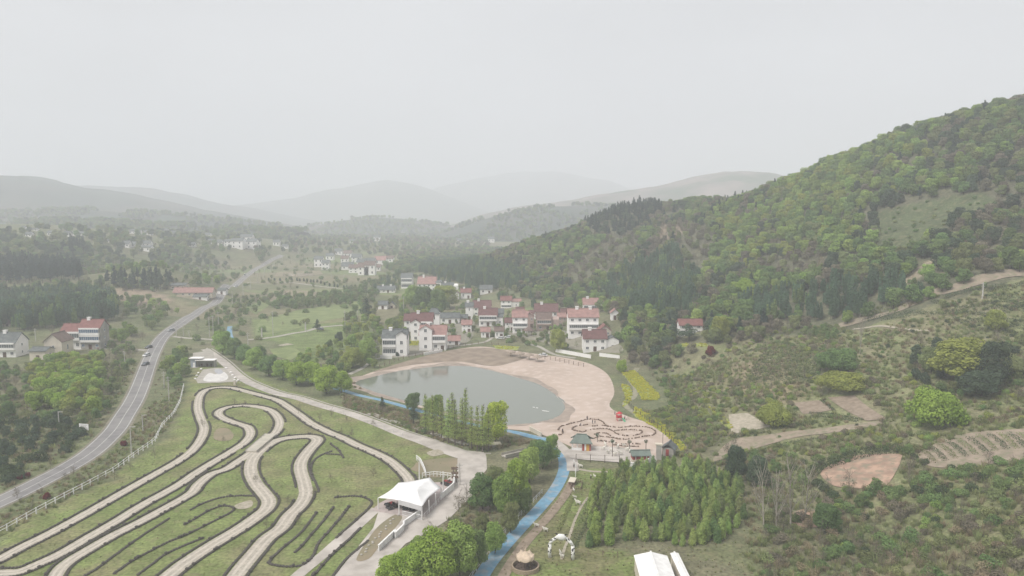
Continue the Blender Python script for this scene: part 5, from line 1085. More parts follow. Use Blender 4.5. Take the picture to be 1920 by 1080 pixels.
plot('stony_verge', [(742,965),(754,972),(735,998),(712,1024),(692,1048),(668,1050),(690,1012),(712,985)], M['brownfield'], .10, 1.5)
def at_h(px, py, h):
    a, b, c = ray(px, py); t = (CAMZ-h)/(-c); return Vector((a*t, b*t, h))

# ------------------------------------------------------------------ tyres that line the tracks
M['rubber'] = mat('old_tyre_rubber', (.075,.068,.06), (.11,.10,.085), 2, rough=.8)
def torus_mesh(Rr, r, n=10, k=5, h=0.0):
    mb = MB(); v = []; f = []
    for i in range(n):
        for j in range(k):
            a, b = 2*math.pi*i/n, 2*math.pi*j/k; v.append(((Rr+r*math.cos(b))*math.cos(a), (Rr+r*math.cos(b))*math.sin(a), r*1.15*math.sin(b)+r))
    for i in range(n):
        for j in range(k): f.append((i*k+j, ((i+1) % n)*k+j, ((i+1) % n)*k+(j+1) % k, i*k+(j+1) % k))
    return mb.add(v, f)
tyre_me = torus_mesh(.24, .13).mesh('tyre', M['rubber'], True)
PROTO[('tyre', 'rubber')] = [(tyre_me, None)]
lines = []
LD = ['far arc of the left inner rows', 'upper long inner row on the left lawn', 'hairpin row on the left lawn', 'short low row on the left lawn', 'first slanting row of the middle lawn', 'second slanting row of the middle lawn', 'long hooked row of the middle lawn', 'angular row beside the start lane', 'double row between the gravel lanes', 'row at the foot of the stony verge', 'short spur row near the broad bend', 'tiny cross row near the broad bend', 'curved row right of the broad bend', 'thin arc behind the bridge deck']
SPL = {id(T): spline(T, 8) for T in (T1, T2, T3, T4)}
for T, w in ((T1, 2.7), (T2, 2.7), (T3, 3.4)):
    for s in (-1, 1): lines.append((offset_line(SPL[id(T)], s*(w/2+.55)), T, ('left' if s > 0 else 'right')+' edge of the '+{id(T1): 'outermost loop track', id(T2): 'double hairpin track', id(T3): 'broad winding track'}[id(T)]))
for l in [Z1([(1430,632),(1350,630),(1250,640),(1150,670),(1070,710)]), Z1([(950,760),(870,810),(750,890),(640,970),(560,1030),(480,1080)]), Z1([(1040,792),(1110,752),(1180,712),(1250,688),(1308,695),(1310,715),(1250,750),(1150,800),(1050,850),(950,890),(850,940),(740,1000),(640,1070)]),
          Z1([(1140,870),(1040,910),(930,960),(850,1020),(770,1080)]), Z1([(1780,725),(1700,830),(1620,900),(1540,970),(1510,1010)]), Z1([(1875,695),(1820,770),(1750,850),(1690,920),(1650,955)]),
          Z2([(1005,690),(950,760),(890,830),(830,900),(800,970),(740,1020),(650,1030),(560,1015),(545,1000)]), Z2([(925,640),(1040,632),(1120,655),(1122,690),(1050,760),(950,850),(850,950),(780,1030),(700,1075)]),
          Z2([(1175,700),(1080,800),(990,890),(900,970),(820,1060),(780,1100)]), Z2([(1110,885),(1000,975),(930,1060),(900,1100)]), Z2([(900,340),(940,370),(975,420)]), Z2([(880,395),(960,400)]), Z2([(905,380),(850,400),(800,440),(790,500),(830,590),(825,640)]), Z2([(550,270),(640,250),(720,240),(790,238)])]:
    lines.append((spline(W2(l), 8), None, LD[len(lines)-6]))
ty = []; rt = random.Random(3)
for l, own, ld in lines:
    q = resample(l, .66)
    A = np.array(q); keep = np.ones(len(A), bool)
    for T, w in ((T1, 2.7), (T2, 2.7), (T3, 3.4)):
        keep &= polydist(A[:,0], A[:,1], SPL[id(T)], False) > w/2+(.3 if T is not own else .25)
    keep &= ~((polydist(A[:,0], A[:,1], SPL[id(T4)], False) < 1.2)); ph = rt.uniform(0, 9)
    for i, (x, y) in enumerate(A):
        if not keep[i] or vnoise(np.array([i*.05+ph]), np.array([0.]), 2)[0] < .22: continue
        x += rt.uniform(-.07,.07); y += rt.uniform(-.07,.07); px, py, d = project(x, y, 0)
        if -20 < px < 1940 and py < 1095: ty.append((x, y, float(hz(x, y))+.02, ld))
        if rt.random() < .12 and -20 < px < 1940 and py < 1095: ty.append((x+.03, y, float(hz(x, y))+.30, ld))
ty.sort(key=lambda t: t[0]**2+t[1]**2)
for i, t in enumerate(ty[:300]):
    o = link('tyre', tyre_me); o.location = t[:3]; o.rotation_euler = (0, 0, i)
    tag(o, 'worn black tyre in the '+t[3], 'tyre', 'tyres in the '+t[3])
scatter('tyre_rows', [('tyre', 'rubber', t[0], t[1], t[2], 1.0) for t in ty[300:]], 'rows of worn black tyres edging the more distant tracks', 'tyres')

# ------------------------------------------------------------------ fences, walls, poles
def fence(pxl, h, step, label, m='plainwhite', rails=(.55, 1.0), name='fence', pr=.06, rr_=.04, cat='fence', maxp=95, closed=False):
    l = resample([tuple(gp(*p))[:2] for p in pxl], .5); q = l[::max(1, int(step/.5))]; e0 = q[0]; z0 = float(hz(e0[0], e0[1])); e = empty(name, (e0[0], e0[1], z0)); tag(e, label, cat)
    lc = lambda p, z: (p[0]-e0[0], p[1]-e0[1], float(hz(p[0], p[1]))-z0+z)
    for r_ in rails: MB().tube([lc(p, h*r_) for p in q], rr_, 4).build('rail', M[m], e)
    me_ = MB().box(-pr, pr, -pr, pr, -.3, h*1.06).mesh('post', M[m])
    for p in q[:maxp]: o = link('post', me_, e); o.location = lc(p, 0)
    if len(q) > maxp:
        b = MB()
        for p in q[maxp:]: a = lc(p, 0); b.box(-pr, pr, -pr, pr, -.3, h*1.06, at=a)
        b.build('post', M[m], e)['kind'] = 'stuff'
    return e
fence([(-30,1018),(5,1000),(60,968),(112,940),(160,915),(215,885),(255,855),(290,830),(305,800),(325,780),(338,755),(345,725)], 1.5, 3, 'long white fence between the road verge and the go-kart lawns', pr=.10, rr_=.07)
fence([(781,863),(788,868),(793,878),(797,888),(799,897)], 1.4, 1, 'short curved white fence behind the canopy', pr=.1, rr_=.1)
fence([(880,1090),(905,1055),(935,1015),(965,980),(1000,943),(1020,922)], 1.1, 2, 'thin grey railing on the left of the blue path', 'metal', pr=.06)
fence([(1075,870),(1080,880),(1079,895)], 1.2, 1, 'white picket run at the left of the paddock', pr=.08)
M['darkwood'] = mat('dark_timber', (.12,.09,.07), (.08,.06,.05), 1.5); M['brownwood'] = mat('brown_timber', (.22,.16,.12), (.15,.11,.085), 1.5)
fence([(1080,866),(1130,868),(1175,870)], 2.2, 4, 'dark wire fence on posts in front of the paddock', 'darkwood', (.5,.97), pr=.07, rr_=.025)
fence([(1172,752),(1190,775),(1225,797),(1255,822),(1268,845)], 1.8, 3.5, 'wire fence on dark posts between the shore and the yellow flowers', 'darkwood', (.5,.97), pr=.07, rr_=.02)
fence([(712,690),(760,672),(800,665),(850,652),(900,645),(935,648)], 1.5, 4, 'brown post railing along the far shore left of the parasols', 'brownwood', pr=.12)
fence([(1012,672),(1040,676),(1075,684),(1100,689)], 1.6, 3, 'brown post railing along the far shore right of the parasols', 'brownwood', pr=.12)
fence([(450,718),(500,735),(560,750),(640,775),(700,797),(760,820)], 1.0, 5, 'thin grey posts along the near edge of the gravel path', 'metal', (.95,), pr=.05, rr_=.02)
fence([(1075,1040),(1110,1043),(1180,1046)], 1.2, 3, 'thin wire fence across the end of the lawn', 'brownwood', (.5,.95), pr=.06, rr_=.02)
def wall(pxl, h, t, label, m='white', name='boundary_wall'):
    l = [tuple(gp(*p)) for p in pxl]; e0 = l[0]; mb = MB(); cp = MB()
    for a, b in zip(l[:-1], l[1:]):
        d = Vector((b[0]-a[0], b[1]-a[1], 0)); L_ = d.length; an = math.atan2(d.y, d.x); z = min(a[2], b[2])-e0[2]
        mb.box(0, L_, -t/2, t/2, -.6, h, rot=an, at=(a[0]-e0[0], a[1]-e0[1], z)); cp.box(-.05, L_+.05, -t/2-.06, t/2+.06, h+.003, h+.12, rot=an, at=(a[0]-e0[0], a[1]-e0[1], z))
    e = empty(name, e0); tag(e, label, 'wall'); mb.build('wall_body', M[m], e); cp.build('coping', M[m], e); return e
wall([(1042,660),(1075,666),(1108,672)], 1.6, .3, 'long low white wall under the yellow green tree, left of the gap'); wall([(1124,668),(1162,672)], 1.6, .3, 'low white wall right of the gap beside the last house')
wall([(713,672),(735,673)], 1.5, .3, 'white yard wall in front of the three-window tower house'); wall([(795,666),(829,660)], 1.2, .3, 'low white wall in front of the tall gabled house')
wall([(788,966),(757,988),(757,994),(741,1010),(741,1004),(710,1034)], 1.3, .25, 'white stepped wall running from the canopy down the gravel yard', 'plainwhite')
wall([(993,808),(1015,819)], 1.5, .3, 'short white wall on the shore by the blue path', 'cream'); wall([(852,897),(851,916),(826,938)], 1.5, .2, 'white side wall of the rear pit behind the canopy', 'plainwhite')
wall([(535,518),(552,518)], 2.5, .4, 'pale wall below the mid valley trees, left one', 'cream'); wall([(556,518),(588,517)], 2.5, .4, 'pale wall below the mid valley trees, right one', 'cream')
def pole(px, py, hpx, label, lamp=0, r=.14, m='metal', group=None, arm=True, name='utility_pole'):
    p = gp(px, py); s = ppm(p); h = hpx/s*1.02; e = empty(name, p); tag(e, label, name.replace('_', ' '), group)
    MB().tube([(0,0,-.3),(0,0,h*.5),(0,0,h)], [r*1.25, r, r*.75], 8).build('pole', M[m], e)
    if lamp: MB().box(-.15, 1.5, -.12, .12, h-.1, h+.05).build('lamp_head', M[m], e)
    elif arm: MB().box(-.9, .9, -.06, .06, h-.6, h-.45).box(-.7, .7, -.06, .06, h-1.5, h-1.38).build('crossarm', M[m], e)
    return e
M['polec'] = mat('pole_concrete', (.52,.50,.46), (.42,.40,.37), 1)
PL = [(331,631,29,1,'lamp post at the lane junction beside the road'),(344,629,20,1,'short lamp post just right of the junction lamp'),(355,631,12,0,'low pole on the field lane'),(393,632,38,0,'tall pole where the field lane meets the greenway'),(400,626,34,0,'pole right behind the greenway tree'),(410,617,32,0,'pole above the blue stretch of the greenway'),
 (465,647,23,0,'thin pole beside the grey path end'),(512,630,46,0,'tall thin pole in front of the green crop field'),(436,572,26,0,'roadside pole below the far fields'),(456,554,25,0,'tall roadside pole by the far lane'),(470,542,18,0,'pole right of the road at the far lane'),(483,530,20,0,'pole at the start of the far lane'),
 (496,518,15,0,'distant pole behind the far lane'),(507,510,12,0,'distant pole, lower one near the road end'),(514,500,9,0,'tiny distant pole at the road end'),(530,490,12,0,'hazy pole beyond the road end'),(538,488,10,0,'hazy pole right of the one beyond the road end'),(559,476,17,0,'hazy tall pole left of the mid valley village'),
 (621,521,19,0,'pale pole in front of the mid valley village'),(645,530,16,0,'pale pole right of the one before the mid valley village'),(647,618,36,0,'tall pole at the left of the parking area'),(671,602,20,0,'pole at the right of the parking area'),(782,480,18,0,'hazy pole on the far fields'),
 (111,800,28,1,'lamp post in the bushes left of the road bend'),(247,858,58,1,'tall lamp post inside the road bend'),(268,808,30,1,'lamp post on the far side of the bend verge'),(317,752,46,0,'tall pole beside the upper end of the white fence'),(308,727,30,0,'shorter pole left of the fence end'),(234,685,27,0,'pole in the bushes below the farm lane'),(67,640,24,0,'pole behind the cream gabled barn'),
 (705,672,22,1,'white lamp post at the corner of the three-window house'),(874,642,18,0,'white post at the pond path bend'),(1240,626,20,0,'white pole left of the lone red roofed house'),(862,910,42,0,'thin dark pole at the turning of the gravel yard'),(1842,560,30,0,'thin pole on the hedge terraces'),(757,610-20,34,0,'tall pole in front of the upper village row')]
for x, y, h, l_, lb in PL: pole(x, y, h, lb, l_, m='polec', name='lamp_post' if l_ else 'utility_pole', r=.16 if y > 560 else .22)
p = pole(491,632,17,'stout white pillar lamp on the field lane',0,r=.4,arm=False,m='polec',name='lamp_post'); pole(573,620,16,'stout white pillar lamp further along the field lane',0,r=.4,arm=False,m='polec',name='lamp_post')
# signboard
p = gp(158,812); e = empty('signboard', p, R(-12)); tag(e, 'white rectangular signboard on two posts left of the road bend', 'sign')
MB().box(-1.7, 1.7, -.05, .05, 1.0, 3.0).build('panel', M['plainwhite'], e)
for x in (-1.3, 1.3): MB().box(x-.06, x+.06, .06, .16, -.2, 2.9).build('post', M['metal'], e)
for z, w in ((2.5, 1.2), (2.1, .9), (1.7, 1.1)): MB().box(-w, w, -.058, -.051, z, z+.12).build('faded_line', M['greywall'], e)
# steel barrier beside the sign / name board brown
p = gp(853,905); e = empty('sign_totem', p); tag(e, 'dark brown wooden totem with boards at the end of the white pit wall', 'sign')
MB().box(-.5,-.3,-.1,.1,0,4.2).box(.3,.5,-.1,.1,0,4.2).build('post', M['darkwood'], e)
for z in (1.2, 2.3, 3.5): MB().box(-.9,.9,-.14,-.1,z,z+.7).build('board', M['brownwood'], e)

# ------------------------------------------------------------------ white canopy and its pit
base = gp(770,950); C0 = Vector((base.x, base.y, 0)); e = empty('canopy_pavilion', C0); tag(e, 'white tensile canopy pavilion with railing beside the gravel yard', 'pavilion'); HOUSE_DISCS.append((base.x, base.y+3, 10))
M['canvas'] = mat('white_canvas', (.82,.81,.80), (.76,.75,.74), .3)
FL, FM, FR, RB, RT, BL, PK = [at_h(*q)-C0 for q in ((709,933,2.9),(748,938,3.5),(791,950,3.2),(827,914,3.2),(806,895,4.4),(747,905,3.6),(781,916,5.0))]
def lerp(a, b, t): return a+(b-a)*t
out = []; ring = [FL, FM, FR, RB, RT, BL]
for i in range(6):
    a, b = ring[i], ring[(i+1) % 6]
    for k in range(6):
        t = k/6; q = lerp(a, b, t); c = lerp(q, PK, .0); sag = math.sin(t*math.pi)*.06*(b-a).length; q = q+(PK-q).normalized()*sag; q.z = lerp(a, b, t).z-.0*sag; out.append(q)
v = []; f = []; n_ = len(out); NR = 6
for r_ in range(NR):
    t = r_/NR
    for q in out: w = lerp(q, PK, t); w.z = q.z+(PK.z-q.z)*(t**1.6); v.append(w)
v.append(PK.copy())
for r_ in range(NR-1):
    for k in range(n_): f.append((r_*n_+k, r_*n_+(k+1) % n_, (r_+1)*n_+(k+1) % n_, (r_+1)*n_+k))
for k in range(n_): f.append(((NR-1)*n_+k, (NR-1)*n_+(k+1) % n_, len(v)-1))
o = MB().add(v, f).build('canopy', M['canvas'], e, True); md = o.modifiers.new('thick', 'SOLIDIFY'); md.thickness = .06
o = MB().add([FM+Vector((0,-.08,.15)), FR+Vector((0,-.08,.15)), FR+Vector((0,-.08,-.95)), FM+Vector((0,-.08,-.95))], [(0,1,2,3)]).build('fascia', mat('greyish_fascia', (.58,.57,.57), (.52,.51,.51), 1), e); md = o.modifiers.new('thick', 'SOLIDIFY'); md.thickness = .1
for q, hh in ((FM, 3.3), (FR, 3.1), (lerp(FR, RB, .35), 3.1), (lerp(FR, RB, .7), 3.1), (RB, 3.1), (RT, 4.2), (BL, 3.5), (FL, 2.8)):
    MB().tube([(q.x, q.y, 0), (q.x, q.y, hh)], .13, 8).build('post', M['plainwhite'], e)
for q in (at_h(785,910,0)-C0+Vector((0,1.5,0)), at_h(831,925,0)-C0): MB().tube([(q.x, q.y, 0), (q.x, q.y, 5.6)], [.16,.1], 8).build('mast', M['plainwhite'], e)
rl = MB(); a, b = Vector((FM.x, FM.y, 0)), Vector((FR.x, FR.y, 0))
for k in range(17): q = lerp(a, b, .14+k/16*.84); rl.box(-.05, .05, -.04, .04, 0, 1.15, at=tuple(q))
rl.tube([lerp(a, b, .14)+Vector((0,0,1.15)), b+Vector((0,0,1.15))], .06, 4); rl.tube([lerp(a, b, .14)+Vector((0,0,.2)), b+Vector((0,0,.2))], .05, 4); rl.build('railing', M['plainwhite'], e)
rl = MB(); a, b = Vector((FR.x, FR.y, 0)), Vector((RB.x, RB.y, 0))
for k in range(9): q = lerp(a, b, k/8*.98+.01); rl.box(-.05, .05, -.04, .04, 0, 1.0, at=tuple(q))
rl.tube([a+Vector((0,0,1)), b+Vector((0,0,1))], .05, 4); rl.build('railing', M['plainwhite'], e)
fl = [at_h(*q, 0)-C0 for q in ((697,957),(712,944),(747,925),(790,905),(838,905),(838,930),(798,970),(749,967))]
mb = MB().add([tuple(q+Vector((0,0,.13))) for q in fl]+[tuple(q+Vector((0,0,-.3))) for q in fl], [tuple(range(8))[::-1], tuple(range(8,16))]+[(i, (i+1) % 8, (i+1) % 8+8, i+8) for i in range(8)]); mb.build('floor_slab', mat('pinkish_paving', (.44,.37,.35), (.38,.33,.31), .8), e)
def kart(px, py, rz, label, col, lift=.13):
    g_ = gp(px, py); k = empty('go_kart', (g_.x, g_.y, lift), rz); tag(k, label, 'go-kart', 'go-karts parked by the canopy')
    MB().box(-.45,.45,-.95,.95,.10,.24).box(-.62,-.47,-.5,.5,.14,.34).box(.47,.62,-.5,.5,.14,.34).box(-.5,.5,.97,1.15,.12,.34).build('body', M[col], k); MB().box(-.25,.25,-.45,.05,.24,.40).box(-.25,.25,-.62,-.47,.24,.85).build('seat', M['rubber'], k)
    MB().tube([(0,.3,.24),(0,.12,.62)], .025, 5).tube([(-.16,.1,.62),(.16,.1,.62)], .03, 5).build('steering_wheel', M['rubber'], k)
    for x in (-.62,.62):
        for y in (-.75,.7): MB().tube([(x-.11,y,.17),(x+.11,y,.17)], .17, 10).build('wheel', M['rubber'], k)
M['kartred'] = mat('red_kart_paint', (.35,.04,.04), (.25,.03,.03), 2); M['kartdark'] = mat('dark_kart_paint', (.06,.06,.065), (.04,.04,.045), 2)
for i, (x, y, rz) in enumerate([(728,949,.6),(736,947,.6),(742,951,.6),(731,955,.6),(834,909,.9),(840,905,.9),(843,912,.9),(760,955,.2),(773,957,.2)]):
    kart(x, y, rz, ['go-kart at the left end under the canopy','go-kart second from the left under the canopy','go-kart behind the left canopy post','front go-kart left of the canopy post','go-kart in the rear pit, near one','go-kart in the rear pit, far one','go-kart in the rear pit beside the white wall','go-kart behind the white railing, left','go-kart behind the white railing, right'][i], 'kartred' if i in (1, 5) else 'kartdark', .13 if i < 4 or i > 6 else .14)
fence([(792,896),(815,893),(851,897)], 1.3, 1.2, 'white rail closing the back of the pit behind the canopy', pr=.08, rr_=.08)
# track bridge platform
q = [gp(*t) for t in ((497,816),(519,817),(481,849),(460,848))]; cc = sum(q, Vector())/4; e = empty('track_bridge', cc); tag(e, 'pale flat concrete bridge deck where two go-kart tracks cross', 'bridge')
v = [(a-cc)+Vector((0,0,.55)) for a in q]+[(a-cc)+Vector((0,0,-.1)) for a in q]; MB().add(v, [(0,1,2,3)[::-1], (4,5,6,7)]+[(i, (i+1) % 4, (i+1) % 4+4, i+4) for i in range(4)]).build('deck', mat('bridge_concrete', (.50,.46,.39), (.42,.39,.33), .5), e)
for i, j in ((0, 3), (1, 2)): MB().tube([v[i]+Vector((0,0,.08)), v[j]+Vector((0,0,.08))], .1, 4).build('kerb', M['concrete'], e)
# gate building by the plaza
p = gp(385,689); s = ppm(p); e = empty('gate_house', p); tag(e, 'low grey open-fronted gate house with a white slab roof above the plaza', 'hut'); HOUSE_DISCS.append((p.x, p.y, 5))
w = 17/s; MB().box(-w, w, 2.5, 2.8, -.3, 13/s).box(-w, -w+.25, 0, 2.49, -.3, 13/s).box(w-.25, w, 0, 2.49, -.3, 13/s).build('wall', M['greywall'], e); MB().box(-w-.3, w+.3, -.5, 3.0, 13/s+.003, 13/s+.35).build('roof', M['white'], e)
for k in (-.5, .1, .55): MB().box(w*k-.35, w*k+.35, .9, 1.3, 0, 1.5).build('display_board', M['darkwood'], e)
p = gp(364,689); e = empty('kiosk', p); tag(e, 'small bluish kiosk with pale slab roof left of the gate house', 'hut'); MB().box(-1.5,1.2,0,2.5,-.3,4.0).build('wall', mat('bluegrey_panel', (.34,.37,.42), (.28,.31,.36), 1), e); MB().box(-2.0,3.6,-.5,3.0,4.003,4.3).build('roof', M['white'], e); MB().box(-.5,.5,-.05,.02,.1,2.2).build('door', M['plainwhite'], e)
RK = [(372,700),(369,705),(366,711),(377,693),(436,704),(441,709),(446,714),(441,718),(424,691),(433,699)]
for i, (x, y) in enumerate(RK):
    g_ = gp(x, y); m_ = D.meshes.new('rock'); bm = bmesh.new(); bmesh.ops.create_icosphere(bm, subdivisions=2, radius=.55)
    for v_ in bm.verts: v_.co *= 1+.3*(float(vnoise(np.array([v_.co.x*2+i]), np.array([v_.co.y*2+v_.co.z]), 4)[0])-.5); v_.co.z *= .6
    bm.to_mesh(m_); bm.free(); m_.materials.append(M['white']); o = link('rock', m_); o.location = (g_.x, g_.y, .25); tag(o, 'pale rock set along the %s edge of the white plaza' % ('left' if x < 400 else 'right'), 'rock', 'rocks around the plaza')
p = gp(440,722); e = empty('plaza_marker', p); tag(e, 'short white marker pillar at the near corner of the plaza', 'pillar'); MB().box(-.35,.35,-.3,.3,-.2,2.0).build('shaft', M['cream'], e); MB().box(-.45,.45,-.4,.4,2.003,2.2).build('cap', M['white'], e)

# ------------------------------------------------------------------ cars
def car_proto(col, name='car', van=False):
    e = empty(name, (0,0,0)); L_, Wd, H1, H2 = (4.4, .88, .85, 1.45) if not van else (5.0, .95, 1.0, 2.2)
    prof = [(-L_/2,.35),(-L_/2+.05,.75),(-L_/2+.3,H1),(L_/2-.5,H1*.98),(L_/2-.05,.68),(L_/2,.35)]
    v = []; f = []
    for s in (-1, 1):
        for x, z in prof: v.append((s*Wd*(.95 if abs(x) > L_/2-.2 else 1), x, z))
    n = len(prof); f = [tuple(range(n)), tuple(range(n, 2*n))[::-1]]+[(i, i+n, (i+1) % n+n, (i+1) % n) for i in range(n)]
    MB().add(v, f).build('body', col, e)
    c0, c1, c2, c3 = ((-L_/2+.35, -L_/2+.9, L_/2-1.9, L_/2-1.05) if not van else (-L_/2+.1, -L_/2+.2, L_/2-1.4, L_/2-.7))
    def cab(z0, z1, wi, t0, t1): # lofted cabin slice
        a = lambda t: (c0+(c1-c0)*t, c3+(c2-c3)*t); w = lambda t: Wd*(.95-.17*t); r0, r1 = a(t0), a(t1)
        return [(-w(t0)*wi,r0[0],z0),(w(t0)*wi,r0[0],z0),(w(t0)*wi,r0[1],z0),(-w(t0)*wi,r0[1],z0),(-w(t1)*wi,r1[0],z1),(w(t1)*wi,r1[0],z1),(w(t1)*wi,r1[1],z1),(-w(t1)*wi,r1[1],z1)]
    F = [(0,3,2,1),(4,5,6,7),(0,1,5,4),(1,2,6,5),(2,3,7,6),(3,0,4,7)]
    MB().add(cab(H1-.02, H2-.08, 1, 0, .92), F).build('windows', M['glass'], e); MB().add(cab(H2-.078, H2, 1.02, .9, 1.0), F).build('roof', col, e)
    for x in (-Wd+.08, Wd-.08):
        for y in (-L_/2+.8, L_/2-.85):
            w_ = MB().tube([(x-.12,y,.33),(x+.12,y,.33)], .33, 12).build('wheel', M['rubber'], e)
            MB().tube([(x-.13,y,.33),(x+.13,y,.33)], .18, 8).build('rim', M['metal'], w_)
    for x in (-.6, .6): MB().box(x-.18, x+.18, L_/2-.12, L_/2-.02, .6, .72).build('headlight', M['plainwhite'], e); MB().box(x-.18, x+.18, -L_/2-.02, -L_/2+.06, .65, .78).build('tail_light', M['roof_red'], e)
    return e
M['carwhite'] = mat('white_car_paint', (.78,.78,.77), (.74,.74,.73), 1, rough=.3, spec=.5); M['cardark'] = mat('charcoal_car_paint', (.06,.065,.075), (.045,.05,.06), 1, rough=.3, spec=.5); M['carsilver'] = mat('silver_car_paint', (.42,.43,.44), (.38,.39,.40), 1, rough=.3, spec=.5)
def car(px, py, rz, col, label, van=False, group='cars on the main road'):
    e = car_proto(M[col], 'van' if van else 'car', van); g_ = gp(px, py); e.location = (g_.x, g_.y, g_.z+.11); e.rotation_euler = (0,0,rz); tag(e, label, 'van' if van else 'car', group); return e
car(273,685,math.pi-.10,'cardark','dark car nearest the camera on the road'); car(275,668,math.pi-.14,'carwhite','white car following the nearest dark car on the road'); car(279,653,math.pi-.22,'cardark','dark car third in the line, at the bend exit')
car(321,621,math.pi-.6,'carsilver','silver car on the road by the lane junction'); car(442,538,math.pi-.25,'carwhite','white car on the far straight of the road'); car(459,517,.3,'carwhite','small white van far off left of the road',True)
car(953,634,1.4,'carwhite','white car parked between the pond path and the village',group='cars parked in the village'); car(938,636,1.5,'carwhite','white car parked left of the other one by the pond path',group='cars parked in the village'); car(1018,668,1.2,'carwhite','white car parked beside the straw parasols',group='cars parked in the village')
car(600,619,1.2,'cardark','dark car stopped on the field lane',group='cars parked in the village')
car(660,612,1.5,'cardark','dark car in the parking area near the village',group='cars parked in the village')
rr = random.Random(77)
sm = D.meshes.new('rock'); bm = bmesh.new(); bmesh.ops.create_icosphere(bm, subdivisions=1, radius=.32); [setattr(v_.co, 'z', v_.co.z*.6) for v_ in bm.verts]; bm.to_mesh(sm); bm.free(); sm.materials.append(M['concrete'])
for i in range(16):
    t = i/15; g_ = gp(744-62*t+rr.uniform(-5,5), 968+72*t+rr.uniform(-2,2)); o = link('rock', sm); o.location = (g_.x, g_.y, .18); o.rotation_euler = (0,0,i); tag(o, 'small pale stone in the row on the stony verge below the canopy', 'stone', 'stones on the verge below the canopy')
# ------------------------------------------------------------------ the shore playground and the animal park
M['thatch'] = mat('straw_thatch', (.36,.29,.23), (.26,.21,.17), 3); M['roof_green'] = tiles('grey_green_sheet', (.20,.24,.21), (.16,.19,.17)); M['redwall'] = mat('red_boards', (.40,.085,.08), (.30,.065,.06), 2); M['orange'] = mat('orange_door', (.62,.36,.08), (.52,.30,.07), 2)
p0 = None
for i, (x, y) in enumerate([(958,668),(975,671.5),(992,674.5),(1008,678)]):
    g_ = gp(x, y); lab = ['leftmost of the four round straw parasols on the far shore','second straw parasol from the left on the far shore','third straw parasol from the left on the far shore','rightmost of the four straw parasols on the far shore'][i]
    if p0 is None:
        p0 = empty('straw_parasol', g_); MB().tube([(0,0,-.3),(0,0,2.4)], .28, 8).build('pole', M['cream'], p0); MB().lathe([(0,3.3),(1.2,2.9),(2.4,2.35),(2.45,2.2),(1.2,2.5),(0,2.6)], 18).build('cap', M['thatch'], p0, smooth=False); tag(p0, lab, 'parasol', 'straw parasols on the far shore'); e = p0
    else: e = copy_tree(p0, g_, i, label=lab)
g_ = gp(992,629); e = empty('gazebo', g_); tag(e, 'open gazebo with brown pyramid roof in front of the village', 'gazebo'); MB().lathe([(0,5.4),(3.6,3.0),(3.65,2.85),(0,2.95)], 6).build('roof', M['roof_brown'], e)
for k in range(6): a = k*math.pi/3; MB().tube([(2.9*math.cos(a),2.9*math.sin(a),-.2),(2.9*math.cos(a),2.9*math.sin(a),3)], .14, 6).build('post', M['brownwood'], e)
# huts
g_ = gp(1089,846); s = ppm(g_); e = empty('green_roofed_hut', g_, R(-8)); tag(e, 'hut with grey green hipped roof and an orange door, at the paddock entrance', 'hut'); HOUSE_DISCS.append((g_.x, g_.y, 5))
MB().box(.3,2.9,0,4.2,-.3,2.7).build('wall', M['pinkwall'], e); MB().box(.45,1.0,-.05,.02,.2,2.4).box(2.5,2.85,-.05,.02,.2,2.4).build('red_panel', M['redwall'], e); MB().box(1.6,2.45,-.06,.02,.05,2.5).build('door', M['orange'], e); MB().box(1.05,1.55,-.055,.02,.3,2.3).build('window', M['plainwhite'], e)
r_ = MB(); gable_roof(r_, -2.7, 2.9, 0, 4.2, 2.75, 1.5, .55, hip=.9); r_.build('roof', M['roof_green'], e)
for x, y in ((-2.6,.1),(-1.1,.1),(-2.6,4.0),(-1.1,4.0)): MB().box(x-.1, x+.1, y-.1, y+.1, -.2, 2.74).build('post', M['plainwhite'], e)
MB().box(-2.5,.28,-.05,.05,.1,1.0).build('rail', M['plainwhite'], e)
g_ = gp(1202,870); e = empty('red_hut', g_, R(3)); tag(e, 'long red boarded hut with dark green roof beside the white animals', 'hut'); HOUSE_DISCS.append((g_.x, g_.y, 4))
MB().box(-2.4,2.4,0,2.6,-.3,1.2).build('base_wall', M['cream'], e); MB().box(-2.35,2.35,.05,2.55,1.203,2.5).build('wall', M['redwall'], e)
for x in (-1.5,0,1.5): MB().box(x-.1,x+.1,-.02,.06,1.25,2.45).build('window_bar', M['plainwhite'], e)
r_ = MB(); gable_roof(r_, -2.4, 2.4, 0, 2.6, 2.52, .8, .4); r_.build('roof', M['roof_green'], e)
wall([(1175,876),(1203,878)], 1.3, .2, 'low white wall left of the red hut', 'plainwhite'); wall([(1210,876),(1221,866)], 1.6, .2, 'short white wall right of the red hut', 'plainwhite')
g_ = gp(1252,856); e = empty('corner_hut', g_, R(-25)); tag(e, 'small hut with grey roof and red door at the right corner of the sand', 'hut'); HOUSE_DISCS.append((g_.x, g_.y, 4)); MB().box(-1.5,1.6,0,3,-.3,2.5).build('wall', M['greywall'], e); MB().box(-.6,.3,-.05,.02,.1,2.1).build('door', M['redwall'], e)
r_ = MB(); gable_roof(r_, -1.5, 1.6, 0, 3, 2.52, 1.2, .5, axis='y'); r_.build('roof', M['roof_grey'], e)
g_ = gp(1236,862); e = empty('ticket_wall', g_, R(-15)); tag(e, 'pale grey slab pillar standing left of the corner hut', 'pillar'); MB().box(-.9,.6,0,.8,-.3,4.2).build('slab', M['greywall'], e); MB().box(-1.2,.9,-.2,1.0,4.203,4.6).build('cap', M['cream'], e)
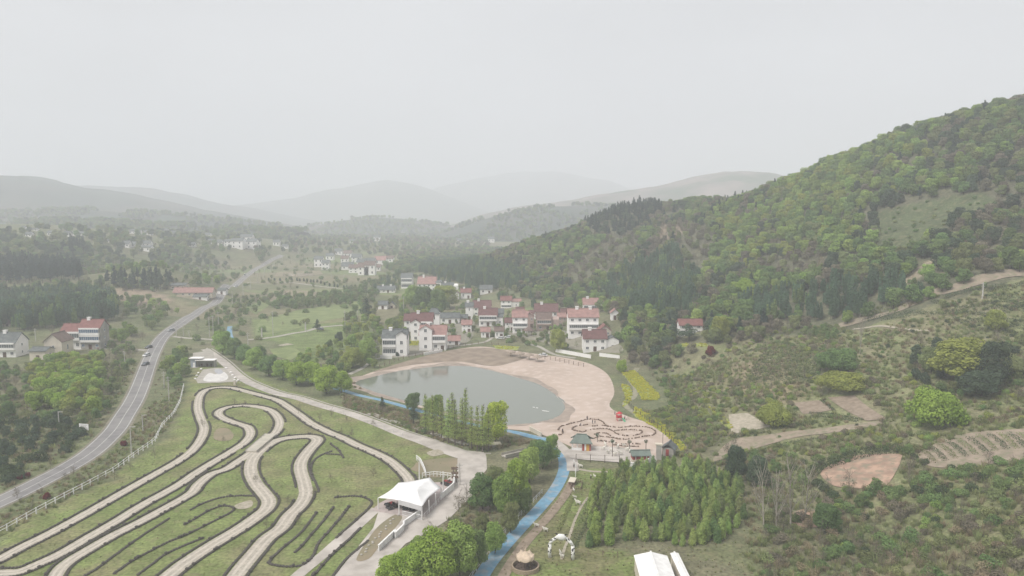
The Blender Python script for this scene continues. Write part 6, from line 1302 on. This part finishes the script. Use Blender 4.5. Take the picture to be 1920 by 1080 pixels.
g_ = gp(1241,860); pole(1242,862,50,'tall dark thin pole beside the pale slab pillar',0,r=.08,m='darkwood',arm=False,name='utility_pole')
# slide
g_ = gp(1161,789); e = empty('playground_slide', g_, R(15)); tag(e, 'red playground tower with a green slide on the sandy shore', 'playground'); M['greenplast'] = mat('green_plastic', (.10,.42,.22), (.09,.36,.19), 1, rough=.4); M['redplast'] = mat('red_plastic', (.55,.05,.06), (.45,.04,.05), 1, rough=.4)
for x, y in ((-.8,-.6),(.6,-.6),(-.8,.6),(.6,.6)): MB().box(x-.07,x+.07,y-.07,y+.07,0,2.6).build('post', M['redplast'], e)
MB().box(-.9,.7,-.7,.7,1.1,1.2).build('platform', M['brownwood'], e); MB().box(-.85,.65,-.72,-.66,1.25,2.1).box(-.92,-.86,-.6,.6,1.25,2.1).build('panel', M['redplast'], e); MB().lathe([(0,3.3),(1.2,2.6),(1.2,2.5),(0,2.6)], 4).build('roof', M['redplast'], e)
sl_ = MB(); pts_ = [(.7,-.3,1.15),(1.1,-.8,.8),(1.3,-1.4,.3),(1.3,-1.9,.1)]
for a, b in zip(pts_[:-1], pts_[1:]): sl_.add([(a[0]-.3,a[1],a[2]),(a[0]+.3,a[1],a[2]),(b[0]+.3,b[1],b[2]),(b[0]-.3,b[1],b[2]),(a[0]-.3,a[1],a[2]-.08),(a[0]+.3,a[1],a[2]-.08),(b[0]+.3,b[1],b[2]-.08),(b[0]-.3,b[1],b[2]-.08)], [(0,1,2,3),(7,6,5,4),(0,3,7,4),(1,5,6,2)])
sl_.build('slide', M['greenplast'], e); sw = MB().tube([(1.7,.3,0),(2.2,.3,1.9),(2.7,.3,0)], .06, 5).tube([(2.2,.3,1.9),(3.4,.5,1.9)], .05, 5).tube([(3.0,.5,0),(3.4,.5,1.9),(3.8,.5,0)], .06, 5); sw.build('swing_frame', M['brownwood'], e)
# low log edging loops on the sand
Z7 = lambda l: [(x/6+960, y/6+700) for x, y in l]
ED = [([(520,640),(545,605),(640,575),(760,545),(850,520),(960,525),(1020,550),(1050,590),(1100,605),(1230,612),(1350,600),(1480,605),(1570,625),(1615,665),(1580,700),(1480,715),(1400,730),(1320,745),(1220,745),(1130,725),(1100,700),(1060,680),(980,675),(930,690)],'outer loop of low brown logs on the sandy shore'),
 ([(850,582),(740,595),(690,615),(680,640),(740,655),(800,665),(850,645),(950,630),(1060,630),(1130,650),(1180,685),(1260,705),(1360,705),(1440,685),(1465,660),(1430,645),(1330,640),(1200,645),(1145,648)],'inner winding line of low brown logs on the sand'),
 ([(910,600),(1000,590),(1090,602)],'short line of low logs inside the top of the outer loop'),([(525,640),(570,655),(560,690),(520,700)],'heap-ended short line of logs at the left of the loops'),
 ([(980,760),(1080,775),(1180,790),(1280,800),(1450,800)],'straight line of low logs behind the white animals, upper'),([(905,740),(1000,715),(1100,725),(1210,748)],'line of low logs at the green roofed hut'),([(1150,810),(1300,825),(1440,830)],'straight line of low logs behind the white animals, lower')]
for k, (l, lb) in enumerate(ED):
    q = resample(spline([tuple(gp(*t))[:2] for t in Z7(l)], 6), .55); o0 = q[0]; mb = MB(); r_ = random.Random(k)
    for t in q:
        if r_.random() < .12: continue
        z = float(hz(t[0], t[1])); h_ = r_.uniform(.25,.5); mb.box(-.17,.17,-.17,.17,-.1,h_, rot=r_.uniform(0,3), at=(t[0]-o0[0]+r_.uniform(-.1,.1), t[1]-o0[1]+r_.uniform(-.1,.1), z))
    o = mb.build('log_edging', M['brownwood']); o.location = (o0[0], o0[1], 0); tag(o, lb, 'edging')
# posts with dark leafy tops standing on the sand
for i, (x, y, h) in enumerate([(1120,829,14),(1148,857,31),(1180,850,22),(1211,848,21)]):
    g_ = gp(x, y); s = ppm(g_); hh = h/s; e = empty('palm_post', g_); tag(e, ['thick brown post with a shaggy top near the green roofed hut','tall post with a shaggy dark top among the white animals','post with a shaggy dark top left of the red hut','post with a shaggy dark top behind the red hut'][i], 'post', 'shaggy topped posts by the paddock'); MB().tube([(0,0,-.2),(0,0,hh)], .1, 6).build('pole', M['darkwood'], e)
    v, f = leaf_cloud([(0,0,hh,.55,.55,.5)], 90, .16, i); link('top', npmesh('top', v, f, M['dark']), e)
# animals and people: one continuous skin each
def skin(name, joints, edges, radii, m, parent=None, sub=1):
    me_ = D.meshes.new(name); me_.from_pydata(joints, edges, []); o = link(name, me_, parent); sk = o.modifiers.new('skin', 'SKIN'); sk.use_smooth_shade = True
    o.modifiers.new('sub', 'SUBSURF').levels = sub; o.modifiers['sub'].render_levels = sub
    for i, r_ in enumerate(radii): v = me_.skin_vertices[0].data[i]; v.radius = (r_, r_) if not hasattr(r_, '__len__') else r_
    me_.skin_vertices[0].data[0].use_root = True
    dg = bpy.context.evaluated_depsgraph_get(); bpy.context.view_layer.update(); ev = o.evaluated_get(dg); m2 = D.meshes.new_from_object(ev); o.modifiers.clear(); o.data = m2; m2.materials.clear(); m2.materials.append(m); return o
M['wool'] = mat('white_wool', (.72,.69,.62), (.60,.57,.50), 6); M['blackfur'] = mat('black_fur', (.03,.03,.03), (.05,.045,.04), 5)
def goat_mesh(mk, head=1.0, name='goat'):
    J = [(0,0,.72),(0,.35,.74),(0,-.38,.73),(0,.52,.95),(0,.62,1.12*head),(0,.82,1.08*head),(.13,.34,.45),(.13,.36,.22),(.13,.38,.02),(-.13,.34,.45),(-.13,.31,.22),(-.13,.33,.02),(.14,-.36,.48),(.14,-.46,.26),(.14,-.40,.02),(-.14,-.36,.48),(-.14,-.44,.26),(-.14,-.38,.02),(0,-.55,.78),(0,-.62,.66),(.1,.58,1.22*head),(-.1,.58,1.22*head)]
    E = [(0,1),(0,2),(1,3),(3,4),(4,5),(1,6),(6,7),(7,8),(1,9),(9,10),(10,11),(2,12),(12,13),(13,14),(2,15),(15,16),(16,17),(2,18),(18,19),(4,20),(4,21)]
    Rr = [.24,.21,.22,.13,.11,.06,.08,.05,.04,.08,.05,.04,.10,.055,.04,.10,.055,.04,.06,.035,.025,.025]
    return skin(name, J, E, Rr, mk)
g0 = goat_mesh(M['wool']); GL = [(1135,838,.3,1.15),(1150,835,1.2,1.15),(1131,845,-1.3,1.1),(1146,848,.8,1.1),(1158,842,-.6,1.15),(1163,854,1.5,1.25),(1176,847,-1.4,1.2),(1182,851,.4,1.1),(1170,839,2.0,1.0),(1140,852,2.4,1.0),(1153,855,-2.2,1.05),(1089,877,1.4,1.0),(1084,947,1.2,1.25),(1006,989,1.5,1.0),(1023,997,1.5,1.0),(1078,935,1.6,.8),(1076,921,.5,.7),(1054,1046,1.6,.8),(1051,1040,.4,.8),(1116,897,.8,.9)]
GT = ['white goat at the upper left of the herd behind the wire fence','white goat at the top of the herd','white goat at the left edge of the herd, head away','white goat in the middle of the herd','white goat right of the middle of the herd','largest white goat, nearest the red hut','white goat between the herd and the red hut','white goat touching the left end of the red hut','white goat at the back right of the herd','small white goat low in the herd','white goat low and right in the herd','white goat on the grass by the paddock corner','white goat standing on the lawn left of the straw trail','white goat on the earth bank beside the blue path','white goat on the lawn edge next to the bank','white kid resting above the standing lawn goat','smallest white kid near the pen','white goat under the arch, near the trail','white kid beside the left leg of the arch','brownish white goat on the pale patch by the pen']
for i, (x, y, rz, sc) in enumerate(GL):
    o = g0 if i == 0 else g0.copy()
    if i: COL.objects.link(o)
    g_ = gp(x, y); o.location = (g_.x, g_.y, g_.z+.2*(i < 11)); o.rotation_euler = (0,0,rz); o.scale = (sc,)*3; tag(o, GT[i], 'goat', 'white goats of the animal park')
ob = goat_mesh(M['blackfur'], 1.0, 'dog'); g_ = gp(1162,874); ob.location = (g_.x, g_.y, g_.z); ob.rotation_euler = (0,0,1.3); ob.scale = (.9,)*3; tag(ob, 'black animal on the grass left of the low white wall', 'animal')
M['skinc'] = mat('skin', (.45,.29,.22), (.40,.26,.20), 4)
def person(px, py, rz, top, bottom, label, h=1.68, stride=.16, bag=None, lift=0.0):
    g_ = gp(px, py); e = empty('person', (g_.x, g_.y, g_.z+lift), rz); e.scale = (h/1.7,)*3; tag(e, label, 'person')
    J = [(0,0,.92),(0,0,1.15),(0,0,1.40),(0,0,1.50),(0,.02,1.60),(.17,0,1.38),(.24,.02,1.12),(.23,.12,.90),(-.17,0,1.38),(-.24,-.02,1.12),(-.22,-.05,.88),(.09,0,.88),(.10,stride*.7,.48),(.10,stride*.6,.07),(.10,stride*.6+.14,.04),(-.09,0,.88),(-.10,-stride*.3,.48),(-.10,-stride,.09),(-.10,-stride+.13,.04)]
    E = [(0,1),(1,2),(2,3),(3,4),(2,5),(5,6),(6,7),(2,8),(8,9),(9,10),(0,11),(11,12),(12,13),(13,14),(0,15),(15,16),(16,17),(17,18)]
    Rr = [.13,.12,.14,.055,.10,.06,.045,.032,.06,.045,.032,.10,.065,.045,.04,.10,.065,.045,.04]
    b_ = skin('person_body', J, E, Rr, M['skinc'], e); b_.name = 'body'
    skin('jacket', [(0,0,.86),(0,0,1.12),(0,0,1.38),(.17,0,1.37),(.24,.02,1.12),(.235,.1,.95),(-.17,0,1.37),(-.24,-.02,1.12),(-.225,-.04,.93)], [(0,1),(1,2),(2,3),(3,4),(4,5),(2,6),(6,7),(7,8)], [.15,.145,.16,.075,.06,.05,.075,.06,.05], top, e)
    skin('trousers', [(0,0,.90),(.09,0,.86),(.10,stride*.7,.48),(.10,stride*.6,.14),(-.09,0,.86),(-.10,-stride*.3,.48),(-.10,-stride,.16)], [(0,1),(1,2),(2,3),(0,4),(4,5),(5,6)], [.14,.11,.08,.06,.11,.08,.06], bottom, e)
    skin('hair', [(0,-.02,1.63),(0,-.03,1.70)], [(0,1)], [.105,.07], M['blackfur'], e)
cl = lambda n_, c: mat(n_, c, tuple(q*.8 for q in c), 3)
CB, CD, CR, CW_, CG = cl('navy_cloth', (.05,.06,.10)), cl('black_cloth', (.03,.03,.035)), cl('red_cloth', (.35,.06,.06)), cl('white_cloth', (.6,.6,.58)), cl('grey_cloth', (.2,.2,.21))
person(1101,788,.3,CD,CD,'person in black standing at the top of the log loops on the sand'); person(1111,795,1.0,CD,CB,'person in black and navy just right of the top of the log loop'); person(1115.5,794,-.8,CG,CD,'child in grey beside the person in black and navy',1.25); person(1089,799,2.0,CG,CD,'child in grey standing at the inner log line',1.3)
person(1076,878,2.8,CW_,CD,'person in a white top walking on the grey path by the paddock',lift=.1); person(1108,899,1.8,CW_,CD,'person in white on the pale patch of lawn'); person(1153,778,1.2,CD,CB,'person in dark clothes at the left of the playground tower'); person(1171,787,-1.2,CG,CD,'child in grey at the swing frame',1.3); person(1055,812,.6,CD,CD,'person in black by the heap end of the logs')
person(172,655,.4,CD,CR,'person in black outside the tall grey farmhouse'); person(184,657,.9,CR,CD,'person in red outside the tall grey farmhouse')
# inflatable arch
M['cow'] = mat('white_with_black_patches', (.78,.77,.74), (.05,.05,.05), 1.6, lo=.56, hi=.58, detail=1)
L0, R0 = gp(1030.5,1045), gp(1074,1049); mid = (L0+R0)/2; w = (R0-L0).length/2; an = math.atan2(R0.y-L0.y, R0.x-L0.x); e = empty('inflatable_arch', mid, an); tag(e, 'white arch with black cow patches and a horned white head over the lawn entrance', 'arch')
MB().tube([(-w,0,0),(-w,0,1.5),(-w*.98,0,2.9)], .36, 12).build('leg', M['cow'], e, True); MB().tube([(w,0,0),(w,0,1.5),(w*.98,0,2.9)], .36, 12).build('leg', M['cow'], e, True)
MB().tube([(-w*.98,0,2.9),(-w*.8,0,3.6),(-w*.4,0,4.3),(0,0,4.5),(w*.4,0,4.3),(w*.8,0,3.6),(w*.98,0,2.9)], .33, 12).build('arch_tube', M['cow'], e, True)
hd = MB().lathe([(.01,-.7),(.6,-.6),(1.0,-.2),(1.05,.2),(.7,.6),(.01,.75)], 18).build('head', M['plainwhite'], e, True); hd.location = (0,-.3,4.6); hd.scale = (1,.5,.95)
for s in (-1, 1): MB().tube([(s*.75,-.3,5.1),(s*1.05,-.3,5.35),(s*1.35,-.3,5.3)], [.16,.12,.03], 8).build('ear', M['blackfur'], e)
# carousel
g_ = gp(985,1066); e = empty('small_carousel', g_); tag(e, 'small round carousel with scalloped beige top inside a circular brick wall', 'carousel'); M['beigec'] = mat('beige_canvas', (.62,.50,.38), (.52,.42,.32), 2); M['brick'] = mat('tan_brick', (.36,.29,.21), (.28,.22,.16), 5)
MB().lathe([(2.75,-.1),(2.75,.8),(2.45,.8),(2.45,-.1)], 40).build('ring_wall', M['brick'], e); MB().lathe([(0,.1),(2.4,.1),(2.4,0)], 32).build('floor', M['darkwood'], e); MB().tube([(0,0,0),(0,0,2.8)], .16, 8).build('centre_pole', M['brownwood'], e)
for k in range(6): a = k*math.pi/3+.2; MB().tube([(1.45*math.cos(a),1.45*math.sin(a),.1),(1.45*math.cos(a),1.45*math.sin(a),2.2)], .07, 6).build('post', M['brownwood'], e)
v = []; f = []; N_ = 48
for i, (r_, z) in enumerate([(.12,3.6),(.7,3.0),(1.3,2.7),(1.75,2.75),(1.72,2.2)]):
    for k in range(N_): a = 2*math.pi*k/N_; c = abs(math.sin(a*3)); v.append((r_*math.cos(a)*(1-.05*c*(i > 2)), r_*math.sin(a)*(1-.05*c*(i > 2)), z+(.45*(1-c)**1.5 if i == 3 else (-.25*c if i == 4 else 0))))
for i in range(4):
    for k in range(N_): f.append((i*N_+k, i*N_+(k+1) % N_, (i+1)*N_+(k+1) % N_, (i+1)*N_+k))
MB().add(v, f).build('canopy', M['beigec'], e, True); MB().lathe([(.02,3.5),(.12,3.7),(.2,3.95),(.08,4.15),(.02,4.3)], 10).build('finial', M['beigec'], e, True)
# white sheds at the bottom edge
def shed(fl_, fr_, rd, hw, hr, ln, label, m='plainwhite'):
    a, b = at_h(*fl_, hw), at_h(*fr_, hw); mid = (a+b)/2; w = (b-a).length/2; e = empty('white_shed', (mid.x, mid.y, 0), math.atan2(b.y-a.y, b.x-a.x)+rd); tag(e, label, 'shed'); HOUSE_DISCS.append((mid.x, mid.y-ln/2, max(w, ln*.55)))
    gb = MB(); gable_walls(gb, -w, w, -ln, 0, -.3, hw, hr, 'y'); gb.build('wall', M['cream'], e); r_ = MB(); gable_roof(r_, -w, w, -ln, 0, hw, hr, .15, .08, axis='y'); r_.build('roof', M[m], e); MB().box(-.7,.7,.003,.05,0,2.0).build('door', M['metal'], e); return e
shed((1190,1042),(1250,1043), 0, 3.2, .75, 11, 'large white metal roofed shed at the bottom edge'); shed((1258,1038),(1271,1038), 0, 2.6, .15, 12, 'narrow white roofed shed right of the large one')
# pen on the lawn
g_ = gp(1073,908); e = empty('animal_hutch', g_, R(-20)); tag(e, 'small hutch with pale slanted lid at the top of the lawn', 'hutch'); MB().box(-.7,.7,-.9,.9,0,.9).build('box', M['brownwood'], e); MB().add([(-.85,-1.1,.92),(.85,-1.1,.92),(.85,1.1,1.4),(-.85,1.1,1.4),(-.85,-1.1,1.0),(.85,-1.1,1.0),(.85,1.1,1.48),(-.85,1.1,1.48)], [(0,3,2,1),(4,5,6,7),(0,1,5,4),(1,2,6,5),(2,3,7,6),(3,0,4,7)]).build('lid', M['cream'], e)
fence([(1070,917),(1090,918),(1092,905),(1075,903),(1070,917)], .7, .5, 'low brown timber pen attached to the hutch', 'brownwood', (.4,.98), pr=.06, rr_=.06)
# footbridge over the ditch
a, b = gp(944,858), gp(998,846); d_ = (b-a); an = math.atan2(d_.y, d_.x); L_ = d_.length; e = empty('footbridge', a, an); tag(e, 'pale concrete footbridge between the gravel yard and the blue path', 'bridge')
MB().box(0, L_, -1.2, 1.2, .15, .45).build('deck', M['concrete'], e)
for s in (-1.15, 1.05): MB().box(0, L_, s, s+.1, .453, 1.1).build('parapet', M['concrete'], e)
for x in (1, L_-1): MB().box(x-.3, x+.3, -1, 1, -1, .147).build('pier', M['greywall'], e)
# white tables by the bridge end
g_ = gp(928,836); e = empty('stone_platform', g_, .2); tag(e, 'pale square platform at the foot of the lime green tree', 'platform'); MB().box(-1.6,1.6,-1.2,1.2,0,.6).build('block', M['concrete'], e); MB().box(-1.8,1.8,-1.4,1.4,.603,.8).build('slab', M['cream'], e)
# white floats on the water
for i, (x, y) in enumerate([(1001,764),(1007,765),(1023,771)]):
    q = at_h(x, y, -.85); e = link('float', MB().tube([(-.4 if i < 2 else -1.3,0,0),(.4 if i < 2 else 1.3,0,0)], .12, 8).mesh('float', M['plainwhite'])); e.location = (q.x, q.y, -.8); e.rotation_euler = (0,0,-.5); tag(e, ['small white float on the pond, far one','small white float on the pond, middle one','long white float on the pond near the sand'][i], 'float')
# ------------------------------------------------------------------ haze
hm = D.materials.new('haze'); hm.use_nodes = True; t = hm.node_tree; t.nodes.clear()
o_ = t.nodes.new('ShaderNodeOutputMaterial'); pv = t.nodes.new('ShaderNodeVolumePrincipled')
pv.inputs['Color'].default_value = (.92,.945,.995,1); pv.inputs['Density'].default_value = HAZE; pv.inputs['Anisotropy'].default_value = 0.0
t.links.new(pv.outputs[0], o_.inputs['Volume'])
hb = MB().box(-5200, 5200, -300, 9800, -12, 440).build('haze', hm); hb['kind'] = 'stuff'; hb['label'] = 'pale haze filling the whole valley'
hb['category'] = 'haze'
